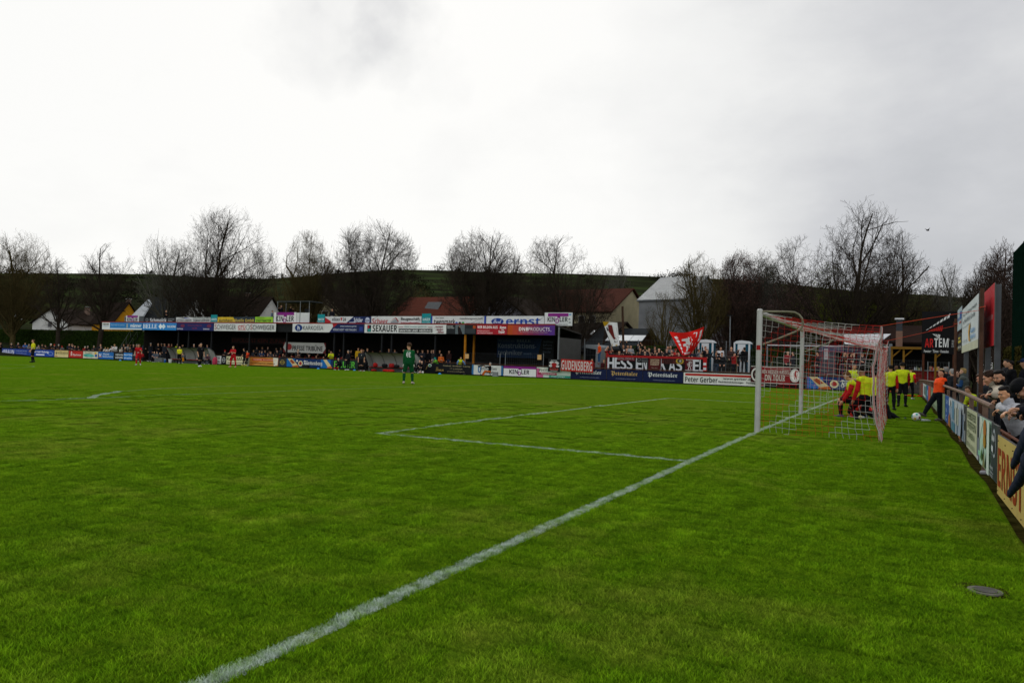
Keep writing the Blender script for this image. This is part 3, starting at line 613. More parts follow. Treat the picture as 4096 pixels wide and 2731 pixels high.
# ---------------------------------------------------------------- grass blades near the camera (one tuft mat, scattered)
def grass_patch(name, size, nb, seed, hmin, hmax, wd):
    r = np.random.default_rng(seed); n = nb; x = r.uniform(0, size, n); y = r.uniform(0, size, n); h = r.uniform(hmin, hmax, n)
    for _ in range(14):
        bx, by, bs, ba = r.uniform(0, size), r.uniform(0, size), r.uniform(.025, .07), r.uniform(-.5, .45); ddx = np.abs(x - bx); ddx = np.minimum(ddx, size - ddx); ddy = np.abs(y - by); ddy = np.minimum(ddy, size - ddy); h = h * (1 + ba * np.exp(-(ddx ** 2 + ddy ** 2) / (2 * bs * bs)))
    a = r.uniform(0, 2 * np.pi, n); le = r.uniform(.25, 1.1, n) * h; ta = r.uniform(0, 2 * np.pi, n); w = wd * r.uniform(.7, 1.3, n)
    dx, dy = np.cos(a) * w / 2, np.sin(a) * w / 2; lx, ly = np.cos(ta) * le, np.sin(ta) * le
    P = np.stack([np.stack([x - dx, y - dy, 0 * x], 1), np.stack([x + dx, y + dy, 0 * x], 1), np.stack([x + dx * .8 + lx * .4, y + dy * .8 + ly * .4, h * .6], 1), np.stack([x - dx * .8 + lx * .4, y - dy * .8 + ly * .4, h * .6], 1),
                  np.stack([x + lx, y + ly, h], 1)], 1)
    V = P.reshape(-1, 3); k = np.arange(n)[:, None] * 5
    T = np.concatenate([k + np.array([[0, 1, 2]]), k + np.array([[0, 2, 3]]), k + np.array([[3, 2, 4]])])
    o = link_mesh(name, V, T, [BLADE]); return o
PATCH = 0.5
# the scatter points: a regular lattice thinned with distance
pts = []
for ix in range(-44, 8):
    for iy in range(-36, 44):
        x, y = ix * PATCH, iy * PATCH
        if x > 3.2: continue
        c = np.array([x + .25, y + .25, 0]) - CP; q = CR @ c
        if q[2] < 1.6 or abs(q[0]) > q[2] * .74 + .9: continue
        dd = q[2]
        if dd > 25 or (dd > 11 and random.random() < (dd - 11) / 14): continue
        pts.append((x, y, G(x, y)))
pc = bpy.data.meshes.new('grass'); pc.from_pydata(pts, [], []); go = bpy.data.objects.new('grass', pc); COL.objects.link(go)
tag(go, 'short mown grass blades covering the near part of the pitch', 'grass', kind='stuff')
pcol = bpy.data.collections.new('turf_source')
for i in range(7):
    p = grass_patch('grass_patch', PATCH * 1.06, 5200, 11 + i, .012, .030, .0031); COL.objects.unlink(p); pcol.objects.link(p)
ng = bpy.data.node_groups.new('scatter', 'GeometryNodeTree'); ng.interface.new_socket(name='Geometry', in_out='INPUT', socket_type='NodeSocketGeometry'); ng.interface.new_socket(name='Geometry', in_out='OUTPUT', socket_type='NodeSocketGeometry')
gi = ng.nodes.new('NodeGroupInput'); gout = ng.nodes.new('NodeGroupOutput'); iop = ng.nodes.new('GeometryNodeInstanceOnPoints'); ci = ng.nodes.new('GeometryNodeCollectionInfo')
ci.inputs['Collection'].default_value = pcol; ci.inputs['Separate Children'].default_value = True; ci.inputs['Reset Children'].default_value = True
m2p = ng.nodes.new('GeometryNodeMeshToPoints'); iop.inputs['Pick Instance'].default_value = True; ri = ng.nodes.new('FunctionNodeRandomValue'); ri.data_type = 'INT'; ri.inputs[4].default_value = 0; ri.inputs[5].default_value = 6
ng.links.new(gi.outputs[0], m2p.inputs[0]); ng.links.new(m2p.outputs[0], iop.inputs['Points']); ng.links.new(ci.outputs[0], iop.inputs['Instance']); ng.links.new(ri.outputs[2], iop.inputs['Instance Index'])
ng.links.new(iop.outputs[0], gout.inputs[0]); md = go.modifiers.new('scatter', 'NODES'); md.node_group = ng
# drain cover in the turf
P = ong(3925, 2368); mb = MB(); conc = mat('#5f5d55', .9, .3, 12, bump=.006, key='conc')
mb.tube([P + [0, .03, -.04], P + [0, .03, .012]], .16, soil, 20); mb.tube([P + [.02, -.01, .0], P + [.02, -.01, .020]], .10, conc, 20); mb.tube([P + [.02, -.01, .02], P + [.02, -.01, .025]], .07, mat('#4a4844', .8, .3, 9), 20)
tag(mb.build('drain_cover'), 'round grey concrete drain cover sunk in the grass at lower right', 'drain cover')
# ================================================================ far touchline: boards, rail, stand, dugouts
YF = 45.5
BH = .9
def zb(): return -.19 + .08
def far_board(u0, u1, bg, items, label, group='advertising boards along the far touchline', vt=None, vb=None, Y=YF, name='advertising_board', z0=None, z1=None):
    vm_ = 1400 + (u0 / 4096) * 130
    a = onY(u0, vm_, Y)[0]; b = onY(u1, vm_, Y)[0]
    if vt is not None: z1 = (onY(u0, vt[0], Y)[2] + onY(u1, vt[1], Y)[2]) / 2 if not isinstance(vt, (int, float)) else onY((u0 + u1) / 2, vt, Y)[2]
    if vb is not None: z0 = onY((u0 + u1) / 2, vb, Y)[2]
    z0 = zb() if z0 is None else z0; z1 = zb() + BH if z1 is None else z1
    return sheet(name, (a, Y, z0), (1, 0, 0), (0, 0, 1), b - a - .03, z1 - z0, bg, items, label, group=group)
Wh = '#d9dad8'; Nv = '#14224f'; Bl = '#1f4fa3'
far_board(8, 116, '#1d3f8f', [('t', 'BRAUN', 'b', .06, .18, .46, .82, '#d8dce6'), ('p', [(.01, .2), (.04, .8), (.05, .5)], '#d8dce6'), ('t', 'SICHER MIT SYSTEM', 'b', .52, .62, .93, .75, '#aab8dd'), ('t', 'www.braunfirma.com', 'p', .54, .25, .93, .42, '#aab8dd')], 'dark blue board with a big pale name, far left end of the row')
far_board(117, 218, '#1d449c', [('t', 'ernst+könig', 'b', .2, .45, .78, .85, '#e4e6ee'), ('r', .28, .14, .62, .34, '#d8dce6'), ('e', .86, .45, .10, .26, '#93a9d9'), ('e', .86, .45, .085, .21, '#1d449c')], 'royal blue board with white lettering and an oval badge, behind the yellow-shirted referee')
far_board(219, 274, '#cdb67a', [('r', .0, .0, 1, .5, '#d9c890'), ('t', 'BUSELMEIER', 's', .26, .42, .97, .78, '#6a6547'), ('r', .08, .4, .2, .75, '#7c7750'), ('r', .05, .1, .22, .2, '#a8473a')], 'cream and yellow board between the royal blue and the red boards')
far_board(275, 332, '#b4281f', [('t', 'S', 'b', .14, .3, .27, .75, '#ecdcd8'), ('e', .2, .85, .035, .08, '#ecdcd8'), ('t', 'Sparkasse', 'b', .33, .22, .88, .58, '#ecdcd8')], 'red board with white lettering in the left row')
far_board(333, 393, '#cfc9b3', [('e', .36, .42, .34, .25, '#3d9a8e'), ('e', .5, .36, .25, .2, '#5bb0a5'), ('e', .83, .75, .07, .17, '#d9a92e'), ('r', .8, .25, .95, .6, '#2c5ca5'), ('t', 'Wasser und Wein', 'b', .1, .76, .62, .9, '#7b7257')], 'pale board with a green wavy emblem and yellow dot, next to the red board')
far_board(394, 455, '#2166ad', [('t', 'V', 'b', .03, .25, .2, .75, '#eef0f4'), ('r', .03, .25, .22, .38, '#d07a35'), ('t', 'Volksbank', 'b', .3, .58, .72, .84, '#d8e4f0'), ('t', 'Breisgau Nord eG', 'b', .3, .22, .98, .45, '#d8e4f0')], 'mid blue board with a white V emblem, under the white-jacketed spectators')
far_board(457, 494, '#22262a', [('t', 'reklame', 'b', .15, .55, .97, .85, '#d5d6d6'), ('t', 'würstle', 'b', .1, .15, .97, .46, '#d5d6d6')], 'black board with two lines of white lettering')
far_board(495, 530, '#2273bd', [('t', 'beschriftung', 'b', .03, .55, .99, .85, '#d8e8f6'), ('t', 'ink·textilien', 'b', .05, .14, .95, .38, '#d8e8f6')], 'small bright blue board beside the black one')
far_board(531, 565, '#24282c', [('t', 'werbung', 'b', .1, .55, .8, .85, '#c9c9c9')], 'short dark board behind the running player in red')
far_board(848, 886, Wh, [('t', 'LER', 'p', .3, .55, .9, .88, '#2a2b2e'), ('t', 'GMBH', 'b', .3, .15, .9, .38, '#2a2b2e')], 'white board ending in large thin grey letters beside the left dugout')
far_board(887, 905, '#26292c', [('e', .5, .5, .36, .34, '#b9bbb9'), ('e', .5, .5, .27, .26, '#26292c'), ('r', .1, .45, .9, .55, '#b9bbb9')], 'narrow dark board with a silver ring emblem left of the cream one')
far_board(906, 998, '#d3cfa6', [('t', 'KAUFMANN', 'b', .03, .48, .97, .9, '#202124'), ('t', 'www.autohaus-kaufmann.de', 'b', .05, .12, .95, .3, '#303134')], 'cream board with black capitals, behind the player in red')
far_board(999, 1114, '#b5722a', [('p', [(.1, .0), (.98, .0), (1, 1), (.62, 1)], '#c98f45'), ('r', .1, .55, .95, .88, '#b5482c'), ('p', [(.82, 1), (1, 1), (.98, .1), (.86, 0)], '#dbd6c6'), ('t', 'Pannenhilfe · 24 h Autonotanlage', 'b', .14, .62, .96, .8, '#e6c9a8'), ('t', 'ADAC Abschleppdienst · Unfalldienst', 'b', .03, .16, .9, .36, '#3d2a14')], 'orange and gold breakdown-service board')
far_board(1115, 1146, '#2c3034', [('e', .5, .5, .28, .3, '#a08a3e'), ('e', .5, .5, .21, .23, '#2c3034'), ('r', .15, .45, .85, .54, '#a08a3e')], 'dark grey board with a gold ring emblem right of the orange one')
def beer(u0, u1, label, fl=True):
    it = [('r', 0, 0, .18, 1, '#1565a8'), ('r', .75, 0, .95, 1, '#1565a8'), ('p', [(.02, 1), (.12, 1), (.25, .25), (.14, .12)], '#c9b98a'), ('p', [(.07, .72), (.11, .9), (.19, .5), (.14, .35)], '#9a4a2a'), ('p', [(.14, .12), (.25, .25), (.28, 0), (.12, 0)], '#b5662f'),
          ('e', .31, .45, .05, .33, '#d3c9a0'), ('e', .31, .45, .03, .22, '#9a2f2c'), ('t', 'Fürstenberg', 'f', .38, .18, .78, .82, '#dcdcd6'), ('e', .447, .77, .006, .03, '#dcdcd6'), ('e', .462, .77, .006, .03, '#dcdcd6'),
          ('p', [(.8, 1), (.87, 1), (.97, .3), (.9, .15)], '#c9b98a'), ('p', [(.9, .15), (.97, .3), (1, 0), (.88, 0)], '#b5662f')]
    return far_board(u0, u1, '#12305f', it, label)
beer(1147, 1333, 'deep blue board with a bottle, crest and white blackletter name, centre of the row')
far_board(1334, 1432, '#20302a', [('t', 'BAUER', 'b', .03, .15, .9, .88, '#58b33a')], 'dark green board with bright green capitals behind the standing coach')
far_board(1700, 1886, '#15171a', [('e', .11, .78, .04, .17, '#b9c3bd'), ('e', .11, .76, .025, .1, '#2f7a3c'), ('t', 'Lamm', 'c', .24, .2, .42, .62, '#a48a4a'), ('t', 'f', 'c', .02, .3, .07, .8, '#a48a4a'), ('t', 'Weinhotel · Restaurant · Catering', 's', .4, .7, .98, .88, '#9d9270'), ('t', '*** SUPERIOR', 'p', .55, .42, .82, .56, '#9d9270'), ('t', 'www.lamm-bahlingen.de', 'p', .5, .12, .87, .28, '#9d9270')], 'black hotel and restaurant board with gold lettering')
far_board(1888, 2014, '#2f6796', [('r', .06, 0, .94, 1, '#c9cbc6'), ('t', 'Immobilien', 'b', .3, .5, .8, .85, '#3b4348'), ('t', 'service', 'b', .45, .12, .8, .42, '#3b4348'), ('t', '0', 'b', .2, .2, .3, .88, '#2a6aa0')], 'white board with blue ends behind the seated photographer')
def kindler(u0, u1, label, vt=None, vb=None, Y=YF, group='advertising boards along the far touchline', extra=(), name='advertising_board'):
    it = [('r', 0, .76, 1, 1, '#7d2277'), ('r', .46, .66, .56, .78, '#7d2277'), ('t', 'KIN', 'b', .18, .24, .45, .66, '#18181b'), ('t', 'D', 'b', .455, .1, .545, .5, '#8a3a86'), ('t', 'LER', 'b', .555, .24, .80, .66, '#18181b')] + list(extra)
    return far_board(u0, u1, Wh, it, label, group, vt, vb, Y, name)
kindler(2015, 2146, 'white board with purple stripe and purple D at ground level')
far_board(2147, 2284, '#b9c9bd', [('r', 0, 0, .2, .9, '#b85c86'), ('r', .08, .3, .3, 1, '#c8c9bd'), ('t', 'PHYSIO', 'p', .08, .58, .52, .86, '#2c2f31'), ('r', .04, .26, .6, .48, '#9a2c47'), ('r', .38, .02, 1, .24, '#2f8a74'), ('t', 'therapie Merdingen', 'b', .14, .3, .56, .45, '#e4d3d8'), ('t', 'therapie Bahlingen', 'b', .44, .06, .84, .2, '#d3e6df')], 'pale green and pink physiotherapy board under the red banner')
for i, (u0, u1, c, lb) in enumerate([(2285, 2427, '#ccd0cf', 'navy board with white blackletter name, left one of three alike'), (2428, 2572, '#b99a5c', 'navy board with gold blackletter name'), (2573, 2734, '#ccd0cf', 'navy board with white blackletter name, beside the red and white board')]):
    far_board(u0, u1, '#121c3e', [('t', 'Peterstaler', 'f', .12, .38, .86, .9, c), ('t', 'Die Mineralquelle aus dem Schwarzwald', 'p', .26, .12, .8, .22, '#8f98ad')], lb)
far_board(2735, 3062, '#cfd0ca', [('r', .02, .72, .99, .92, '#a82a24'), ('t', 'Peter Gerber', 'b', .02, .14, .43, .64, '#17181a'), ('t', 'www.gerber-dach.de', 'b', .50, .42, .98, .66, '#202123'), ('t', 'Flachdachabdichtungen · Dachbegrünung', 'b', .44, .14, .99, .34, '#303133'), ('r', .93, .04, .99, .2, '#a82a24')], 'long white roofing-company board with a red stripe along its top')
far_board(3063, 3228, '#17130f', [], 'plain black boards below the red and black banner')
beer(3229, 3594, 'deep blue board with a bottle and crest, behind the goal net', False)
# rail on posts behind the boards
def rail(name, pts, r, posts, label, m, pr=.04):
    e = empty(name, (pts[0][0], pts[0][1], -.19), 0, label, 'railing'); off = np.array([pts[0][0], pts[0][1], -.19])
    mb = MB(); mb.tube([np.array(p) - off for p in pts], r, m, 8); mb.build('rail', e, True)
    for p, z0 in posts:
        mb = MB(); mb.tube([np.array([p[0], p[1], z0]) - off, np.array(p) - off], pr, m, 6); mb.build('post', e, True)
    return e
rusty = mat('#4a3428', .75, .35, 4, key='rusty'); gal = mat('#6f7375', .5, .15, 4, metal=.4, key='gal'); darkst = mat('#1b1c1e', .6, .2, 3, key='darkst')
XR = [onY(u, 1460, YF + .1)[0] for u in (0, 565, 850, 1432, 1700, 3600)]
rail('pipe_railing', [(-108, YF + .1, .86), (XR[1], YF + .1, .86)], .035, [((x, YF + .1, .86), -.25) for x in np.arange(-108, XR[1], 3.2)], 'long brown pipe railing the left-hand spectators lean on', rusty)
rail('pipe_railing', [(XR[2], YF + .1, .88), (XR[3], YF + .1, .88)], .035, [((x, YF + .1, .88), -.25) for x in np.arange(XR[2], XR[3], 3.2)], 'brown pipe railing between the two dugouts', rusty)
rail('pipe_railing', [(XR[4], YF + .1, .9), (3.55, YF + .1, .9)], .035, [((x, YF + .1, .9), -.25) for x in np.arange(XR[4], 3.4, 3.0)], 'brown pipe railing right of the right-hand dugout', rusty)
# ---------------------------------------------------------------- the stand
SY0, SY1 = 46.6, 53.0
zt = 4.72; zbk = 4.2
X = lambda u, Y=46.6, v=1320: float(onY(u, v, Y)[0])
stand = empty('grandstand', (X(1300), SY0, -.2), 0, 'long low roofed grandstand of dark sheet metal behind the far touchline', 'grandstand')
OFF = np.array([X(1300), SY0, -.2])
def part(mb, name, par, off=OFF, smooth=False):
    mb.V = [tuple(np.array(v) - off) for v in mb.V]; return mb.build(name, par, smooth)
cladd = wave_mat('#11100f', '#23211e', 14, 'X', .6, 'clad', .03, .1, dist=0); roofm = mat('#33302c', .6, .2, 1.5, key='roofm'); redm = mat('#7c241d', .5, .15, 3, key='redtrim')
x0, x1 = X(408), X(2221)
mb = MB(); mb.prism([(0, 0), (6.4, zbk - zt), (6.4, zbk - zt - .14), (0, -.14)], (x0, SY0, zt), (0, 1, 0), (0, 0, 1), -(x1 - x0), roofm); part(mb, 'roof', stand)
mb = MB(); mb.bb(x0, x1, SY0 - .1, SY0 - .005, zt - .06, zt + .06, redm); part(mb, 'roof_edge', stand)
mb = MB(); mb.bb(x0, x1, SY0 + .1, SY0 + .25, zt - 1.0, zt - .13, darkst); part(mb, 'header_beam', stand)
xl = X(570)
mb = MB(); mb.bb(xl, x1, SY1 - .1, SY1, -.1, zbk, cladd); part(mb, 'rear_wall', stand)
mb = MB(); mb.bb(xl - .08, xl, SY0 + .3, SY1, -.1, zbk, cladd); part(mb, 'side_wall', stand)
sidem = wave_mat('#4c4c4a', '#6a6a66', 9, 'Y', .6, 'sidew', .03, .1, dist=0)
mb = MB(); mb.bb(x1 - .1, x1 + .0, SY0 + .9, SY1, -.1, 3.6, sidem); part(mb, 'side_wall', stand)
mb = MB(); conc2 = mat('#262422', .9, .25, 1.2, bump=.01, key='conc2')
for r in range(4): mb.bb(xl, X(1870), SY0 + .9 + r * 1.1, SY1 - .1, -.2 if r == 0 else -.1 + r * .38 - .38, -.1 + r * .38 + .05, conc2)
part(mb, 'terrace_steps', stand)
for u in (705, 746, 838, 990, 1140, 1330, 1368, 1521, 1560, 1735):
    mb = MB(); x = X(u); mb.bb(x - .08, x + .08, SY0 + .3 + (u % 2) * .0, SY0 + .46, -.2, zt - .2, darkst); part(mb, 'post', stand)
ylm = mat('#a86a16', .6, .15, 3, key='yelpost')
for u, Y in ((1863, 46.9), (1898, 49.2)):
    mb = MB(); x = X(u, Y); mb.bb(x - .09, x + .09, Y - .09, Y + .09, .9, zt - .25, ylm); mb.bb(x - .09, x + .09, Y - .09, Y + .09, -.2, .9, gal); part(mb, 'post', stand)
mb = MB(); x = X(2235, 46.7); mb.bb(x - .06, x + .06, 46.7, 46.82, -.2, 4.5, gal); part(mb, 'post', stand)
seatm = mat('#8e1a1c', .5, .1, 3, key='seat'); SEATS = []
sv = MB(); sv.bb(-.21, .21, -.18, .2, .40, .44, seatm); sv.bb(-.21, .21, .17, .21, .44, .74, seatm)
s0 = None; rows = [(SY0 + 1.3 + r * 1.1, -.05 + r * .38) for r in range(3)]
for r, (Y, z) in enumerate(rows[:2]):
    for x in np.arange(X(1010, Y), X(1420, Y), 1.05):
        if s0 is None: s0 = sv.build('seat', stand); s = s0
        else: s = s0.copy(); COL.objects.link(s); s.parent = stand
        s.location = [float(c) for c in (np.array([x, Y, z]) - OFF)]
# banner hung inside
def hang(u0, u1, vt, vb, Y, bg, items, label, name='banner', cat='banner', group=None, thick=.02):
    a = onY(u0, (vt + vb) / 2, Y); b = onY(u1, (vt + vb) / 2, Y); z1 = onY((u0 + u1) / 2, vt, Y)[2]; z0 = onY((u0 + u1) / 2, vb, Y)[2]
    return sheet(name, (a[0], Y, z0), (1, 0, 0), (0, 0, 1), b[0] - a[0], z1 - z0, bg, items, label, cat, group, thick)
hang(1133, 1303, 1370, 1411, 48.0, '#5d1f1f', [('p', [(.05, 1), (.95, 1), (1, .5), (.93, 0), (.07, 0), (0, .5)], '#a9a9a4'), ('e', .14, .55, .07, .32, '#8d2d2d'), ('t', 'PRESSE TRIBÜNE', 'b', .22, .2, .93, .78, '#17181a')], 'white and red press banner hung inside the stand')
hang(925, 1150, 1349, 1376, 52.8, '#1d1513', [('t', 'ERFOLG IST KEIN ZUFALL', 'p', .02, .2, .98, .8, '#5d201c')], 'long dark banner with dull red capitals on the rear wall of the stand')
hang(660, 725, 1340, 1378, 52.8, '#363836', [('t', 'Top-Küchen', 'p', .1, .5, .9, .75, '#151616')], 'pale wall sign with dark lettering at the left end inside the stand')
hang(1988, 2215, 1352, 1432, 52.7, '#0c2847', [('p', [(.72, 0), (.80, 1), (1, 1), (1, 0)], '#121718'), ('t', 'Wir bilden aus:', 'b', .02, .80, .32, .92, '#3f4a56'), ('t', 'BELLE', 's', .35, .80, .6, .93, '#5f6a74'), ('t', 'Konstruktions-', 'b', .02, .48, .70, .74, '#5f6a74'), ('t', 'techniker', 'b', .02, .14, .46, .38, '#5f6a74'), ('t', '(m/w/d)', 'b', .48, .14, .62, .28, '#4d6a86'), ('t', 'Stahlbau', 'b', .82, .78, .98, .9, '#46505a'), ('t', 'Balkone', 'b', .82, .62, .97, .73, '#46505a'), ('t', 'Treppen', 'b', .82, .44, .97, .56, '#46505a'), ('t', 'Bleche', 'b', .82, .28, .95, .4, '#46505a')], 'big dark blue job-advert banner on the rear wall, right end of the stand')
# fascia boards
fg = 'advertising boards on the front edge of the stand roof'
def fas(u0, u1, bg, items, label, z1=zt - .07, z0=zt - .98):
    return sheet('advertising_board', (X(u0, SY0 - .14), SY0 - .14, z0), (1, 0, 0), (0, 0, 1), X(u1, SY0 - .14) - X(u0, SY0 - .14) - .03, z1 - z0, bg, items, label, group=fg)
fas(408, 568, '#2b79b8', [('r', 0, 0, .2, 1, Wh), ('r', .2, 0, 1, .2, '#cdd6dc'), ('t', 'männer', 'b', .02, .62, .18, .95, '#3f4448'), ('r', .02, .42, .18, .47, '#2b79b8'), ('t', 'SOLUTIONS FOR PLASTICS', 'p', .23, .55, .57, .75, '#a5cbe6'), ('r', .62, .25, .66, .85, '#9aa5aa'), ('t', 'männer', 'b', .72, .35, .99, .82, '#dfeaf2')], 'light blue roof-edge board with a white end, leftmost on the stand')
fas(569, 706, '#2e7fc4', [('t', 'BELLE', 's', .02, .22, .44, .8, '#e4eaee'), ('p', [(.48, .5), (.54, .88), (.6, .5), (.54, .12)], '#e4eaee'), ('p', [(.57, .5), (.63, .88), (.69, .5), (.63, .12)], '#cfdde6'), ('t', 'BALKONE', 'b', .74, .34, .98, .66, '#e4eaee')], 'bright blue roof-edge board with white diamonds')
fas(707, 855, '#20285e', [('t', 'badenova', 'b', .01, .12, .17, .35, '#c9c9d8'), ('e', .16, .62, .06, .22, '#6a2a48'), ('t', 'Gemeinsam für die Energiewende', 'p', .3, .55, .68, .8, '#8a3350'), ('t', 'vor Ort', 'b', .42, .2, .56, .42, '#8a3350'), ('e', .88, .62, .06, .22, '#6a2a48'), ('t', 'badenova', 'b', .73, .12, .89, .35, '#c9c9d8')], 'indigo roof-edge board with dim red marks')
fas(856, 1104, '#cccdcb', [('t', 'S', 'p', .01, .2, .045, .85, '#9a2228'), ('t', 'CHWEIGER', 'p', .05, .2, .365, .8, '#26282b'), ('t', 'GTÜ', 'i', .40, .25, .52, .85, '#b01f27'), ('r', .4, .14, .53, .2, '#b01f27'), ('e', .56, .5, .03, .36, '#73777a'), ('e', .56, .5, .022, .27, '#cccdcb'), ('t', 'S', 'p', .60, .2, .635, .85, '#9a2228'), ('t', 'CHWEIGER', 'p', .64, .2, .98, .8, '#26282b')], 'white roof-edge board with thin capitals repeated twice round a red mark')
fas(1170, 1457, '#cccdcb', [('p', [(.53, 0), (.60, .95), (.60, 1), (1, 1), (1, 0)], '#1b2550'), ('p', [(.57, 1), (.64, 1), (.585, .55)], '#a3252f'), ('e', .09, .5, .055, .42, '#21386f'), ('t', 'h', 'b', .075, .25, .105, .75, '#dfe2ea'), ('t', 'KARKOSSA', 'p', .155, .25, .445, .75, '#343a44'), ('t', 'www.karkossa.gmbh', 'b', .68, .62, .9, .82, '#c3c7d6'), ('t', 'VERSICHERT VERTRAUEN', 'p', .58, .2, .9, .45, '#c3c7d6'), ('r', .94, .2, .985, .68, '#2d3f86')], 'roof-edge board, half white and half navy, cut on a slant')
fas(1458, 1786, '#cfd0ce', [('r', .035, .1, .085, .9, '#1e1f21'), ('r', .04, .15, .08, .5, '#2b8c88'), ('r', .04, .5, .06, .85, '#b02a35'), ('t', 'SEXAUER', 'b', .105, .14, .415, .92, '#17181a'), ('t', 'www.sexauer-gmbh.de', 'p', .50, .62, .77, .85, '#2b7f80'), ('r', .435, .14, .84, .52, '#1e1f21'), ('t', 'SANITÄR UND HEIZUNG', 'b', .445, .2, .83, .46, '#e0e1df'), ('t', '...heizen', 'b', .86, .66, .96, .9, '#7c2438'), ('t', '...baden', 'b', .875, .36, .965, .6, '#7c2438'), ('t', '...lüften', 'b', .885, .08, .975, .32, '#7c2438'), ('r', .43, .68, .49, .73, '#7c2438'), ('r', .79, .68, .84, .73, '#7c2438')], 'white roof-edge plumbing and heating board with heavy black capitals')
fas(1787, 1905, '#24272a', [('t', 'BUCHER', 'b', .02, .75, .22, .9, '#b9bab8'), ('t', 'HAUSTECHNIK', 'b', .02, .58, .26, .7, '#b9bab8'), ('r', .3, 0, .62, 1, '#5d666a'), ('p', [(.40, .0), (.38, .7), (.44, .95), (.48, .6), (.55, 0)], '#191315'), ('p', [(.42, .75), (.45, .9), (.47, .72)], '#a87c63'), ('r', .64, .1, .98, .6, '#34383c'), ('r', .9, .6, .99, .92, '#a84a22')], 'dark roof-edge board with a picture of a woman in black')
fas(1906, 2029, '#a01f2b', [('t', 'WIR BILDEN AUS.', 'b', .03, .62, .71, .9, '#e7e3e3'), ('t', 'BEWIRB DICH JETZT!', 'b', .03, .28, .44, .42, '#e3b9bb'), ('t', 'AM STANDORT FREIBURG', 'b', .03, .07, .54, .22, '#e3b9bb'), ('t', 'Komm', 'i', .77, .6, .97, .88, '#efefef'), ('t', 'ins', 'i', .83, .42, .9, .58, '#efefef'), ('t', 'Team!', 'i', .73, .12, .93, .42, '#efefef')], 'red roof-edge recruiting board with white capitals')
grad = ['#b34a22', '#ad4130', '#a33a3c', '#943548', '#853253', '#76305e', '#672f69', '#5c3076', '#523080']
fas(2030, 2221, grad[0], [('r', i / 9, 0, 1, 1, grad[i]) for i in range(1, 9)] + [('t', 'DNB', 'b', .25, .42, .45, .78, '#eceaea'), ('t', 'PRODUCTS', 'p', .455, .42, .895, .78, '#e3dfe3'), ('t', '.de', 'p', .9, .36, .935, .5, '#b9a5c0'), ('t', 'Der richtige Schutz für deinen Körper, kompromisslos.', 'p', .27, .2, .86, .33, '#c7a9b5')], 'roof-edge board fading from orange to purple, rightmost on the stand')
# second row standing on the roof
rg = 'boards standing on the stand roof'; YR = 47.3
def roofb(u0, u1, vt, bg, items, label, vb=1293, Y=YR, name='advertising_board'):
    a = onY(u0, 1290, Y)[0]; b = onY(u1, 1290, Y)[0]; z1 = onY((u0 + u1) / 2, vt, Y)[2]; z0 = zt - (Y - SY0) * .08 + .0
    return sheet(name, (a, Y, z0), (1, 0, 0), (0, 0, 1), b - a - .02, z1 - z0, bg, items, label, group=rg)
KI = [('r', .1, .74, .9, 1, '#7d2277'), ('r', .44, .6, .58, .76, '#7d2277'), ('t', 'KIN', 'b', .1, .22, .42, .68, '#18181b'), ('t', 'D', 'b', .43, .08, .56, .5, '#8a3a86'), ('t', 'LER', 'b', .57, .22, .9, .68, '#18181b')]
roofb(503, 556, 1262, '#c3c5c5', KI, 'small white rooftop board with purple bar, leftmost of those on the roof')
roofb(557, 574, 1264, '#5a5f63', [('r', 0, i / 6, 1, i / 6 + .05, '#3a3e42') for i in range(1, 6)], 'grey slatted rooftop panel')
roofb(575, 703, 1270, '#23262a', [('e', .1, .55, .04, .3, '#9aa0a3'), ('e', .1, .55, .03, .23, '#23262a'), ('t', 'Schmolck', 'b', .2, .15, .72, .9, '#d3d4d4'), ('t', 'Emmendingen', 'b', .77, .6, .96, .8, '#a7a9a9'), ('t', 'Müllheim', 'b', .77, .3, .9, .5, '#a7a9a9')], 'black rooftop board with white name and round emblem')
roofb(704, 842, 1269, '#c6c8c6', [('p', [(.02, .78), (.25, .95), (.25, .78)], '#1a1b1d'), ('p', [(.25, .95), (.46, .78), (.25, .78)], '#2c3f9a'), ('t', 'KETTERER+LIEBHERR', 'b', .02, .3, .46, .62, '#1f2023'), ('r', .51, .82, .98, .9, '#2a4a35'), ('t', 'KAMAN+LIEBHERR', 'b', .51, .34, .98, .66, '#1f2023'), ('r', .5, 0, .52, 1, '#aab0ae'), ('r', .02, .05, .95, .1, '#333')], 'white rooftop board in two halves with black lettering')
TE = [('t', 'MAIER', 'b', .1, .36, .92, .6, '#cfe6e6'), ('t', 'KÜCHEN', 'p', .1, .08, .92, .3, '#a9d3d3')]
roofb(843, 869, 1259, '#16858b', TE, 'square teal rooftop sign left of the yellow board', vb=1292)
roofb(870, 1019, 1268, '#2b3742', [('p', [(0, 0), (0, 1), (.42, 1), (.5, .3), (.47, 0)], '#c9a92f'), ('t', 'Autohaus', 'b', .04, .25, .41, .72, '#2b3038'), ('t', 'Hoelle GmbH', 'b', .48, .25, .98, .75, '#c6ae4a')], 'yellow and slate rooftop board')
roofb(1020, 1092, 1267, '#8fc236', [('t', 'STRITTMATTER', 'b', .06, .25, .9, .62, '#16221a'), ('t', 'www.strittmatter.com', 'p', .1, .78, .5, .92, '#2c4a1c'), ('r', .1, .12, .9, .18, '#16221a')], 'lime green rooftop board')
roofb(1270, 1299, 1257, '#16858b', TE, 'square teal rooftop sign left of the red, white and navy board', vb=1291)
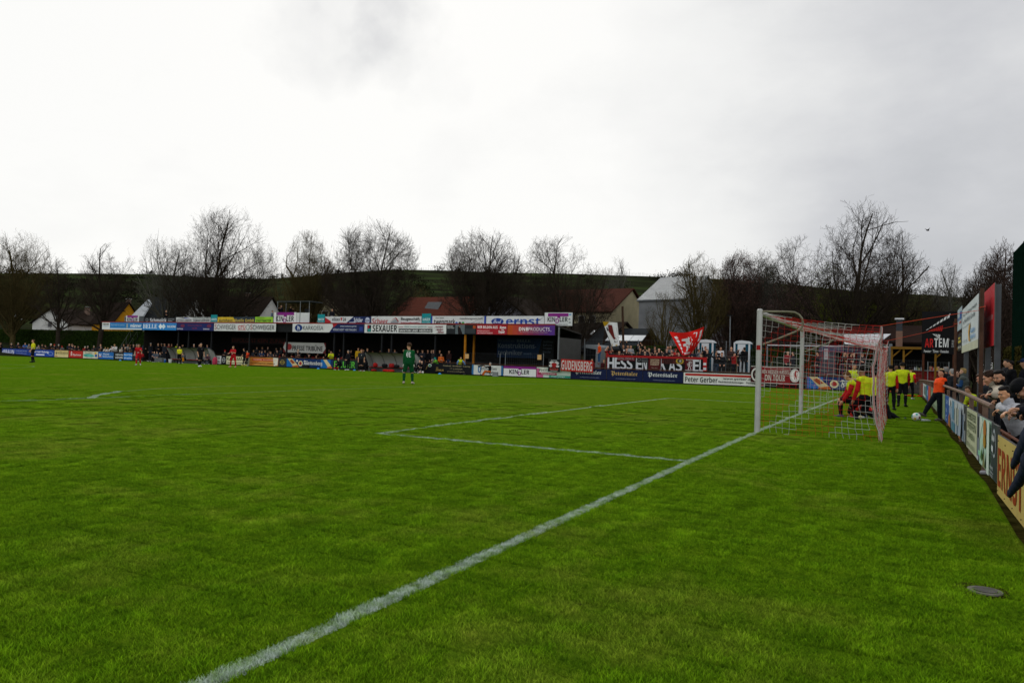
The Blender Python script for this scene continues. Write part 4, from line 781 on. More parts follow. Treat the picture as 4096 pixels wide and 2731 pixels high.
roofb(1300, 1484, 1266, '#c9cacb', [('p', [(0, 0), (0, .9), (.13, .4), (.13, 0)], '#a8262a'), ('p', [(.44, 0), (.63, 1), (1, 1), (1, 0)], '#1c2a56'), ('t', 'elluxx', 'b', .16, .42, .33, .88, '#22242a'), ('p', [(.34, .85), (.365, .4), (.39, .85)], '#b02a2e'), ('t', '24', 'b', .40, .42, .465, .85, '#22242a'), ('r', .31, .08, .42, .2, '#b02a2e'), ('t', 'Schüler', 'i', .64, .28, .83, .85, '#d3d7e2'), ('r', .54, .2, .68, .3, '#b9bfd0'), ('e', .93, .5, .05, .4, '#b9c0d3'), ('t', 'FUCHS', 'b', .885, .38, .975, .62, '#1c2a56')], 'red, white and navy rooftop board below the man in a dark jacket')
roofb(1485, 1686, 1265, '#cdcecd', [('t', 'Scheer', 'b', .02, .04, .34, .75, '#a81f2a'), ('p', [(.36, .3), (.5, .88), (.56, .4), (.55, .3), (.49, .75)], '#9a2329'), ('p', [(.4, .05), (.4, .35), (.5, .7), (.55, .3), (.55, .05)], '#8d9295'), ('t', 'Baugeschäft', 'b', .6, .42, .97, .88, '#1a1b1d'), ('t', 'Schlüsselfertigbau', 'b', .6, .04, .97, .34, '#9a2438')], 'white rooftop builder board with red lettering and roof emblem')
roofb(1687, 1724, 1254, '#16858b', TE, 'square teal rooftop sign beside the solar roof')
roofb(1725, 1944, 1264, '#cccdcc', [('r', 0, 0, .02, 1, '#2447a8'), ('r', .97, 0, 1, 1, '#2447a8'), ('t', 'Axel Siefert', 'p', .08, .7, .24, .92, '#222'), ('t', 'twenmark', 'b', .05, .05, .45, .68, '#131416'), ('e', .475, .2, .025, .17, '#2a5fa5'), ('e', .535, .2, .025, .17, '#2b2c2e'), ('e', .595, .2, .025, .17, '#35964f'), ('t', 'Gebäudemanagement GmbH', 'p', .53, .55, .95, .85, '#222326'), ('t', 'www.twenmark.de', 'b', .65, .06, .95, .32, '#2b2c30')], 'white rooftop board with blue ends and small round icons')
roofb(1945, 2177, 1264, '#cdcecf', [('e', .2, .42, .11, .36, '#1f3f8a'), ('t', 'Ford', 'c', .125, .22, .27, .66, '#d6dcea'), ('t', 'ernst', 'b', .35, .04, .94, .8, '#1f4798'), ('r', .35, .36, .78, .46, '#1f4798')], 'white rooftop board with a blue oval badge and huge blue letters')
roofb(2178, 2290, 1250, '#cdcecf', [('r', .12, .7, .86, .95, '#7d2277'), ('r', .46, .58, .56, .72, '#7d2277'), ('t', 'KIN', 'b', .11, .3, .38, .66, '#18181b'), ('t', 'D', 'b', .40, .18, .53, .55, '#8a3a86'), ('t', 'LER', 'b', .55, .3, .84, .66, '#18181b'), ('t', 'ETIKETTENSERVICE', 'p', .08, .03, .84, .14, '#5a5c60'), ('r', .88, .8, .96, .9, '#4d8fc0'), ('r', .87, .45, .93, .55, '#707478'), ('r', .88, .2, .95, .3, '#85898c')], 'tall white rooftop board with purple bar, rightmost on the roof')
# press platform on the roof
def pxz(u, v, Y): P = onY(u, v, Y); return P
e = empty('camera_platform', (X(1165, 47.3), 47.3, zt - .05), 0, 'white-fronted camera platform with a flat canopy, on the stand roof', 'camera platform'); OP = np.array([X(1165, 47.3), 47.3, zt - .05])
a, b_ = onY(1096, 1270, 47.2), onY(1185, 1270, 47.2); z1 = onY(1140, 1249, 47.2)[2]
s_ = sheet('front_panel', (a[0] - OP[0], -.1, 0), (1, 0, 0), (0, 0, 1), b_[0] - a[0], z1 - OP[2], Wh, KI, parent=e)
a2 = onY(1237, 1270, 47.2)[0]; mb = MB(); mb.bb(b_[0] + .03, a2, 47.2, 47.24, OP[2], z1 - .05, mat('#c9cac9', .5, .06, 2, key='plw')); part(mb, 'side_panel', e, OP)
mb = MB(); zc = onY(1170, 1204, 47.3)[2]; mb.bb(onY(1108, 1200, 47.2)[0], onY(1238, 1200, 47.2)[0], 47.2, 49.4, zc - .1, zc, mat('#3b3f40', .6, .1, 2)); part(mb, 'canopy', e, OP)
for u, Y in ((1110, 47.2), (1201, 47.2), (1144, 49.3), (1237, 47.25)):
    mb = MB(); x = onY(u, 1240, Y)[0]; mb.tube([(x, Y, OP[2]), (x, Y, zc - .05)], .04, gal, 6); part(mb, 'pole', e, OP)
mb = MB(); mb.bb(onY(1218, 1250, 48)[0], onY(1232, 1250, 48)[0], 48, 48.3, z1 - .1, z1 + .45, darkst); part(mb, 'monitor', e, OP)
# stays holding the rooftop boards
for k, (u, v, u2, v2) in enumerate([(990, 1264, 925, 1292), (838, 1267, 775, 1292), (1518, 1262, 1455, 1291), (1722, 1261, 1655, 1292), (1942, 1262, 1880, 1292), (2176, 1266, 2135, 1293), (1298, 1270, 1265, 1291)]):
    mb = MB(); A = onY(u, v, 47.15); B = onY(u2, v2, 46.7); B[2] = zt + .02; mb.tube([A, B], .018, gal, 5)
    tag(mb.build('brace'), f'thin steel stay in front of the rooftop boards, {ordw(k)} along', 'brace', 'stays of the rooftop boards')
# stairs at the left end
e = empty('staircase', (X(530, 48), 48, -.2), 0, 'dark steel staircase climbing to the roof at the left end of the stand', 'staircase'); OS = np.array([X(530, 48), 48, -.2])
A = onY(470, 1392, 47.8); B = onY(540, 1322, 47.8); A[2] = -.1; mb = MB()
for k in range(14):
    f = k / 13; p = A * (1 - f) + B * f; mb.box(p + [0, .5, 0], (.34, 1.0, .04), darkst)
part(mb, 'steps', e, OS)
for dy in (0, 1.0):
    mb = MB(); mb.tube([A + [0, dy, -.05], B + [0, dy, -.05]], .06, darkst, 6); part(mb, 'stringer', e, OS)
    mb = MB(); mb.tube([A + [0, dy, 0], A + [0, dy, 1.0], B + [0, dy, 1.0]], .025, gal, 6)
    for f in (.25, .5, .75, 1): p = A * (1 - f) + B * f; mb.tube([p + [0, dy, 0], p + [0, dy, 1.0]], .02, gal, 5)
    part(mb, 'handrail', e, OS)
# ---------------------------------------------------------------- dugouts
def dugout(u0, u1, vt, label, base_v):
    Yd = 43.9; a = onY(u0, base_v, Yd); b = onY(u1, base_v, Yd); w = b[0] - a[0]; zg = G(a[0], Yd); ztop = onY((u0 + u1) / 2, vt, Yd)[2]; H = ztop - zg
    e = empty('dugout', (a[0], Yd, zg), 0, label, 'dugout', 'team dugouts'); wm = mat('#8b8c88', .5, .12, 1.2, key='dug'); fr = mat('#5a5c5c', .5, .1, 3, key='dugf')
    prof = [(0, H), (.35, H + .0), (.9, H * .82), (1.25, H * .5), (1.35, 0)]
    mb = MB(); V = []; k = len(prof)
    for x in np.linspace(0, w, 12):
        V += [(x, p[0], p[1]) for p in prof]
    mb.add(V, [(i * k + j, (i + 1) * k + j, (i + 1) * k + j + 1, i * k + j + 1) for i in range(11) for j in range(k - 1)], wm)
    V2 = [(v[0], v[1] + .03, v[2] + .03) for v in V]; mb.add(V2, [(i * k + j, i * k + j + 1, (i + 1) * k + j + 1, (i + 1) * k + j) for i in range(11) for j in range(k - 1)], wm); mb.build('shell', e, True)
    for x in (0, w):
        mb = MB(); mb.prism([(0, H)] + prof[1:] + [(.75, 0), (.55, H * .45)], (x, 0, 0), (0, 1, 0), (0, 0, 1), .04, wm); mb.build('side_panel', e)
    for x in np.linspace(0, w, 5): mb = MB(); mb.tube([(x, p[0] - .02, p[1] - .03) for p in prof], .03, fr, 6); mb.build('rib', e, True)
    mb = MB(); mb.bb(.1, w - .1, .55, .95, .40, .46, mat('#8c1b1a', .5, .1, 3)); mb.bb(.1, w - .1, .9, .95, .0, .4, fr); mb.build('bench', e)
    return e, a, b, zg, Yd, H
D1 = dugout(665, 828, 1391, 'white curved dugout shelter, left one, behind the linesman', 1450)
D2 = dugout(1458, 1655, 1412, 'white curved dugout shelter, right one, partly hidden by the goalkeeper', 1478)
mb = MB(); a = onY(628, 1449, 43.6); mb.box((a[0] + .5, 43.6, .1), (1.3, .5, .5), mat('#5c5f60', .6, .1, 2)); tag(mb.build('equipment_box'), 'grey equipment box left of the left-hand dugout', 'box')
def lump(u, v, c, w, hgt, label, Y=44.3, cat='bag', z=None, name='bag'):
    P = onY(u, v, Y); zz = G(P[0], Y) if z is None else z; pr = []
    for i in range(7): pr.append(('e', (np.array([random.uniform(-.3, .3) * w, random.uniform(-.12, .12), hgt * random.uniform(.3, .5)]), np.eye(3), np.array([w * .3, .16, hgt * .5])), 0, .05))
    V, Q, T = grow(pr, .035); return tag(link_mesh(name, V, Q, [fabric(c)], loc=(P[0], Y, zz), smooth=True), label, cat)
z46 = G(-40, 44) + .45
lump(1500, 1450, '#9c1c1c', .55, .42, 'red kit bag at the left on the right-hand dugout bench', z=z46); lump(1538, 1455, '#17181b', .6, .35, 'black kit bag beside a red one on the dugout bench', z=z46); lump(1568, 1455, '#8f1d1d', .5, .42, 'red kit bag near the middle of the dugout bench', z=z46)
lump(1588, 1458, '#1a1b1e', .45, .3, 'black and yellow kit bag, right on the dugout bench', z=z46); lump(1495, 1478, '#8f1d1d', .5, .25, 'red bib pile under the left of the dugout bench', Y=44.2); lump(1555, 1482, '#a02018', 1.3, .28, 'wide heap of red bibs on the grass before the dugout', Y=43.8)
lump(1615, 1480, '#a3a5a5', .4, .35, 'white and red bag beside the goalkeeper, by the dugout', Y=43.8); lump(1345, 1458, '#a31d1b', .4, .3, 'red bib held before the sitting coach', Y=43.9)
lump(860, 1435, '#b03a52', .45, .9, 'pink and grey jackets hanging at the right of the left dugout', Y=44.3, cat='jackets', name='jackets'); lump(830, 1420, '#575c66', .7, .8, 'grey jackets heaped on the right end of the left dugout', Y=44.5, cat='jackets', name='jackets')
def bucket(u, v, c, label, Y=43.8, s=1.0):
    P = onY(u, v, Y); z = G(P[0], Y); mb = MB(); mb.tube([(0, 0, 0), (0, 0, .32 * s)], [.15 * s, .19 * s], signmat(c), 12); mb.tube([(0, 0, .32 * s), (0, 0, .35 * s)], .2 * s, signmat(Wh), 12); return tag(mb.build('bucket', None, True, (P[0], Y, z)), label, 'bucket')
bucket(657, 1450, '#1f62b8', 'blue cool box tub standing left of the left dugout', s=1.1); bucket(682, 1433, '#c9c9c6', 'white bucket inside the left dugout', Y=44.2, s=1.2)
mb = MB(); P = onY(1223, 1468, 44.6); mb.box((P[0], 44.6, G(-40, 44.6) + .18), (.75, .35, .36), darkst); tag(mb.build('speaker_box'), 'black box on the grass before the blue beer board', 'box')
def ballobj(P, r, label, c='#d5d5d2', spots=()):
    mb = MB(); mb.ball((0, 0, 0), r, mat(c, .35, .04, 4, key=('ball', c)), 24, 16)
    for d, cc, rr in spots:
        d = un(d); a = un(np.cross(d, [0, 0, 1.01])); b = np.cross(d, a); cen = np.zeros(3); n = 12
        ring = [un(d + rr * (a * math.cos(2 * math.pi * i / n) + b * math.sin(2 * math.pi * i / n))) * (r + .0015) for i in range(n)]
        mb.add([d * (r + .002)] + ring, [(0, i + 1, (i + 1) % n + 1) for i in range(n)], signmat(cc, .35))
    return tag(mb.build('football', None, True, P), label, 'football')
for u, v, lb in ((1680, 1487, 'pale pink football on the grass left of its neighbour by the coaches'), (1691, 1487, 'white football touching the pink one by the coaches')):
    P = onY(u, v, 43.4); ballobj((P[0], 43.4, G(P[0], 43.4) + .11), .11, lb, '#c9a9a0' if u == 1680 else '#d0cfcc', [((1, -1, .2), '#8a3a30', .3), ((-.6, -1, 0), '#8a3a30', .25)])
P = onY(1188, 1452, 43.9); ballobj((P[0], 43.9, .55), .11, 'white football flying past the blue beer board', spots=[((.4, -1, .3), '#3a3a3a', .3)])
for k, (u, v) in enumerate([(481, 1443), (1273, 1475), (1418, 1481), (1759, 1493)]):
    P = onY(u, v, 44.2); mb = MB(); mb.tube([(0, 0, 0), (0, 0, .04), (0, 0, .12)], [.16, .14, .05], signmat('#3a8fd0'), 10)
    tag(mb.build('marker_cone', None, True, (P[0], 44.2, G(P[0], 44.2))), f'small blue marker cone on the far touchline, {ordw(k)} from the left', 'cone', 'blue marker cones')
# site fence in the right bay
def mesh_fence(name, x0, x1, Y, z0, z1, posts, label, wm, step=.14, rows=6, pm=None):
    e = empty(name, (x0, Y, z0), 0, label, 'fence'); mb = MB(); r = .0035
    for x in np.arange(x0, x1, step): mb.tube([(x - x0, 0, 0), (x - x0, 0, z1 - z0)], r, wm, 3, False)
    for z in np.linspace(0.02, z1 - z0, rows): mb.tube([(0, 0, z), (x1 - x0, 0, z)], r * 1.3, wm, 3, False)
    mb.build('wire_mesh', e)
    for x in posts: mb = MB(); mb.tube([(x - x0, 0, -.2), (x - x0, 0, z1 - z0 + .05)], .035, pm or wm, 6); mb.build('post', e, True)
    return e
wirem = mat('#5d6062', .5, .1, 3, key='wire'); grnpost = mat('#5b4a30', .7, .2, 4, key='gpost')
for u0, u1, lb in ((1865, 2004, 'steel site-fence panel with a paper notice, left bay'), (2025, 2177, 'steel site-fence panel with a yellow notice, right of its twin')):
    Y = 46.5; a, b_ = X(u0, Y), X(u1, Y); zz = onY((u0 + u1) / 2, 1413, Y)[2]; f_ = mesh_fence('site_fence', a, b_, Y, .1, zz, [a, b_], lb, gal, .22, 3)
    nx = X(1873 if u0 < 1900 else 2163, Y - .05) - a; mb = MB(); mb.bb(nx - .25, nx + .15, -.06, -.04, zz - .65, zz - .2, signmat('#c9a06a')); mb.build('notice', f_)
# ================================================================ terraces and fences of the away corner, houses, hedges, trees
tw = mat('#4b4641', .9, .3, 1.5, bump=.01, key='terr')
mb = MB(); xa, xb = X(2330, 47), 5.0
mb.bb(xa, xb, 46.6, 47.0, -.3, .30, tw); mb.bb(xa, xb, 47.0, 48.0, -.3, .42, tw); mb.bb(xa, xb, 48.0, 49.0, -.3, .68, tw); mb.bb(xa, xb, 49.0, 50.2, -.3, .94, tw)
tag(mb.build('terrace'), kind='structure')
TER = lambda Y: .42 if Y < 48 else (.68 if Y < 49 else .94 if Y < 50.2 else -.2)
a, b_ = X(2422, 46.2), X(3690, 46.2)
mesh_fence('mesh_fence', a, b_, 46.2, .0, onY(2430, 1412, 46.2)[2], [onY(u, 1430, 46.2)[0] for u in (2422, 2547, 2675, 2810, 2947, 3090, 3236, 3380, 3540)], 'grey wire mesh fence along the front of the away terrace', wirem, .16, 8, grnpost)
mesh_fence('mesh_fence', X(2340, 51), X(3300, 51), 51.0, -.2, onY(2900, 1366, 51)[2], list(np.linspace(X(2340, 51), X(3300, 51), 9)), 'tall wire mesh fence behind the away terrace', wirem, .3, 6, gal)
# fan banners
fb = 'fan banners tied to the fences'
hang(2427, 2828, 1424, 1486, 46.1, '#2a1113', [('r', 0, .06, 1, 1, '#94181b'), ('r', .006, .05, 1, .86, '#0e0e10')] +
     [('t', ch, 'b', x0, .07, x1, .84, '#bfc0c6') for ch, x0, x1 in (('H', .008, .078), ('E', .082, .142), ('S', .146, .206), ('S', .21, .27), ('E', .305, .365), ('N', .37, .418), ('K', .545, .61), ('A', .635, .70), ('S', .705, .765), ('S', .80, .86), ('E', .868, .925), ('L', .93, .965))] +
     [('r', .965, .1, 1, .95, '#a41c1e'), ('r', .968, .2, .995, .36, '#c6c6ca'), ('r', .968, .5, .995, .66, '#c6c6ca'), ('r', .0, .86, .965, 1, '#94181b')], 'huge white-lettered fan banner along the away fence', group=fb)
hang(2469, 2540, 1427, 1442, 46.05, '#5d1a24', [('t', 'LOYAL CREW KS', 'i', .04, .15, .96, .88, '#121113'), ('t', 'LOYAL CREW KS', 'p', .05, .2, .95, .84, '#a98f92')], 'small maroon banner over the first big letters', group=fb, thick=.01)
hang(2547, 2593, 1427, 1449, 46.05, '#1c1c1e', [('e', .2, .5, .15, .36, '#5b5d60'), ('e', .2, .5, .1, .22, '#222'), ('t', 'JUGEND', 'b', .42, .55, .95, .9, '#6b6d70'), ('t', 'BANDE', 'b', .45, .12, .95, .45, '#6b6d70')], 'small black banner with a grey round mark', group=fb, thick=.01)
hang(2594, 2644, 1428, 1477, 46.05, '#4c181a', [('t', 'SEKTION', 'b', .15, .68, .85, .84, '#b7a489'), ('t', 'STADION', 'b', .15, .50, .85, .65, '#b7a489'), ('t', 'VERBOT', 'b', .15, .32, .85, .47, '#b7a489'), ('t', 'Wieso, bitte?', 's', .25, .06, .75, .16, '#8f8274')], 'dark red square banner with three beige lines', group=fb, thick=.01)
hang(2646, 2738, 1431, 1455, 46.05, '#4d2220', [('t', 'HUETRICH', 'i', .04, .5, .62, .94, '#0f0f10'), ('t', 'BANDE', 'i', .1, .05, .5, .5, '#0f0f10'), ('e', .8, .5, .17, .5, '#a48a2c'), ('e', .8, .5, .11, .34, '#3c3a36'), ('e', .82, .5, .05, .2, '#98968e')], 'maroon and black banner with a gold round wreath', group=fb, thick=.01)
def lion(mb_, o, ax, up, w, h, m, lay, flip=False):
    nn_ = np.cross(ax, up)
    def put(pts): mb_.add([o + ax * ((1 - p[0]) if flip else p[0]) * w + up * p[1] * h + nn_ * lay for p in pts], [tuple(range(len(pts)))], m)
    put([(.38, .42), (.52, .36), (.62, .62), (.60, .80), (.48, .86), (.40, .70)])        # body, rearing
    put([(.50, .80), (.62, .78), (.70, .90), (.60, .99), (.46, .96)]); put([(.44, .92), (.50, .8), (.34, .78), (.36, .88)])   # head, mane
    put([(.42, .74), (.44, .66), (.22, .62), (.12, .70), (.2, .72)]); put([(.44, .62), (.46, .54), (.28, .44), (.14, .50), (.24, .53)])  # fore legs
    put([(.38, .44), (.50, .38), (.40, .2), (.46, .04), (.28, .02), (.32, .18)]); put([(.48, .40), (.58, .42), (.68, .24), (.78, .1), (.64, .06), (.58, .22)])  # hind legs
    put([(.56, .42), (.60, .38), (.86, .44), (.88, .62), (.80, .80), (.84, .60), (.78, .48)]); put([(.76, .78), (.84, .76), (.88, .92), (.78, .95)])   # tail
hang(2740, 2776, 1432, 1481, 46.05, '#50131a', [('r', .0, .0, 1, .03, '#bdb4b2'), ('r', .0, .97, 1, 1, '#bdb4b2'), ('t', 'BLIDDER', 'b', .12, .8, .88, .93, '#bdb4b2')], 'upright maroon banner with a white lion', group=fb, thick=.01)
def extra_lion(lb, u0, u1, vt, vb, Y, c, lay=.02, flip=False):
    o = [q for q in bpy.data.objects if q.get('label') == lb][0]; me = o.data; mbx = MB()
    a = onY(u0, (vt + vb) / 2, Y); b = onY(u1, (vt + vb) / 2, Y); z1 = onY((u0 + u1) / 2, vt, Y)[2]; z0 = onY((u0 + u1) / 2, vb, Y)[2]
    lion(mbx, np.array([a[0], Y - lay, z0]), np.array([1., 0, 0]), np.array([0, 0, 1.]), b[0] - a[0], z1 - z0, signmat(c), 0, flip)
    V0 = [tuple(v.co) for v in me.vertices]; F0 = [list(p.vertices) for p in me.polygons]; M0 = [p.material_index for p in me.polygons]; ms = list(me.materials); n0 = len(V0)
    me.clear_geometry(); me.from_pydata(V0 + mbx.V, [], F0 + [[i + n0 for i in f] for f in mbx.F]); me.materials.append(mbx.mats[0]); me.polygons.foreach_set('material_index', M0 + [len(ms)] * len(mbx.F)); me.update()
extra_lion('upright maroon banner with a white lion', 2744, 2772, 1444, 1479, 46.05, '#b9b0b0')
hang(3003, 3202, 1466, 1534, 45.3, '#3a1518', [('r', .2, .0, .8, 1, '#7d1f22'), ('r', 0, 0, 1, .04, '#b9b4ae'), ('r', 0, .96, 1, 1, '#b9b4ae'), ('e', .11, .5, .10, .40, '#c6c2be'), ('e', .11, .5, .07, .29, '#2a1214'), ('e', .89, .5, .10, .40, '#c6c2be'), ('e', .89, .5, .07, .29, '#e0dcd8'), ('t', 'KSV HESSEN KASSEL', 'b', .24, .58, .78, .8, '#b9b0a8'), ('t', 'ON TOUR', 'b', .29, .16, .70, .52, '#c0b6ac')], 'red and black travelling-fans banner with two round crests', group=fb)
extra_lion('red and black travelling-fans banner with two round crests', 3171, 3194, 1482, 1518, 45.3, '#9a1c22', .06); extra_lion('red and black travelling-fans banner with two round crests', 3016, 3036, 1484, 1516, 45.3, '#b9b0a8', .06)
hang(3114, 3188, 1533, 1540, 45.32, '#8e1f2c', [('t', 'Bar · Pizzeria', 'b', .05, .2, .6, .8, '#b56a70')], 'narrow red strip board under the travelling-fans banner')
sheet('banner', onY(2243, 1482, 45.2), (1, 0, -.03), (0, 0, 1), onY(2372, 1482, 45.2)[0] - onY(2243, 1482, 45.2)[0], 1.05, '#a4231c', [('t', 'GUDENSBERG', 'b', .015, .1, .97, .9, '#c0b8b4')], 'red banner with tall hand-painted white capitals, hung over the touchline rail', 'banner', fb, .015)
sheet('banner', onY(2192, 1484, 45.2), (1, 0, -.03), (0, 0, 1), onY(2240, 1484, 45.2)[0] - onY(2192, 1484, 45.2)[0], 1.1, '#1e1e20', [('e', .3, .7, .2, .13, '#b9b9b6'), ('e', .7, .7, .2, .13, '#b9b9b6'), ('e', .5, .52, .24, .2, '#8f1d1c'), ('e', .2, .45, .14, .1, '#b9b9b6'), ('e', .8, .45, .14, .1, '#b9b9b6'), ('t', 'ERHÖHTER', 'b', .25, .86, .75, .96, '#b5b5b3'), ('t', 'RISIKO', 'i', .15, .1, .85, .28, '#b04a3c'), ('r', .2, .05, .8, .08, '#b9b9b6')], 'dark square banner with white smoke and a red shape, left of the red banner', 'banner', fb, .015)
# flags held up by fans
def flag(name, corners, Y, nu, nv, col, label, pole, deco=None, amp=.12, sagx=0, sagy=0):
    """corners: pixel outline tl, tr, br, bl, laid on a waving sheet round depth Y"""
    tl, tr, br, bl = [np.array(c, float) for c in corners]; e0 = onY(*pole[0], Y); e = empty(name, (e0[0], Y, e0[2]), 0, label, 'flag', 'flags waved on the away terrace'); off = np.array([e0[0], Y, e0[2]])
    def P(s, t):
        q = (tl * (1 - s) + tr * s) * (1 - t) + (bl * (1 - s) + br * s) * t + np.array([sagx * math.sin(math.pi * t) * s, sagy * math.sin(math.pi * s) * (1 - t) ** 1.5])
        y = Y + amp * math.sin(3.1 * s * 2 + 2 * t) + amp * .6 * math.sin(9 * s - 3 * t); return onY(q[0], q[1], y)
    V = [P(i / nu, j / nv) for i in range(nu + 1) for j in range(nv + 1)]; F = [(i * (nv + 1) + j, i * (nv + 1) + j + 1, (i + 1) * (nv + 1) + j + 1, (i + 1) * (nv + 1) + j) for i in range(nu) for j in range(nv)]
    mb = MB(); mb.add(V, F, col); mb.add([v + [0, .02, 0] for v in V], [f[::-1] for f in F], col)
    for poly, c in (deco or []):
        pts = [P(s, t) + [0, -.02, 0] for s, t in poly]; mb.add(pts, [tuple(range(len(pts)))], signmat(c))
    part(mb, 'cloth', e, off, True); mb = MB(); mb.tube([onY(*pole[0], Y), onY(*pole[1], Y)], .02, darkst, 5); part(mb, 'pole', e, off)
    return e
redf = mat('#c41a14', .8, .08, 2, key='redflag'); whf = mat('#c9c9c9', .8, .06, 2, key='whflag')
# the big red flag: a quad pulled to a point, with lion and wreath
deco = []
for pts in ([(.40, .30), (.55, .22), (.66, .45), (.60, .60), (.46, .55)], [(.30, .30), (.42, .28), (.44, .40), (.28, .38)], [(.30, .52), (.46, .48), (.44, .62), (.30, .62)], [(.60, .25), (.72, .08), (.82, .12), (.80, .3), (.66, .42)], [(.55, .55), (.70, .52), (.84, .55), (.86, .68), (.72, .62), (.6, .72)], [(.40, .58), (.56, .62), (.56, .82), (.44, .86), (.46, .7)]):
    deco.append((pts, '#d3cfd0'))
for i in range(5): t0 = .2 + i * .15; deco.append(([(.07 + .02 * i, t0), (.17 + .01 * i, t0 - .03), (.2 + .01 * i, t0 + .07), (.10 + .02 * i, t0 + .11)], '#d3cfd0'))
for i in range(5): s0_ = .32 + i * .1; deco.append(([(s0_, .90), (s0_ + .07, .86), (s0_ + .09, .92), (s0_ + .03, .97)], '#d3cfd0'))
for i in range(3): t0 = .12 + i * .14; deco.append(([(.90, t0), (.965, t0 - .04), (.96, t0 + .08), (.905, t0 + .12)], '#d3cfd0'))
fe = flag('flag', [(2677, 1326), (2816, 1306), (2760, 1418), (2728, 1424)], 47.3, 16, 12, redf, 'big waving red flag with a white lion and wreath', [(2672, 1320), (2722, 1450)], deco, .3, 12, 13)
d2 = [([(.0, 0), (.45, .0), (.2, .14), (.0, .2)], '#a8851e'), ([(.3, .12), (.6, .12), (.62, .62), (.78, .72), (.5, .74), (.22, .4)], '#631e1e'), ([(.62, .18), (.95, .24), (.98, .66), (.7, .6)], '#b5b3b2'), ([(.1, .26), (.2, .2), (.24, .36), (.12, .38)], '#19191b'), ([(.5, .78), (.85, .78), (.8, .86), (.5, .86)], '#19191b'), ([(.15, .9), (.9, .9), (.7, 1), (.1, 1)], '#a8851e')]
flag('flag', [(2411, 1286), (2469, 1290), (2478, 1381), (2446, 1386)], 47.6, 8, 14, whf, 'furled white, gold and dark red flag held aloft left of the brown pole', [(2409, 1284), (2452, 1400)], d2, .08)
mb = MB(); A = onY(2490, 1225, 54); B = onY(2497, 1430, 54); mb.tube([B - [0, 0, 1.5], A], [.14, .11], mat('#3a2a1e', .8, .25, 4)); tag(mb.build('utility_pole'), 'brown wooden pole standing behind the away fans', 'pole')
mb = MB(); A = onY(2921, 1262, 52.5); B = onY(2920, 1400, 52.5); mb.tube([B - [0, 0, 1.6], A], .05, gal, 8); mb.box(A + [0, -.1, 0], (.45, .3, .08), darkst); tag(mb.build('lamp_post'), 'thin grey lamp post between the two portable toilets', 'lamp post')
# portable toilets
def toilet(u0, u1, vt, label):
    Y = 50.9; a = onY(u0, 1440, Y); w = onY(u1, 1440, Y)[0] - a[0]; z0 = .3; H = onY((u0 + u1) / 2, vt, Y)[2] - z0; e = empty('portable_toilet', (a[0], Y, z0), 0, label, 'portable toilet', 'portable toilets')
    wm = mat('#c3c8ca', .45, .05, 2, key='wc'); bm = mat('#0b4354', .45, .08, 2, key='wcb')
    mb = MB(); mb.bb(0, w, 0, 1.2, .05, H - .28, bm); mb.build('cabin', e)
    mb = MB(); mb.bb(w * .22, w * .74, -.05, 0.0, .12, H - .34, wm); mb.bb(w * .32, w * .6, -.07, -.04, H * .55, H * .6, wm); mb.build('door', e)
    mb = MB(); V, F = glyphs('TOI', 'b'); mb.add([(w * (.26 + .25 * v[0]), -.075, H * (.62 + .06 * v[1])) for v in V], F, signmat('#20303a')); mb.add([(w * (.26 + .25 * v[0]), -.075, H * (.53 + .06 * v[1])) for v in V], F, signmat('#20303a')); mb.build('lettering', e)
    for x in (0, w): mb = MB(); mb.bb(x - .07, x + .07, -.04, .1, 0, H - .2, wm); mb.build('corner_post', e)
    mb = MB(); prof = [(-.06, H - .30), (-.06, H - .22), (.15, H - .06), (w * .5, H), (w - .15, H - .06), (w + .06, H - .22), (w + .06, H - .30)]; mb.prism(prof, (0, -.07, 0), (1, 0, 0), (0, 0, 1), 1.35, wm); mb.build('roof', e)
toilet(2793, 2849, 1357, 'white and blue portable toilet partly behind the red flag'); toilet(2937, 2996, 1361, 'white and blue portable toilet behind the man in a black coat')
# van behind the orange steward
Y = 53.5; a = onY(2340, 1440, Y); w = onY(2398, 1440, Y)[0] - a[0]; z0 = -.2; e = empty('parked_van', (a[0], Y, z0), 0, 'silver van parked behind the mesh fence, left of the away fans', 'van'); sm = mat('#8d9396', .35, .06, 2, metal=.4, key='van'); gl = mat('#0c0e10', .15, .1, 2, key='glass', spec=.5)
H = onY(2370, 1378, Y)[2] - z0; mb = MB(); mb.prism([(0, .35), (w, .35), (w, H * .55), (w * .93, H * .92), (w * .8, H), (0, H)], (0, 0, 0), (1, 0, 0), (0, 0, 1), 4.6, sm); mb.build('body', e)
mb = MB(); mb.prism([(.05, H * .48), (w * .72, H * .46), (w * .74, H * .86), (.05, H * .9)], (0, -.03, 0), (1, 0, 0), (0, 0, 1), .02, gl); mb.build('rear_window', e)
mb = MB(); mb.bb(.0, w, -.06, 0, .3, .62, mat('#1c2c4c', .5, .1, 2)); mb.build('bumper', e)
for x in (.3, w - .3): mb = MB(); mb.tube([(x, .5, .34), (x, .8, .34)], .34, darkst, 16); mb.build('wheel', e)
for x in (w - .12,): mb = MB(); mb.bb(x, x + .1, -.05, .0, H * .42, H * .7, signmat('#8a1a1a')); mb.build('tail_light', e)
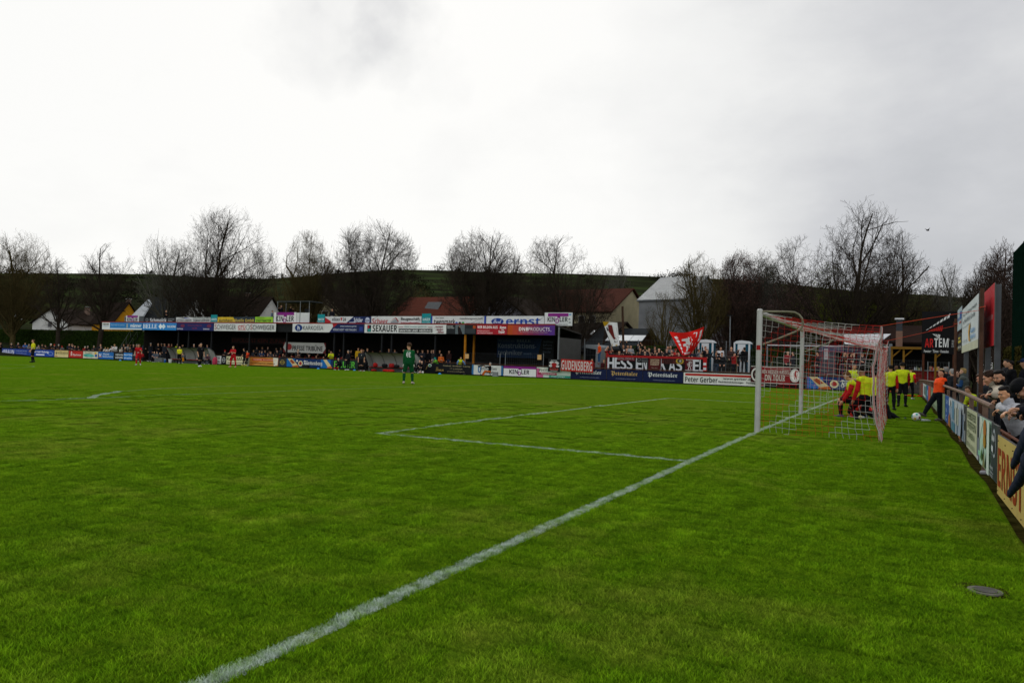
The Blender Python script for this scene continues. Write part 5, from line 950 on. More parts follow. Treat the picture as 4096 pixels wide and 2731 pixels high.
# ---------------------------------------------------------------- hedges
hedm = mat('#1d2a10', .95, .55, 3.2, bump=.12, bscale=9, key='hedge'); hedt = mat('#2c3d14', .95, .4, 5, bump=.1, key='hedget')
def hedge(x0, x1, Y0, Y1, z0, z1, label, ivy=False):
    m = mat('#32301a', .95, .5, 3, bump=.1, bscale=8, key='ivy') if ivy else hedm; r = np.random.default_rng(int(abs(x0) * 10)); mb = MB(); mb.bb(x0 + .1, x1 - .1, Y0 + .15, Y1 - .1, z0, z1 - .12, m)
    L_ = x1 - x0; n = int(min(26000, max(3000, L_ * 260 * (z1 - z0) / 2.2))); V = []; F = []
    kind = r.random(n); xx = r.uniform(x0, x1, n); zz = np.where(kind < .72, r.uniform(z0, z1, n), z1 + r.normal(-.03, .05, n)); yy = np.where(kind < .72, Y0 + r.normal(.08, .07, n), r.uniform(Y0, Y1, n))
    s = r.uniform(.05, .11, n); A = r.normal(size=(n, 3)); A /= np.linalg.norm(A, axis=1)[:, None]; B = r.normal(size=(n, 3)); B -= (A * B).sum(1)[:, None] * A; B /= np.linalg.norm(B, axis=1)[:, None]
    C = np.stack([xx, yy, zz], 1); V = np.stack([C - A * s[:, None], C + B * s[:, None] * .6, C + A * s[:, None], C - B * s[:, None] * .6], 1).reshape(-1, 3)
    e = empty('hedge' if not ivy else 'ivy_wall', ((x0 + x1) / 2, Y0, z0), 0, label, 'hedge'); off = np.array([(x0 + x1) / 2, Y0, z0])
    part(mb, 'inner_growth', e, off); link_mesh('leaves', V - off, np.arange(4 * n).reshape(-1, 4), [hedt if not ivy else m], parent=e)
    return e
hz_ = onY(300, 1322, 55)[2]; hedge(onY(-250, 1350, 55)[0], onY(575, 1350, 55)[0], 55, 56.4, -.3, hz_, 'long clipped dark green hedge behind the left-hand spectators')
hz_ = onY(2650, 1386, 52.2)[2]; hedge(onY(2520, 1400, 52.2)[0], onY(2790, 1400, 52.2)[0], 52.2, 53.2, -.3, hz_, 'clipped green hedge behind the away fans')
hz_ = onY(3100, 1398, 51.4)[2]; hedge(onY(2998, 1400, 51.4)[0], onY(3290, 1400, 51.4)[0], 51.4, 52.4, -.3, hz_, 'clipped hedge right of the portable toilets, behind the goal')
hz_ = onY(3560, 1410, 53)[2]; hedge(onY(3450, 1400, 53)[0], onY(3800, 1400, 53)[0], 53, 54, -.3, hz_, 'dark hedge behind the wooden bar pavilion')
# ---------------------------------------------------------------- houses
def tile(c, key, sc=9): c = np.array(lin(c)); return wave_mat(tuple(c * .4), tuple(c * 1.1), sc, 'Z', 1.0, key, .05, dist=.3)
T_BR = tile('#33271f', 'tbr'); T_RD = tile('#642e1d', 'trd', 7); T_OR = tile('#522a1d', 'tor'); T_GR = tile('#34383b', 'tgr', 6); PL_W = mat('#b9b9b4', .85, .1, .8, key='plw2'); PL_Y = mat('#b07c1a', .85, .1, .8, key='ply'); PL_C = mat('#8d8569', .85, .12, .8, key='plc'); PL_L = mat('#8c8a94', .85, .1, .8, key='pll'); CO_G = mat('#6e7071', .85, .2, .5, key='cog')
METR = wave_mat('#5c6062', '#85898b', 5, 'X', .5, 'metroof', .04, .35, dist=0); frm = mat('#9b9b97', .6, .1, 3, key='frm'); SHR = mat('#9fa4a8', .25, .1, 1, metal=.7, key='shr')
def house(c, w, d, hw, hr, rz, wall, roof, label, ov=.4, wins=(), gwins=(), chim=None, extra=None, name='house'):
    """ridge along local x (w); gables at both x ends; local -y faces the pitch. wins on -y wall: (x, z, w, h); gwins: (end, y, z, w, h)"""
    e = empty(name, (c[0], c[1], -.3), rz, label, 'house' if name == 'house' else name.replace('_', ' ')); x0, x1, y0, y1 = -w / 2, w / 2, -d / 2, d / 2
    mb = MB(); V = [(x0, y0, 0), (x1, y0, 0), (x1, y1, 0), (x0, y1, 0), (x0, y0, hw), (x1, y0, hw), (x1, y1, hw), (x0, y1, hw), (x0, 0, hw + hr), (x1, 0, hw + hr)]
    mb.add(V, [(0, 1, 5, 4), (2, 3, 7, 6), (1, 2, 6, 9, 5), (3, 0, 4, 8, 7), (4, 5, 9, 8), (6, 7, 8, 9)], wall); mb.build('wall', e)
    sl = hr / (d / 2); mb = MB()
    for s in (-1, 1):
        A = [(x0 - ov, s * (d / 2 + ov), hw - ov * sl + .05), (x1 + ov, s * (d / 2 + ov), hw - ov * sl + .05), (x1 + ov, 0, hw + hr + .05), (x0 - ov, 0, hw + hr + .05)]; B = [(p[0], p[1], p[2] + .18) for p in A]
        if s > 0: A = A[::-1]; B = B[::-1]
        mb.add(A + B, [(0, 3, 2, 1), (4, 5, 6, 7), (0, 1, 5, 4), (1, 2, 6, 5), (2, 3, 7, 6), (3, 0, 4, 7)], roof)
    ro = mb.build('roof', e)
    if chim: mb = MB(); mb.bb(chim[0] - .35, chim[0] + .35, chim[1] - .35, chim[1] + .35, hw + hr * .3, hw + hr + .9, mat('#6c5a50', .9, .2, 3)); mb.bb(chim[0] - .42, chim[0] + .42, chim[1] - .42, chim[1] + .42, hw + hr + .9, hw + hr + 1.02, frm); mb.build('chimney', ro)
    for (x, z, ww, hh) in wins:
        mb = MB(); mb.bb(x - ww / 2, x + ww / 2, y0 - .06, y0 - .004, z, z + hh, frm); wn = mb.build('window', e); mb = MB(); mb.bb(x - ww / 2 + .1, x + ww / 2 - .1, y0 - .09, y0 - .065, z + .1, z + hh - .1, gl); mb.build('pane', wn)
    for (en, y, z, ww, hh) in gwins:
        xx = x1 if en > 0 else x0; mb = MB(); mb.bb(xx + en * .004, xx + en * .06, y - ww / 2, y + ww / 2, z, z + hh, frm); wn = mb.build('window', e); mb = MB(); mb.bb(xx + en * .065, xx + en * .09, y - ww / 2 + .1, y + ww / 2 - .1, z + .1, z + hh - .1, gl); mb.build('pane', wn)
    if extra: extra(e)
    return e
def hp(u, Y): P = onY(u, 1300, Y); return (P[0], Y)
def hz(u, v, Y): return onY(u, v, Y)[2] + .3
def H_(ug, ue, vE, vR, Y, d, rz, *a, **k):
    """house from the pixel run of its ridge (ug to ue), eave and ridge rows, at depth plane Y"""
    A, B = onY(ug, vR, Y), onY(ue, vR, Y); w = abs(B[0] - A[0]) / max(.3, math.cos(rz)); uc = (ug + ue) / 2; zR = hz(uc, vR, Y); zE = hz(uc, vE, Y - 0) ; return house(((A[0] + B[0]) / 2, Y + 0), w, d, zE, zR - zE, rz, *a, **k)
H_(-60, 55, 1300, 1252, 84, 8, .1, PL_W, T_BR, 'low house with a pale gable at the far left edge', gwins=[(1, 0, 3, 1.2, 1.4)])
def GH(uL, uR, vA, vE, Y, off, ridge, *a, **k):
    """gabled house: the gable wall fills uL..uR at depth plane Y; off turns it (degrees, + to the viewer's right)"""
    uc = (uL + uR) / 2; P = onY(uc, vE, Y); t = CP[:2] - P[:2]; an = math.atan2(t[1], t[0]) + R_(off); pp = ppm(P); d = (uR - uL) / pp / math.cos(R_(off)); w = ridge / pp / max(.3, abs(math.sin(R_(off))))
    hE = P[2] + .3; hA = onY(uc, vA, Y)[2] + .3; c = P[:2] - np.array([math.cos(an), math.sin(an)]) * w / 2
    return house((c[0], c[1]), w, d, hE, hA - hE, an, *a, **k)
GH(140, 262, 1236, 1292, 70, -48, 170, PL_W, T_BR, 'white gabled house behind the hedge at the left', gwins=[(1, .8, 2.6, 1.2, 1.5), (1, -1.6, 2.6, 1.2, 1.5), (1, 0, 5.2, 1.0, 1.2)], chim=(-2, 1))
GH(462, 560, 1213, 1290, 74, 30, 80, PL_Y, T_BR, 'bright ochre-yellow gabled house left of the stand', gwins=[(1, 0, 6.0, 1.3, 1.5), (1, 1.6, 2.9, 1.3, 1.6), (1, -1.8, 2.9, 1.3, 1.6)], chim=(1, 1.5))
H_(270, 380, 1318, 1252, 86, 9, .1, mat('#3c3020', .85, .1, .8, key='plo'), T_BR, 'ochre house with a long brown roof between the two left trees', wins=[(-3, 3.2, 1.6, 1.2), (1, 3.2, 1.6, 1.2)])
def dormer(e):
    mb = MB(); mb.bb(-1.5, 3.5, 1.0, 4.6, 5.2, 7.8, mat('#26282a', .7, .15, 2)); mb.build('dormer', e); mb = MB(); mb.bb(-1.9, 3.9, .8, 5.0, 7.8, 7.95, SHR); mb.build('dormer_roof', e)
GH(725, 838, 1194, 1282, 76, 50, 165, PL_W, T_GR, 'house with a slate grey roof behind the black rooftop board', chim=(0, 1.5), gwins=[(1, 0, 5.6, 1.4, 1.5)])
mb = MB(); V = [onY(522, 1266, 69), onY(570, 1266, 69), onY(610, 1203, 72), onY(592, 1197, 72)]; mb.add(V + [v + np.array([0, .25, -.1]) for v in V], [(0, 1, 2, 3), (7, 6, 5, 4), (0, 4, 5, 1), (1, 5, 6, 2), (2, 6, 7, 3), (3, 7, 4, 0)], SHR)
V = [onY(528, 1266, 69), onY(568, 1266, 69), onY(608, 1204, 72)]; mb.add([V[0] + [0, .3, 0], V[1] + [0, .3, 0], V[1] + [0, .3, -4], V[0] + [0, .3, -4]], [(0, 1, 2, 3), (3, 2, 1, 0)], PL_W); tag(mb.build('sheet_metal_roof'), 'bright sheet-metal lean-to roof beside the slate roofed house', 'roof')
GH(1040, 1125, 1192, 1262, 76, 52, 185, PL_W, T_BR, 'house with a big brown tiled roof and white gable behind the lime green board', gwins=[(1, 0, 6.0, 1.1, 1.4), (1, 1.5, 3.4, 1.2, 1.4)], chim=(-1, 1.5))
GH(1236, 1366, 1163, 1252, 80, -44, 200, PL_C, T_BR, 'steep gabled pale house behind the camera platform', gwins=[(1, 0, 7.2, 1.4, 1.7), (1, 1.8, 3.9, 1.3, 1.5)])
hh = H_(1655, 1935, 1278, 1194, 72, 10, .03, PL_W, T_RD, 'house with a broad red tiled roof and a grey solar panel', ov=.5)
A = onY(1693, 1252, 68.4); B = onY(1750, 1252, 68.4); T1 = onY(1770, 1215, 70.2); mb = MB(); dx = B[0] - A[0]; upv = (T1 - B); mb.prism([(0, 0), (dx, 0), (dx + upv[0], 1), (upv[0], 1)], A + [0, -.12, .25], (1, 0, 0), (0, upv[1], upv[2]), .1, mat('#34393c', .25, .1, 2, key='solarp')); so2 = mb.build('solar_panel'); so2.parent = hh
so2.matrix_parent_inverse = (Matrix.Translation(hh.location) @ Matrix.Rotation(.03, 4, 'Z')).inverted()
GH(1890, 2120, 1186, 1278, 68, -30, 120, PL_L, T_BR, 'lilac-grey gabled house right of the red tiled roof', gwins=[(1, 0, 5.4, 2.0, 1.9)])
hb = H_(2230, 2530, 1262, 1162, 96, 16, -.06, PL_C, T_OR, 'large cream building with an orange tiled roof behind the away fans', wins=[(x, hz(2500, 1303, 88), 1.0, 1.5) for x in (-4.5, -2.4, -.3, 1.8, 3.6)], name='house')
def barnw(e):
    mb = MB(); mb.bb(-2.4, -.6, -6.08, -6.0, 3.2, 5.6, mat('#3a3c3c', .7, .2, 2)); mb.build('door', e)
zR = hz(2728, 1113, 90); zE = hz(2662, 1201, 84)
house((onY(2735, 1113, 90)[0], 90), 6.9, 13, zE, zR - zE, -.20, CO_G, METR, 'tall grey barn with a pale corrugated metal roof', extra=barnw, name='barn', ov=.25)
Yh = 60; A = onY(2405, 1322, Yh); B = onY(2592, 1322, Yh); zR = hz(2500, 1322, Yh); zE = hz(2500, 1392, Yh - 3)
def panels(e):
    for i in range(3):
        mb = MB(); mb.prism([(0, 0), (1.35, 0), (1.35, 1.25), (0, 1.25)], (-.9 + i * 1.4, -2.6, (zE + (zR - zE) * .40)), (1, 0, 0), (0, .80, .60 * (zR - zE) / 2.4), .05, mat('#b8bcbe', .2, .05, 1, metal=.3, key='skyl')); mb.build('skylight', e)
    mb = MB(); mb.prism([(0, 0), (1.2, 0), (1.2, 1.0), (0, 1.0)], (-3.6, -1.0, zE + (zR - zE) * .76), (1, 0, 0), (0, .80, .60 * (zR - zE) / 2.4), .05, mat('#b8bcbe', .2, .05, 1, metal=.3, key='skyl')); mb.build('skylight', e)
house(((A[0] + B[0]) / 2, Yh), (B[0] - A[0]) / 1.0, 6.4, zE, zR - zE, -.12, mat('#4a3320', .8, .2, 2, key='wdw'), T_GR, 'wooden hut with a slatted grey roof and bright skylights', ov=.5, extra=panels, name='hut')
house(hp(2395, 62), 8, 8, hz(2395, 1395, 62) * .9, hz(2395, 1298, 62) - hz(2395, 1395, 62) * .9, -.45, PL_C, T_BR, 'low building with a brown tiled roof right of the stand', name='house')
H_(3380, 3500, 1290, 1262, 95, 8, .1, PL_W, T_BR, 'distant roof glimpsed between the trees behind the goal')
H_(3930, 3960, 1225, 1185, 120, 5, .1, PL_W, T_BR, 'small far chimneyed house on the right skyline')
# ---------------------------------------------------------------- trees
def bark(c, key): return mat(c, .95, .35, 6, bump=.02, key=key)
BK1 = bark('#322c25', 'bk1'); BK2 = bark('#463e26', 'bk2'); BK3 = bark('#423630', 'bk3'); BK4 = bark('#4c4b43', 'bk4')
def bare_tree(base, H, R, label, seed, form='vase', trunk=.16, bk=BK1, dens=1.0, tw=.0098, leaf=None, lean=(0, 0), name='bare_tree'):
    r = random.Random(seed); segs = []; tips = []; th = H * trunk; zc = th * .7 + (H - th * .7) * .48; rz_ = (H - th * .7) * .53; r0 = .018 * H + .04
    def inside(p, k=1.0):
        if p[2] < zc: return math.hypot(p[0] - lean[0] * p[2], p[1]) < R * k * (.50 + .50 * max(0, (p[2] - th) / (zc - th))) ** .7
        return ((p[0] - lean[0] * p[2]) ** 2 + (p[1]) ** 2) / (R * k) ** 2 + ((p[2] - zc) / (rz_ * k)) ** 2 < 1
    def branch(p, d, ln, rad, lv):
        n = max(3, int(3 + (5 if lv == 0 else 3) - lv * .5)); sl = ln / n; pts = [p]; kb = r.uniform(.93, 1.12); kids = (9, 7, 6, 4.6, 0)[lv] if lv < 5 else 0
        rise = {'vase': .055, 'col': .20, 'round': .03}[form]
        for i in range(n):
            j = (.085, .13, .19, .25, .3)[min(lv, 4)]
            d = (d[0] + r.gauss(0, j), d[1] + r.gauss(0, j), d[2] + r.gauss(0, j) + rise); L_ = math.sqrt(sum(q * q for q in d)); d = (d[0] / L_, d[1] / L_, d[2] / L_)
            q = (p[0] + d[0] * sl, p[1] + d[1] * sl, p[2] + d[2] * sl); ra = rad * (1 - .80 * i / n); rb = rad * (1 - .80 * (i + 1) / n)
            if not inside(q, kb): 
                if q[2] > th: break
            segs.append((p, q, max(ra, tw * .8), max(rb, tw * .62), lv)); p = q; pts.append(p)
            if lv < 4:
                m = kids * dens / n; k = int(m) + (r.random() < m - int(m))
                for _ in range(k):
                    a = r.uniform(0, 2 * math.pi); sp_ = r.uniform(.45, .95); x = (r.gauss(0, 1), r.gauss(0, 1), r.gauss(0, 1)); dt = sum(x[t_] * d[t_] for t_ in range(3)); x = [x[t_] - dt * d[t_] for t_ in range(3)]; L2 = math.sqrt(sum(c * c for c in x)) + 1e-6
                    nd_ = tuple(d[t_] * math.cos(sp_) + x[t_] / L2 * math.sin(sp_) for t_ in range(3)); nd_ = (nd_[0], nd_[1], nd_[2] + .15)
                    branch(p, nd_, ln * r.uniform(.38, .62) * (1 - .25 * i / n), max(rb * .62, tw * .7), lv + 1)
        if lv >= 3: tips.append(p)
    segs.append(((0, 0, -.3), (lean[0] * th * .5, 0, th * .55), r0 * 1.25, r0, 0)); segs.append(((lean[0] * th * .5, 0, th * .55), (lean[0] * th, 0, th), r0, r0 * .9, 0))
    nl = {'vase': 12, 'col': 8, 'round': 7}[form]; top = (lean[0] * th, 0, th)
    branch(top, (lean[0], 0, 1), (H - th) * .95, r0 * .8, 0)
    for i in range(nl):
        a = 2 * math.pi * i / nl + r.uniform(-.3, .3); t_ = {'vase': r.uniform(.30, .95), 'col': r.uniform(.08, .36), 'round': r.uniform(.5, 1.15)}[form] * min(1.32, 1.45 * R / (H * .5))
        h0 = r.uniform(.75, 1.25) * th; branch((lean[0] * h0, 0, h0), (math.cos(a) * math.sin(t_), math.sin(a) * math.sin(t_), math.cos(t_)), (H - th) * r.uniform(.75, 1.0) / (1 + .25 * math.sin(t_)), r0 * r.uniform(.34, .52), 0)
    tr = [s for s in segs if s[4] == 0][:2]; e = empty(name, base, 0, label, 'tree', 'bare trees behind the ground' if name == 'bare_tree' else ('thickets behind the ground' if name == 'bush' else None))
    mb = MB(); mb.tube([tr[0][0], tr[0][1], tr[1][1]], [tr[0][2], tr[0][3], tr[1][3]], bk, 10); mb.build('trunk', e, True)
    A = np.array([s[0] for s in segs[2:]]); B = np.array([s[1] for s in segs[2:]]); ra = np.array([s[2] for s in segs[2:]]); rb = np.array([s[3] for s in segs[2:]]); n = len(A)
    D = B - A; D /= np.linalg.norm(D, axis=1)[:, None] + 1e-9; U = np.cross(D, np.where(np.abs(D[:, 2:3]) < .9, np.array([[0, 0, 1.]]), np.array([[1., 0, 0]]))); U /= np.linalg.norm(U, axis=1)[:, None]; W_ = np.cross(D, U)
    Vs = []
    for (C, rr) in ((A, ra), (B, rb)):
        for k in range(3): q = 2 * math.pi * k / 3; Vs.append(C + (U * math.cos(q) + W_ * math.sin(q)) * rr[:, None])
    V = np.stack(Vs, 1).reshape(-1, 3); ix = np.arange(n)[:, None] * 6; F = np.concatenate([ix + np.array([[k, (k + 1) % 3, 3 + (k + 1) % 3, 3 + k]]) for k in range(3)])
    link_mesh('crown', V, F, [bk], parent=e)
    if leaf:
        c, nlf, sz = leaf; T = np.array(tips); rg_ = np.random.default_rng(seed); P = T[rg_.integers(0, len(T), nlf)] + rg_.normal(0, .22, (nlf, 3)); A_ = rg_.normal(size=(nlf, 3)); A_ /= np.linalg.norm(A_, axis=1)[:, None]; B_ = rg_.normal(size=(nlf, 3)); B_ -= (A_ * B_).sum(1)[:, None] * A_; B_ /= np.linalg.norm(B_, axis=1)[:, None]
        s = rg_.uniform(.6, 1.4, nlf)[:, None] * sz; V = np.stack([P - A_ * s, P + B_ * s * .6, P + A_ * s, P - B_ * s * .6], 1).reshape(-1, 3); link_mesh('foliage', V, np.arange(4 * nlf).reshape(-1, 4), [mat(c, .8, .35, 2, key=('leaf', c))], parent=e)
    return e, len(segs)
def T_(u, vtop, ul, ur, Y, label, seed, z0=-.25, **k):
    P = onY(u, 1350, Y); H = onY(u, vtop, Y)[2] - z0; R = abs(onY(ur, 1200, Y)[0] - onY(ul, 1200, Y)[0]) / 2; c = (onY(ur, 1200, Y)[0] + onY(ul, 1200, Y)[0]) / 2 - P[0]
    R *= math.cos(math.atan2(P[0] - CP[0], P[1] - CP[1])) ** .5 if False else 1.0
    # screen width to metres across the line of sight
    R = abs(ur - ul) / 2 / ppm((P[0], Y, 3)) * 1.12; H *= 1.03; c = ((ur + ul) / 2 - u) / ppm((P[0], Y, 3)); k.setdefault('lean', (c / (H * .6), 0))
    return bare_tree((P[0], Y, z0), H, R, label, seed, **k)
T_(50, 948, -75, 195, 52, 'tall bare tree at the left edge of the picture', 1, bk=BK2, dens=1.05)
T_(232, 1052, 125, 335, 53.0, 'smaller bare tree second from the left, its trunk before the hedge', 2, form='round', trunk=.3, bk=BK1)
T_(395, 992, 318, 545, 54, 'bare spreading tree third from the left', 3, form='round', trunk=.28, bk=BK1)
T_(668, 948, 550, 760, 58, 'pale-twigged bare tree left of the widest crown', 4, trunk=.2, bk=BK4, dens=.85)
T_(842, 866, 690, 1095, 60, 'huge wide fan-shaped bare tree, the tallest at the left', 5, trunk=.14, bk=BK1, dens=1.15)
T_(1236, 944, 1125, 1320, 58, 'narrow upright bare tree behind the camera platform', 6, form='vase', trunk=.2, bk=BK2, dens=1.05)
T_(1458, 912, 1300, 1672, 58, 'dense domed bare tree behind the red, white and navy board', 7, trunk=.16, bk=BK1, dens=1.15)
T_(1935, 938, 1755, 2092, 60, 'fan-shaped bare tree behind the blue oval badge board', 8, trunk=.16, bk=BK1, dens=1.1)
T_(2290, 962, 2060, 2425, 57, 'low-branching bare tree behind the right end of the stand', 9, trunk=.12, bk=BK1, dens=1.1)
T_(2455, 1052, 2390, 2530, 100, 'thin far bare tree above the orange roof', 10, bk=BK4, dens=.8)
T_(2815, 1036, 2690, 2905, 60, 'sparse bare tree standing before the grey barn', 11, trunk=.22, bk=BK2, dens=.9)
T_(2660, 1180, 2580, 2720, 58, 'small mossy bare tree in front of the barn wall', 27, trunk=.25, bk=BK2, dens=.6)
T_(2935, 1034, 2850, 3040, 64, 'reddish-brown budding tree right of the barn', 12, bk=BK3, dens=1.1, leaf=('#5d4038', 5000, .05))
T_(3045, 1032, 2960, 3135, 66, 'pale budding tree above the near goal post', 13, bk=BK4, dens=1.1, leaf=('#6d655a', 6000, .05))
T_(3150, 1075, 3050, 3250, 62, 'purplish budding bush-like tree behind the crossbar', 14, form='round', trunk=.1, bk=BK3, dens=1.0, leaf=('#5a4444', 5000, .05))
T_(3395, 826, 3125, 3640, 62, 'huge bare oak-like tree behind the goal, tallest at the right', 15, trunk=.17, bk=BK1, dens=1.02, tw=.011)
T_(3330, 1075, 3190, 3475, 70, 'yellow-green leafing tree behind the huge bare one', 16, form='round', trunk=.1, bk=BK2, leaf=('#56600f', 26000, .075), name='leafing_tree')
T_(3600, 1010, 3480, 3735, 66, 'bare rounded tree right of the huge one', 17, bk=BK1, dens=.95, form='round')
T_(3490, 1120, 3400, 3600, 75, 'dark low tree behind the goal net', 18, bk=BK2, dens=1.0, leaf=('#3a3f16', 6000, .06))
T_(3800, 1062, 3725, 3870, 70, 'pale thin bare tree behind the black sign', 19, bk=BK4, dens=.9)
T_(3915, 1060, 3850, 3985, 52, 'bare tree behind the white sign', 20, bk=BK1, dens=1.0)
T_(4010, 1000, 3905, 4110, 38, 'dense bare tree behind the red sign', 21, bk=BK3, dens=1.0, tw=.011)
T_(3700, 1150, 3600, 3840, 80, 'low dark bushy tree on the right slope', 22, form='round', trunk=.1, bk=BK2, dens=1.0, leaf=('#34380f', 6000, .07))
T_(1100, 1120, 1030, 1180, 95, 'far dark tree behind the brown roofed house', 23, bk=BK2, dens=.9, leaf=('#33361a', 3000, .08))
T_(1640, 1150, 1560, 1740, 100, 'far tree on the slope left of the red roof', 24, bk=BK2, dens=.9)
T_(2190, 1110, 2100, 2290, 92, 'far bare tree behind the lilac-grey house', 25, bk=BK1, dens=.9)
T_(120, 1150, 20, 230, 90, 'far dark tree between the two leftmost trees', 26, bk=BK2, dens=.9, leaf=('#2f3018', 3000, .08))

# thickets of bare, budding bushes that close the view behind the houses and the away corner
for k, (u, vt, ul, ur, Y, c, bk_) in enumerate([(30, 1190, -80, 140, 100, '#2f2a1a', BK2), (330, 1180, 220, 450, 105, '#33291f', BK3), (620, 1165, 500, 730, 100, '#2f2a1a', BK2), (960, 1150, 850, 1080, 105, '#33301c', BK2), (1180, 1130, 1090, 1290, 100, '#30301a', BK1), (1420, 1140, 1320, 1540, 96, '#33291f', BK1), (1840, 1150, 1740, 1960, 104, '#2f2a1a', BK2), (2120, 1140, 2020, 2230, 100, '#2a2a18', BK1), (2370, 1140, 2280, 2460, 108, '#2f2a1a', BK2),
     (2900, 1080, 2830, 2990, 74, '#4a3430', BK3), (3010, 1090, 2920, 3110, 76, '#4a3a34', BK3), (3120, 1110, 3020, 3220, 78, '#3f3428', BK2), (3250, 1130, 3150, 3360, 80, '#37340f', BK2), (3470, 1140, 3370, 3580, 82, '#2f3012', BK2), (3590, 1150, 3490, 3700, 84, '#33301a', BK2), (3770, 1165, 3680, 3870, 84, '#30301a', BK1), (3900, 1150, 3820, 3990, 60, '#30281a', BK1)]):
    T_(u, vt, ul, ur, Y, f'thicket of budding bushes, {ordw(k)} from the left behind the houses and terrace', 60 + k, form='round', trunk=.08, bk=bk_, dens=.95, leaf=(c, 9000, .07), name='bush')
# ================================================================ the goal
g0 = np.array([0, 0, G(0, 0)]); g1 = np.array([0, 7.44, G(0, 7.44)])
goal = empty('goal', g0, 0, 'large white football goal with a red and white net', 'goal'); OG = g0.copy()
pm = mat('#a6a7a2', .38, .10, 5, key='post', spec=.5); olv = mat('#6f6c58', .5, .2, 5, key='stanch')
Hg = 2.5
for gp in (g0, g1):
    mb = MB(); mb.tube([gp - [0, 0, .05], gp + [0, 0, Hg + .03]], .058, pm, 20); mb.ball(gp + [0, 0, Hg + .03], .058, pm, 16, 6, (1, 1, .45)); part(mb, 'post', goal, OG, True)
mb = MB(); mb.tube([g0 + [0, .05, Hg - .03], g1 + [0, -.05, Hg - .03]], .056, pm, 20); part(mb, 'crossbar', goal, OG, True)
# red square mark on the near post (wrapped round the tube)
mb = MB(); zc_ = onY(3032, 1390, 0)[2]; V = []
for i in range(9):
    a = -math.pi / 2 - .75 + 1.5 * i / 8 - .1
    for z in (zc_ - .05, zc_ + .05): V.append((.0595 * math.cos(a), .0595 * math.sin(a), z))
mb.add(V, [(2 * i, 2 * i + 2, 2 * i + 3, 2 * i + 1) for i in range(8)], signmat('#8e1414')); part(mb, 'red_sticker', goal, OG)
prof = [onY(u, v, 0.0) for u, v in ((3046, 1246), (3100, 1246), (3150, 1247), (3178, 1249), (3196, 1258), (3208, 1273), (3212, 1292), (3208, 1309), (3198, 1319), (3180, 1328), (3150, 1340), (3110, 1356), (3052, 1378))]
# round the bend a little and lay one behind each post
for gp in (g0, g1):
    pts = [np.array([p[0], 0, p[2] - g0[2]]) + gp + [0, 0, 0] for p in prof]; mb = MB(); mb.tube(pts, .021, olv, 8); part(mb, 'stanchion', goal, OG, True)
# net: side panels, roof and back as knotted cords
wn = mat('#aba9a2', .8, .06, 6, key='netw'); rn = mat('#b3241a', .8, .08, 6, key='netr')
XB = 2.26
def top_z(x, y):   # roof of the net: tied along the bar, pulled up at the two rear corners, sagging between
    f = x / XB; edge = Hg - .02 - (.27 * f) ** 1 - .05 * math.sin(math.pi * f); m = math.sin(math.pi * y / 7.44)
    return edge - (.30 * f + .12 * f * f) * m ** .6
mbn = MB(); nx_, ny_n, nz_ = 18, 60, 20
rr = .0036
BANDS = None
def cord(p, q, i, j):
    c = rn if (((i + j) // 5) % 2 if BANDS is None else (i // BANDS) % 2) else wn
    mbn.tube([p, q], rr if c is wn else rr * .8, c, 3, False)
rj = random.Random(3); jit = lambda s=.012: rj.uniform(-s, s)
def grid(P, n, m, skip=None):
    for i in range(n + 1):
        for j in range(m + 1):
            if i < n: cord(P[i][j], P[i + 1][j], i, j)
            if j < m: cord(P[i][j], P[i][j + 1], i, j)
for y, sgn in ((0.0, -1), (7.44, 1)):      # sides: x along, then down
    P = []
    for i in range(nx_ + 1):
        f = i / nx_; row = []
        for j in range(nz_ + 1):
            g = j / nz_; zt_ = top_z(f * XB, y); z = zt_ * (1 - g) + .0 * g; x = f * XB * (1 - .07 * math.sin(math.pi * g) * f); x = x + .02 * g * f
            yy = y + sgn * (.02 + .42 * g * f * f * (1 if sgn < 0 else .3) + .10 * math.sin(math.pi * g) * f)
            row.append(np.array([x + jit(), yy + jit(), z + g0[2] + jit(.01) * (0 < j < nz_)]))
        P.append(row)
    grid(P, nx_, nz_)
    if y == 0.0: Pn = P
    else: Pf = P
P = []                                    # roof
for i in range(nx_ + 1):
    row = []
    for j in range(ny_n + 1):
        s = j / ny_n; x = i / nx_ * XB; y = -.02 + (7.48) * s; row.append(np.array([x + jit(), y + jit(), top_z(x, max(0, min(7.44, y))) + g0[2] + jit(.008)]))
    P.append(row)
grid(P, nx_, ny_n)
P2 = []                                   # back, bulging out behind
for j in range(ny_n + 1):
    s = j / ny_n; top = P[nx_][j]; a = Pn[nx_][nz_]; b = Pf[nx_][nz_]; bot = a * (1 - s) + b * s; row = []
    for k in range(nz_ + 1):
        g = k / nz_; q = top * (1 - g) + bot * g; q = q + np.array([-.10 * math.sin(math.pi * g) * (math.sin(math.pi * s) ** .5 if 0 < s < 1 else 0) + .02 * math.sin(j * 1.3), 0, 0]); row.append(q + [jit(.01), jit(.01), 0])
    P2.append(row)
BANDS = 4; grid(P2, ny_n, nz_); BANDS = None
part(mbn, 'net', goal, OG)
# broad striped bands where the net is bunched at the near rear edge
mb = MB(); bands = [(wn, .00, .12), (rn, .20, .30), (wn, .36, .56), (rn, .66, .76), (wn, .84, 1.0)]
for m_, s0_, s1_ in bands:
    for q in range(5):
        yy = s0_ + (s1_ - s0_) * q / 4
        mb.tube([Pn[nx_][k] + np.array([.03 + .01 * math.sin(k * .7), yy, 0]) for k in range(nz_ + 1)], .006, m_, 3, False)
part(mb, 'net_hem', goal, OG)
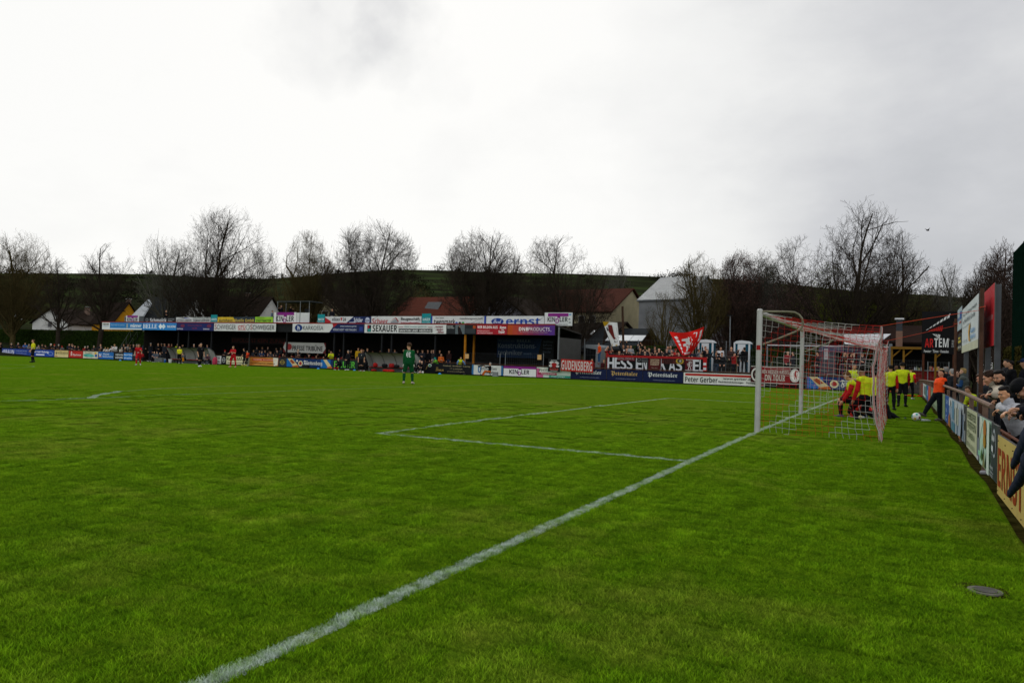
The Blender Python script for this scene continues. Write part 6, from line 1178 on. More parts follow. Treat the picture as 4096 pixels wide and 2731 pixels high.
# tension posts and orange cords behind the goal
for (u, vt, yy, lb, vw, cn) in ((3929, 1153, 0.05, 'tall rusty tension post behind the goal, near one', 1238, Pn[nx_][0]), (3823.5, 1274, 7.65, 'tall rusty tension post behind the goal, far one', 1302, Pf[nx_][0])):
    xx = 3.93; top = onX(u, vt, xx); d_ = None
    mb = MB(); mb.tube([(xx, top[1], G(3.5, top[1]) - .2), (xx, top[1], top[2])], .036, rusty, 10); po = tag(mb.build('tension_post', None, True), lb, 'post')
    w_ = onX(u, vw, xx); mb = MB(); mb.tube([cn, np.array([xx, top[1], w_[2]])], .005, mat('#b8442a', .6, .1, 4, key='cord'), 5)
    mb.tube([np.array([xx + .05 * math.cos(a), top[1] + .05 * math.sin(a), w_[2] + .01 * a]) for a in np.linspace(0, 9, 24)], .008, mat('#b8442a', .6, .1, 4, key='cord'), 5)
    tag(mb.build('guy_rope'), 'orange cord from the ' + ('near' if yy < 1 else 'far') + ' upper rear corner of the net to its post', 'cord')
mb = MB(); A = Pn[nx_][0]; P_ = onY(3523, 1380, .6); mb.tube([A + [.05, .3, 0], A + [.05, .3, -.45]], .006, darkst, 5); tag(mb.build('strap'), 'short black strap hanging from the rear corner of the goal net', 'strap')
# worn soil and tufts at the post feet
for gp, lb in ((g0, 'near'), (g1, 'far')):
    pass
# ================================================================ right touch: fence, boards, signs, bar, bank
XRB = 3.62
rg2 = 'advertising boards along the goal-line fence'
def rboard(ua, ub, v, bg, items, label, z0=None, z1=None, xs=XRB):
    """panel in the plane x = XRB facing the pitch (-x); ua is its far edge, ub its near edge in the photo"""
    ya = onX(ua, v if isinstance(v, (int, float)) else v[0], xs)[1]; yb = onX(ub, v if isinstance(v, (int, float)) else v[1], xs)[1]
    z0 = .14 if z0 is None else z0; z1 = .79 if z1 is None else z1
    gz0 = G(3.5, (ya + yb) / 2)
    return sheet('advertising_board', (xs, ya, z0 + min(0, gz0)), (0, -1, 0), (0, 0, 1), ya - yb - .02, z1 - z0, bg, items, label, group=rg2)
rboard(3686, 3691, 1545, '#7c2a26', [], 'thin dark red board at the far end of the goal-line fence')
rboard(3692, 3707, 1555, '#b9bcbc', [('r', .3, .2, .75, .85, '#6b6f78'), ('r', .8, 0, 1, 1, '#3d8a86')], 'white picture board next to the far dark red one')
rboard(3707, 3713, 1565, '#31539c', [('r', .2, .3, .8, .7, '#8c9cc4')], 'narrow blue board between white and orange ones')
rboard(3713, 3722, 1572, '#b84a30', [], 'orange-red board near the far end of the goal-line fence')
rboard(3723, 3770, (1575, 1610), '#70806c', [('r', .1, .2, .9, .8, '#8a9a84')], 'dull green board behind the leaning boy')
rboard(3771, 3780, 1615, '#7f9a70', [('r', .4, 0, .55, 1, '#b4b39a')], 'green and cream board just right of the leaning boy')
rboard(3781, 3795, 1625, '#234f9c', [('t', 'a', 'b', .3, .7, .7, .85, '#8fa6cc'), ('t', 'b', 'b', .3, .4, .7, .55, '#8fa6cc'), ('t', 'c', 'b', .3, .1, .7, .3, '#8fa6cc')], 'bright blue board with pale marks on the goal-line fence')
rboard(3796, 3855, (1630, 1690), '#8fa0b4', [('r', .0, .72, 1, .98, '#b9c1c6'), ('r', .28, .35, .44, .95, '#5b86a4'), ('r', .5, .3, .75, .8, '#a9b0a4'), ('p', [(.0, .0), (.2, 0), (.12, .5), (.02, .3)], '#a8693a'), ('r', .3, .0, .55, .28, '#4e7f96'), ('p', [(.8, 0), (.9, 0), (.88, .5)], '#a8693a'), ('r', .62, .02, .66, .98, '#bfc6c9'), ('r', .12, .75, .2, .95, '#d3d6d6'), ('r', .85, .1, .95, .9, '#a3b1c2')], 'pale blue photo board with a row of white pillars')
rboard(3856, 3866, 1690, '#34373c', [('r', .3, .05, .7, .35, '#9aa0a6'), ('r', .3, .6, .7, .8, '#9aa0a6')], 'narrow dark grey board left of the cream text board')
rboard(3867, 3908, (1690, 1740), '#b3b79a', [('t', 'FENSTER', 'b', .08, .74, .9, .92, '#5f6a50'), ('t', 'TREPPEN', 'b', .1, .52, .92, .70, '#5f6a50'), ('t', 'TÜREN', 'b', .08, .30, .8, .48, '#5f6a50'), ('t', 'INNENAUSBAU', 'p', .06, .08, .9, .2, '#6d775d')], 'cream board with four lines of olive capitals')
rboard(3909, 3918, 1740, '#6f7784', [('r', .3, .5, .8, .95, '#2b2e35'), ('r', .1, .02, .9, .1, '#b4b8bc')], 'slim grey board beside the mint green one')
rboard(3919, 3965, (1745, 1800), '#a9c6b4', [('p', [(.0, .5), (.3, .9), (.2, 1), (0, 1)], '#c3ccc0'), ('e', .5, .78, .13, .2, '#a8692e'), ('e', .52, .55, .12, .14, '#a07a2c'), ('p', [(.2, .15), (.42, .5), (.36, .1)], '#4d6a3a'), ('p', [(.42, .02), (.6, .4), (.64, .05)], '#7a7a55'), ('r', .82, .0, 1, 1, '#c3cfc6'), ('r', .1, .2, .3, .3, '#7fbf9f')], 'mint green board with an orange and brown picture')
rboard(3966, 3989, (1800, 1830), '#2e343b', [('e', .5, .66, .30, .26, '#9aa2a8'), ('e', .5, .66, .22, .20, '#2e343b')] + [('e', .5 + .15 * math.cos(a), .66 + .13 * math.sin(a), .085, .06, '#c9ced2') for a in (.785, 2.356, 3.927, 5.498)] + [('t', 'elements', 'b', .2, .2, .8, .27, '#a9adb2'), ('r', .05, .145, .95, .155, '#c9ced2'), ('t', 'BAD HEIZUNG ENERGIE', 'p', .08, .07, .92, .12, '#a9adb2')], 'dark slate board with a white four-petal ring emblem')
yA = onX(3990, 1850, XRB)[1]
sheet('advertising_board', (XRB, yA, .0), (0, -1, 0), (0, 0, 1), 3.3, .66, '#b8a25e', [('t', 'ERNST', 'b', .02, .14, .62, .80, '#8c3218')], 'big yellow-cream board with heavy brown-red letters, nearest to the camera', group=rg2)
mb = MB()
for y in np.arange(yA - .15, yA - 3.2, -.62):
    for z in (.05, .6): mb.ball((XRB - .009, y, z), .006, darkst, 8, 5)
tag(mb.build('board_screws'), 'row of dark screws holding the big yellow-cream board', 'screws')
# rail of the near fence: weathered pipe on steel posts
E0 = 45.0; rl = rail('pipe_railing', [(3.66, 44.5, .80), (3.66, 33, .93), (3.66, 16, 1.02), (3.66, 0, .98), (3.66, -5, .93)], .034, [((3.68, y, .93), G(3.5, y) - .1) for y in np.arange(-3.9, 44, 2.4)], 'weathered brown pipe railing along the goal-line fence', mat('#6b564a', .55, .3, 5, key='railn'), .038)
rl2 = rail('steel_fence', [(3.655, 20, .80), (3.655, -10, .79 - .1)], .014, [((3.68, y, .70), G(3.5, y) - .15) for y in (-6.3, -8.75, -10.5)], 'thin rusty frame bar carrying the boards of the goal-line fence', mat('#5a3526', .8, .3, 6, key='frameb'), .045)
# black sign in the far corner
A = onY(3686, 1414, 43.5); B = onY(3826, 1414, 43.5); zt_ = onY(3760, 1246, 43.5)[2]; w = B[0] - A[0]; hgt = zt_ - A[2]
it = [('t', 'AR', 'b', .09, .15, .34, .36, '#b8201c'), ('t', 'TEM', 'b', .36, .16, .77, .37, '#d8d8d8'), ('t', 'R', 'p', .785, .32, .80, .36, '#c9c9c9'), ('t', 'Fenster · Türen · Fassaden', 'b', .07, .03, .78, .095, '#c4c4c4'), ('t', 'EFKO', 'b', .86, .16, .93, .33, '#9a9a9a')]
def feather(x0, y0, x1, y1, n, wd0, wd1, c, sk=.5):
    o = []
    for i in range(n):
        f0, f1 = i / n, (i + .72) / n; xa_, ya_ = x0 + (x1 - x0) * f0, y0 + (y1 - y0) * f0; xb2, yb2 = x0 + (x1 - x0) * f1, y0 + (y1 - y0) * f1; wa, wb_ = wd0 + (wd1 - wd0) * f0, wd0 + (wd1 - wd0) * f1
        o.append(('p', [(xa_, ya_), (xb2, yb2), (xb2 - sk * wb_, yb2 - wb_), (xa_ - sk * wa, ya_ - wa)], c))
    return o
it += feather(.12, .56, .84, .97, 7, .012, .10, '#cfcfcf', .3) + feather(.2, .55, .62, .68, 8, .02, .14, '#a81f1c', .22) + [('p', [(.30, .47), (.53, .455), (.51, .35)], '#c9c9c9'), ('p', [(.36, .462), (.385, .46), (.50, .37), (.49, .38)], '#0e0e10'), ('p', [(.43, .46), (.45, .46), (.505, .38)], '#0e0e10')]
sgn = empty('sign_board', (A[0], 43.5, -.2), 0, 'large square black sign with red and white lettering in the far corner', 'sign'); OSg = np.array([A[0], 43.5, -.2])
s_ = sheet('panel', A - OSg, (1, 0, 0), (0, 0, 1), w, hgt, '#0e0e10', it, parent=sgn, step=.006)
for x in (.12, w - .15): mb = MB(); mb.bb(x - .07, x + .07, .04, .18, 0, hgt + A[2] + .1, mat('#4a2a1c', .8, .3, 4, key='rb')); mb.build('post', sgn)
# white and red signs parallel to the goal-line fence
def rsign(ua, ub, vta, vtb, vba, bg, items, label, xs, posts=True):
    a = onX(ua, vta, xs); b = onX(ub, vtb, xs); z0 = onX(ua, vba, xs)[2]; z1 = (a[2] + b[2]) / 2; e = empty('sign_board', (xs, a[1], G(3.5, a[1])), 0, label, 'sign'); off = np.array([xs, a[1], G(3.5, a[1])]); w = a[1] - b[1]
    sheet('panel', np.array([xs, a[1], z0]) - off, (0, -1, 0), (0, 0, 1), w, z1 - z0, bg, items, parent=e)
    if posts:
        for f in (.08, .92): mb = MB(); mb.bb(.035, .17, -w * f - .06, -w * f + .06, 0, z1 - off[2] - .03, mat('#4b4e50', .6, .15, 3, key='spost')); mb.build('post', e)
    return e, a, b, z0, z1
WS = '#c6cdd1'
rsign(3850, 3915, 1226, 1191, 1411, WS, [('r', 0, 0, 1, .16, '#bdbfa9'), ('t', 'Neu- und Gebrauchtwagen', 'p', .08, .78, .92, .88, '#2d3f48'), ('t', 'mit Mobil-Perfekt-Garantie', 'p', .08, .64, .84, .74, '#2d3f48'), ('t', 'Service und Verkauf', 'p', .08, .54, .6, .58, '#4d5d66'), ('p', [(.52, .52), (.60, .56), (.55, .35), (.6, .18), (.52, .2), (.48, .38)], '#c99a3a'), ('t', 'Auto', 'b', .62, .34, .85, .44, '#6a9ccc'), ('t', 'Markt', 'b', .62, .22, .88, .31, '#6a9ccc'), ('t', 'Ihr Partner', 'p', .1, .22, .45, .27, '#5d6d76')], 'large off-white sign with dark text and a blue and yellow emblem', 4.45)
rsign(3831, 3848, 1237, 1228, 1325, '#a4b3bd', [('r', .55, .45, .95, .8, '#30589c'), ('t', 'Reifen', 'b', .05, .45, .5, .62, '#33508c'), ('r', .5, .28, .9, .36, '#a84a4a')], 'smaller pale blue sign left of the off-white one', 4.5, False)
rsign(3832, 3850, 1334, 1330, 1405, '#1b1d1b', [('r', .1, .45, .7, .6, '#b5a53a'), ('r', .1, .68, .6, .78, '#b5a53a'), ('t', 'Weine', 'b', .1, .12, .8, .3, '#b9b9b0')], 'small black and yellow sign under the pale blue one', 4.48, False)
rsign(3936, 3979, 1168, 1134, 1393, '#ad2129', [('t', 'Sparkasse', 'b', .12, .40, .9, .54, '#c98a8c'), ('t', 'S', 'b', .02, .40, .1, .62, '#c9a0a0'), ('t', 'Nah', 'p', .35, .2, .62, .27, '#b56468'), ('t', 'STARK', 'p', .1, .04, .7, .13, '#b56468')], 'tall red sign with faint pale lettering behind the near rusty post', 4.75)
rsign(3916, 3924, 1205, 1198, 1395, '#7c8185', [], 'narrow grey sign panel between the off-white and the red signs', 4.6, False)
# bar pavilion of wood behind the far corner
Yk = 48.5; xa_, xb_ = onY(3562, 1400, Yk)[0], onY(3830, 1400, Yk)[0]; e = empty('bar_pavilion', ((xa_ + xb_) / 2, Yk, -.2), 0, 'open wooden bar pavilion with a red counter in the far right corner', 'pavilion'); OK_ = np.array([(xa_ + xb_) / 2, Yk, -.2])
wood = wave_mat('#6a4a18', '#8a6524', 6, 'X', .7, 'woodk', .01); zr = onY(3650, 1392, Yk)[2]
mb = MB(); mb.bb(xa_, xb_, Yk - .3, Yk + 3.2, zr - .02, zr + .10, roofm); part(mb, 'roof', e, OK_)
mb = MB(); mb.bb(xa_, xb_, Yk - .34, Yk - .302, zr - .10, zr + .08, wood); part(mb, 'fascia', e, OK_)
for x in (xa_ + .1, onY(3615, 1400, Yk)[0], onY(3742, 1400, Yk)[0]): mb = MB(); mb.bb(x - .07, x + .07, Yk - .2, Yk - .06, -.2, zr - .02, wood); mb.prism([(0, 0), (.6, .6), (.6, .75), (0, .15)], (x, Yk - .1, zr - .8), (1, 0, 0), (0, 0, 1), .08, wood); part(mb, 'post', e, OK_)
zc1 = onY(3700, 1483, Yk)[2]; xc0 = onY(3640, 1480, Yk)[0]; mb = MB(); mb.bb(xc0, xb_, Yk + .4, Yk + .5, -.2, zc1, mat('#6e1412', .6, .12, 2, key='counter')); part(mb, 'counter_front', e, OK_)
mb = MB(); mb.bb(xc0 - .05, xb_, Yk + .25, Yk + .9, zc1, zc1 + .05, mat('#7c7c7a', .4, .1, 2)); part(mb, 'counter_top', e, OK_)
mb = MB(); mb.bb(xa_, xb_, Yk + 3.1, Yk + 3.2, -.2, zr, cladd); part(mb, 'rear_wall', e, OK_)
for k, (u, c, h_) in enumerate([(3652, '#3a2a2a', .28), (3659, '#b9c0c4', .26), (3666, '#9aa29a', .3), (3671, '#4a5a3a', .3), (3676, '#c9b98a', .18), (3684, '#7c8486', .25), (3730, '#b04038', .3), (3736, '#b9b0a8', .25), (3742, '#c9a92f', .3), (3748, '#c9a92f', .27)]):
    x = onY(u, 1478, Yk + .5)[0]; mb = MB(); mb.tube([(0, 0, 0), (0, 0, h_ * .6), (0, 0, h_ * .72), (0, 0, h_)], [.045, .045, .018, .016], signmat(c), 8)
    tag(mb.build('bottle', None, True, (x, Yk + .45, zc1 + .05)), f'bottle on the red bar counter, {ordw(k)} from the left', 'bottle', 'bottles on the bar counter')
# kiosk hut with a pale lintel behind the goal, and white awning
Yq = 50.5; x0_, x1_ = onY(3275, 1420, Yq)[0], onY(3445, 1420, Yq)[0]; zq = onY(3360, 1381, Yq)[2]; zq0 = .3; e = empty('kiosk', ((x0_ + x1_) / 2, Yq, -.2), 0, 'grey kiosk with a price list behind the far goal post', 'kiosk'); OQ = np.array([(x0_ + x1_) / 2, Yq, -.2])
gk = mat('#4a4b52', .7, .15, 1.5, key='kiosk'); mb = MB(); mb.bb(x0_, x1_, Yq, Yq + 2.2, zq - .55, zq, mat('#54546a', .6, .12, 1.5)); part(mb, 'lintel', e, OQ)
mb = MB(); mb.bb(x0_, x0_ + 1.3, Yq + .05, Yq + 2.2, -.2, zq - .55, gk); mb.bb(x0_ + 1.3, x1_, Yq + 2.0, Yq + 2.2, -.2, zq - .55, mat('#141416', .8, .1, 1)); mb.bb(x1_ - .3, x1_, Yq + .05, Yq + 2.2, -.2, zq - .55, gk); part(mb, 'wall', e, OQ)
a = onY(3296, 1420, Yq - .03); b = onY(3313, 1420, Yq - .03); sheet('price_list', np.array([a[0], Yq - .01, onY(3305, 1438, Yq)[2]]) - OQ, (1, 0, 0), (0, 0, 1), b[0] - a[0], onY(3305, 1394, Yq)[2] - onY(3305, 1438, Yq)[2], '#b3b3b5', [('r', .1, .08 + i * .11, .9, .11 + i * .11, '#7f7f83') for i in range(8)], parent=e)
mb = MB(); mb.bb(onY(3070, 1384, 50.3)[0], onY(3565, 1390, 50.3)[0], 50.2, 50.26, onY(3300, 1384, 50.2)[2] - .04, onY(3300, 1384, 50.2)[2] + .05, mat('#b5b7b8', .5, .05, 2)); mb.bb(onY(3560, 1390, 50.3)[0] - .08, onY(3565, 1390, 50.3)[0] + .08, 50.16, 50.3, -.2, onY(3562, 1375, 50.2)[2], gal)
mb.bb(onY(3070, 1390, 50.3)[0] - .05, onY(3070, 1390, 50.3)[0] + .05, 50.16, 50.3, -.2, onY(3070, 1384, 50.2)[2], gal); tag(mb.build('goal_frame_beam'), 'long pale horizontal beam on grey posts behind the away terrace', 'beam')
pts = [(3375, 1337, 52), (3563, 1335, 52), (3495, 1386, 49.2), (3378, 1374, 49.2)]; V = [onY(*p) for p in pts]; mb = MB(); c_ = mat('#b9bbbd', .6, .05, 2, key='awn')
mb.add(V + [v - [0, 0, .04] for v in V], [(0, 3, 2, 1), (4, 5, 6, 7), (0, 1, 5, 4), (1, 2, 6, 5), (2, 3, 7, 6), (3, 0, 4, 7)], c_)
for v in V: mb.tube([v - [0, 0, .02], (v[0], v[1], -.2)], .03, darkst, 5)
tag(mb.build('awning'), 'white canvas awning behind the rear corner of the goal', 'awning')
mb = MB(); Yc = 55; a, b = onY(3584, 1300, Yc), onY(3611, 1300, Yc); mb.bb(a[0], b[0], Yc, Yc + .8, -.2, onY(3598, 1324, Yc)[2], mat('#7a5f50', .8, .15, 3)); mb.bb(a[0] + .02, b[0] - .02, Yc + .02, Yc + .78, onY(3598, 1324, Yc)[2], onY(3598, 1278, Yc)[2], mat('#3a3c40', .7, .15, 3)); mb.bb(a[0] - .1, b[0] + .1, Yc - .1, Yc + .9, onY(3598, 1278, Yc)[2], onY(3598, 1272, Yc)[2], mat('#c9cacb', .4, .05, 3)); tag(mb.build('chimney_stack'), 'square chimney, tan below and grey above with a white cap', 'chimney')
house((onY(3580, 1330, 60)[0], 60), 11, 7, onY(3580, 1372, 57)[2] + .3, onY(3580, 1312, 60)[2] - onY(3580, 1372, 57)[2], .05, mat('#241c19', .85, .2, 2), tile('#3c2c26', 'tdk'), 'dark brown clubhouse with a low roof behind the bar pavilion', name='clubhouse')
# steel gate beside the bar
e = mesh_fence('steel_gate', onY(3711, 1480, 46.5)[0], onY(3795, 1480, 46.5)[0], 46.5, -.1, onY(3750, 1449, 46.5)[2], [onY(3711, 1480, 46.5)[0], onY(3795, 1480, 46.5)[0]], 'grey steel mesh gate in front of the red bar counter', gal, .2, 3, gal)
# ivy wall and tall dark ball-catch net on the right
hz1 = onX(4000, 1398, 8.5)[2]; mb = MB()
def ivy(x, y0, y1, z0, z1, label):
    r = np.random.default_rng(77); m = mat('#3a3619', .95, .55, 2.2, bump=.1, bscale=6, key='ivy2'); e = empty('ivy_wall', (x, (y0 + y1) / 2, z0), 0, label, 'hedge'); off = np.array([x, (y0 + y1) / 2, z0])
    mb = MB(); mb.bb(x + .1, x + .9, y0, y1, z0, z1 - .1, m); part(mb, 'inner_growth', e, off); n = 30000
    C = np.stack([x + .08 + r.normal(0, .07, n), r.uniform(y0, y1, n), r.uniform(z0, z1 + .1, n)], 1); s = r.uniform(.04, .09, n); A = r.normal(size=(n, 3)); A /= np.linalg.norm(A, axis=1)[:, None]; B = r.normal(size=(n, 3)); B -= (A * B).sum(1)[:, None] * A; B /= np.linalg.norm(B, axis=1)[:, None]
    V = np.stack([C - A * s[:, None], C + B * s[:, None] * .7, C + A * s[:, None], C - B * s[:, None] * .7], 1).reshape(-1, 3) - off; link_mesh('leaves', V, np.arange(4 * n).reshape(-1, 4), [m], parent=e)
ivy(8.0, -6, 40, -.1, onX(4010, 1400, 8.0)[2], 'high olive-brown ivy wall behind the right-hand spectators')
dg = mat('#0d2018', .9, .2, 3, key='dgnet'); xq = 7.4; ya = onX(4052, 1110, xq)[1]; z1 = onX(4052, 1062, xq)[2]; z0 = onX(4052, 1388, xq)[2]; e = empty('ball_catch_fence', (xq, ya, -.1), 0, 'tall dark green ball-catch fence at the right edge', 'fence'); of = np.array([xq, ya, -.1]); mb = MB()
for i in range(60): y = ya - i * .12; mb.tube([(xq, y, z0), (xq, y, z1 + .6)], .012, dg, 3, False)
for i in range(46): z = z0 + (z1 + .6 - z0) * i / 45; mb.tube([(xq, ya, z), (xq, ya - 7.2, z)], .012, dg, 3, False)
part(mb, 'netting', e, of)
for y in (ya, ya - 3.5, ya - 7): mb = MB(); mb.tube([(xq + .05, y, -.1), (xq + .05, y, z1 + .65)], .06, dg, 8); part(mb, 'post', e, of)
# ================================================================ the people
DK = ['#15161a', '#1b1d22', '#101114', '#22242a', '#1a2030', '#26221e', '#2b2d30']; BT = ['#15161a', '#1c2230', '#23262c', '#1d1b19', '#2b3442']
CN = {'#15161a': 'black', '#1b1d22': 'black', '#101114': 'black', '#22242a': 'charcoal', '#1a2030': 'dark navy', '#26221e': 'dark brown', '#2b2d30': 'dark grey'}
pr_ = random.Random(11)
def at_plane(u, vtop, Y, z0, pose, hs, top, hair, label, group, face=0, bottom=None, skin=None, short=False, fat=1.0):
    P = onY(u, vtop, Y); base = (P[0], Y, z0); rz = facing(base, face)
    return crowd(base, rz, pose, hs, (skin or pr_.choice(SKIN), top, bottom or pr_.choice(BT), '#141414', hair), label, group, ztop=P[2], fat=fat, short=short)
HN = {'short': 'short-haired', 'bald': 'balding', 'cap': 'capped', 'long': 'long-haired', 'hood': 'hooded', 'curly': 'curly-haired', 'bun': 'tied-haired', 'fade': 'crop-haired'}
GR = '#8a8884'; BKH = '#191411'; BR = '#3a2a1c'; BLD = '#8c7448'
left = [(3, 1369, '#101114', 'black', 'short', BKH), (46, 1372, '#15161a', 'black', 'short', GR), (70, 1370, '#22242a', 'charcoal', 'short', GR), (89, 1379, '#3a1f1f', 'dark maroon', 'short', BR), (103, 1372, '#1f5596', 'bright blue', 'bald', GR), (113, 1376, '#6b6f72', 'grey', 'short', GR),
 (149, 1380, '#8c8e90', 'pale grey', 'short', GR), (168, 1375, '#15161a', 'black', 'short', BKH), (186, 1379, '#26221e', 'dark brown', 'short', BR), (199, 1374, '#101114', 'black', 'short', '#b9b6b0'), (220, 1376, '#15161a', 'black', 'cap', '#a01c1c'), (238, 1377, '#15161a', 'black', 'cap', '#a9a9a4'),
 (254, 1383, '#565a5c', 'mid grey', 'hood', '#9a1d1d'), (276, 1375, '#1a2030', 'dark navy', 'bald', GR), (283, 1373, '#15161a', 'black', 'short', BR), (293, 1377, '#1a2030', 'dark navy', 'short', BKH), (302, 1383, '#22242a', 'charcoal', 'bald', BR), (311, 1381, '#101114', 'black', 'cap', '#15161a'),
 (336, 1385, '#8a1d22', 'crimson', 'short', '#b9b6b0'), (347, 1383, '#15161a', 'black', 'short', GR), (379, 1382, '#26292c', 'dark slate', 'short', GR), (404, 1377, '#1b1d22', 'black', 'bald', BR), (408, 1386, '#2b2d30', 'dark grey', 'short', GR), (423, 1388, '#b3b0aa', 'cream', 'long', BLD),
 (437, 1390, '#b9b7b5', 'white', 'short', BLD), (451, 1384, '#c2c0be', 'bright white', 'short', GR), (464, 1376, '#c4c2c0', 'white', 'long', BLD), (485, 1388, '#b3aea2', 'beige', 'short', GR), (501, 1388, '#15161a', 'black', 'short', '#b9b6b0'), (519, 1386, '#33352f', 'olive grey', 'short', BKH)]
for i, (u, v, c, cn, hs, hc) in enumerate(left):
    at_plane(u, v, 46.0, -.22, 'rail' if i % 3 else 'rail2', hs, c, hc, f'{HN[hs]} spectator in {cn}, {ordw(i)} from the left along the far left rail', 'spectators leaning on the far left rail', pr_.uniform(-25, 25))
st = [(497, 1357, '#15161a', 'black'), (512, 1363, '#a9a7a2', 'white'), (524, 1358, '#26221e', 'dark brown'), (536, 1355, '#15161a', 'black'), (548, 1352, '#2b2420', 'dark brown'), (560, 1356, '#15161a', 'black'), (579, 1366, '#26303a', 'slate blue'), (590, 1349, '#1b1d22', 'black'), (599, 1370, '#16407c', 'blue'),
      (605, 1348, '#15161a', 'black'), (634, 1351, '#15161a', 'black'), (648, 1352, '#15161a', 'black'), (660, 1358, '#22242a', 'charcoal'), (677, 1355, '#6a1b1b', 'dark red'), (688, 1352, '#15161a', 'black'), (712, 1359, '#a8b820', 'neon yellow'), (731, 1358, '#15161a', 'black'), (755, 1362, '#1b1d22', 'black'), (777, 1360, '#22242a', 'charcoal'), (800, 1358, '#15161a', 'black'), (831, 1362, '#24384a', 'steel blue')]
for i, (u, v, c, cn) in enumerate(st):
    at_plane(u, v, 47.2 + (i % 3) * .7, -.0 if u > 570 else -.2, pr_.choice(['pockets', 'crossed', 'relaxed', 'stand']), pr_.choice(['short', 'short', 'cap', 'bald']), c, pr_.choice([BKH, BR, GR]), f'standing spectator in {cn}, {ordw(i)} from the stairs, left end of the stand', 'spectators standing at the left end of the stand', pr_.uniform(-40, 40))
for r in range(3):
    Y = SY0 + 1.35 + r * 1.1; z = -.05 + r * .38; i = 0; x = X(965 + r * 20, Y)
    rw = ('front', 'middle', 'back')[r]
    while x < X(1450 if r < 2 else 1500, Y):
        x += pr_.uniform(.72, 1.5)
        if pr_.random() < .12: x += 1.0
        c = pr_.choice(DK + ['#15161a', '#3a2420', '#5a1c1c', '#30363c']); cn = CN.get(c, {'#3a2420': 'brown', '#5a1c1c': 'dark red', '#30363c': 'slate'}.get(c)); hs = pr_.choice(['short', 'short', 'bald', 'cap', 'long'])
        base = (x, Y, z); i += 1
        if i > 29: break
        crowd(base, facing(base, pr_.uniform(-45, 30)), pr_.choice(['sit', 'sit2', 'sit', 'sitback']), hs, (pr_.choice(SKIN), c, pr_.choice(BT), '#141414', pr_.choice([BKH, BR, GR, BLD])), f'{HN[hs]} spectator in {cn}, {ordw(i - 1)} from the left in the {rw} seated row', 'spectators seated in the middle of the stand', scale=pr_.uniform(.93, 1.03))
for i, (u, v, c, cn, hs, hc) in enumerate([(1190, 1393, '#26292c', 'dark grey', 'long', '#9a8f80'), (1048, 1402, '#1c3350', 'navy blue', 'short', BKH), (1048 + 142, 1405, '#5a4038', 'brown', 'long', GR), (1327, 1402, '#b9c41e', 'a neon yellow vest', 'short', BKH), (904, 1400, '#16171a', 'black', 'cap', '#a01a1a'), (1085, 1405, '#33363a', 'grey', 'short', BR)]):
    at_plane(u, v, 46.25, -.2, 'rail', hs, c, hc, f'{HN[hs]} spectator in {cn} at the rail between dugouts, {ordw(i)} of six', 'spectators at the rail between the dugouts', pr_.uniform(-20, 20))
rs = [(1434, 1377, '#b08a18', 'mustard yellow'), (1470, 1380, '#15161a', 'black'), (1528, 1380, '#1b1d22', 'black'), (1557, 1375, '#22242a', 'charcoal'), (1580, 1384, '#5a5a56', 'pale grey'), (1617, 1366, '#101114', 'black'), (1640, 1364, '#15161a', 'black'), (1655, 1386, '#26221e', 'dark brown'), (1672, 1388, '#15161a', 'black'), (1691, 1388, '#22242a', 'charcoal'), (1713, 1364, '#15161a', 'black'), (1727, 1366, '#1a2030', 'dark navy'), (1737, 1384, '#2b2a2a', 'dark grey'), (1760, 1362, '#15161a', 'black'), (1798, 1370, '#33201e', 'maroon-brown')]
for i, (u, v, c, cn) in enumerate(rs):
    at_plane(u, v, 47.6 + (i % 3) * .6, .05, pr_.choice(['pockets', 'crossed', 'relaxed']), pr_.choice(['short', 'short', 'cap']), c, pr_.choice([BKH, BR]), f'standing spectator in {cn}, {ordw(i)} from the left above the right dugout', 'spectators standing behind the right dugout', pr_.uniform(-40, 30), bottom='#26364e' if i in (11, 14) else ('#8a8a8a' if i == 12 else None))
at_plane(1765, 1413, 46.3, -.2, 'crossed', 'short', '#b0531c', BKH, 'person in an orange jacket at the rail, holding a child close', 'spectators at the right part of the far rail', 10, scale if False else None) if False else at_plane(1765, 1413, 46.3, -.2, 'crossed', 'short', '#b0531c', BKH, 'person in an orange jacket at the rail beside a small child', None, 10)
at_plane(1751, 1429, 46.2, -.2, 'rail', 'hood', '#5fae28', '#1f8a86', 'small child in a lime jacket and teal hood at the rail', None, -60)
# people on the stand roof
for u, v, c, lb, pose, hs, f, Yr in ((665, 1240, '#101114', 'man in black standing on the stand roof behind the black board, looking down', 'crossed', 'short', 10, 47.9), (1088, 1241, '#5d6d7c', 'man in a blue-grey top walking on the roof beside the camera platform', 'walk', 'fade', 90, 47.9), (1329, 1234, '#15161c', 'man in a dark jacket and grey trousers standing on the stand roof', 'pockets', 'fade', -10, 47.9),
        (1126, 1220, '#15161a', 'cameraman in black at the left of the roof platform', 'clap', 'short', -30, 48.6), (1163, 1223, '#15161a', 'cameraman in black at the right of the roof platform', 'clap', 'short', 40, 48.6)):
    zr_ = zt - (Yr - SY0) * .08; P = onY(u, v, Yr)
    if 'platform' in lb and 'camera' in lb[:6]: zr_ = P[2] - 1.78
    crowd((P[0], Yr, zr_), facing((P[0], Yr), f), pose, hs, (SKIN[0], c, '#8a8a8c' if 'grey trousers' in lb else '#15161a', '#222', BKH), lb, None, ztop=P[2])
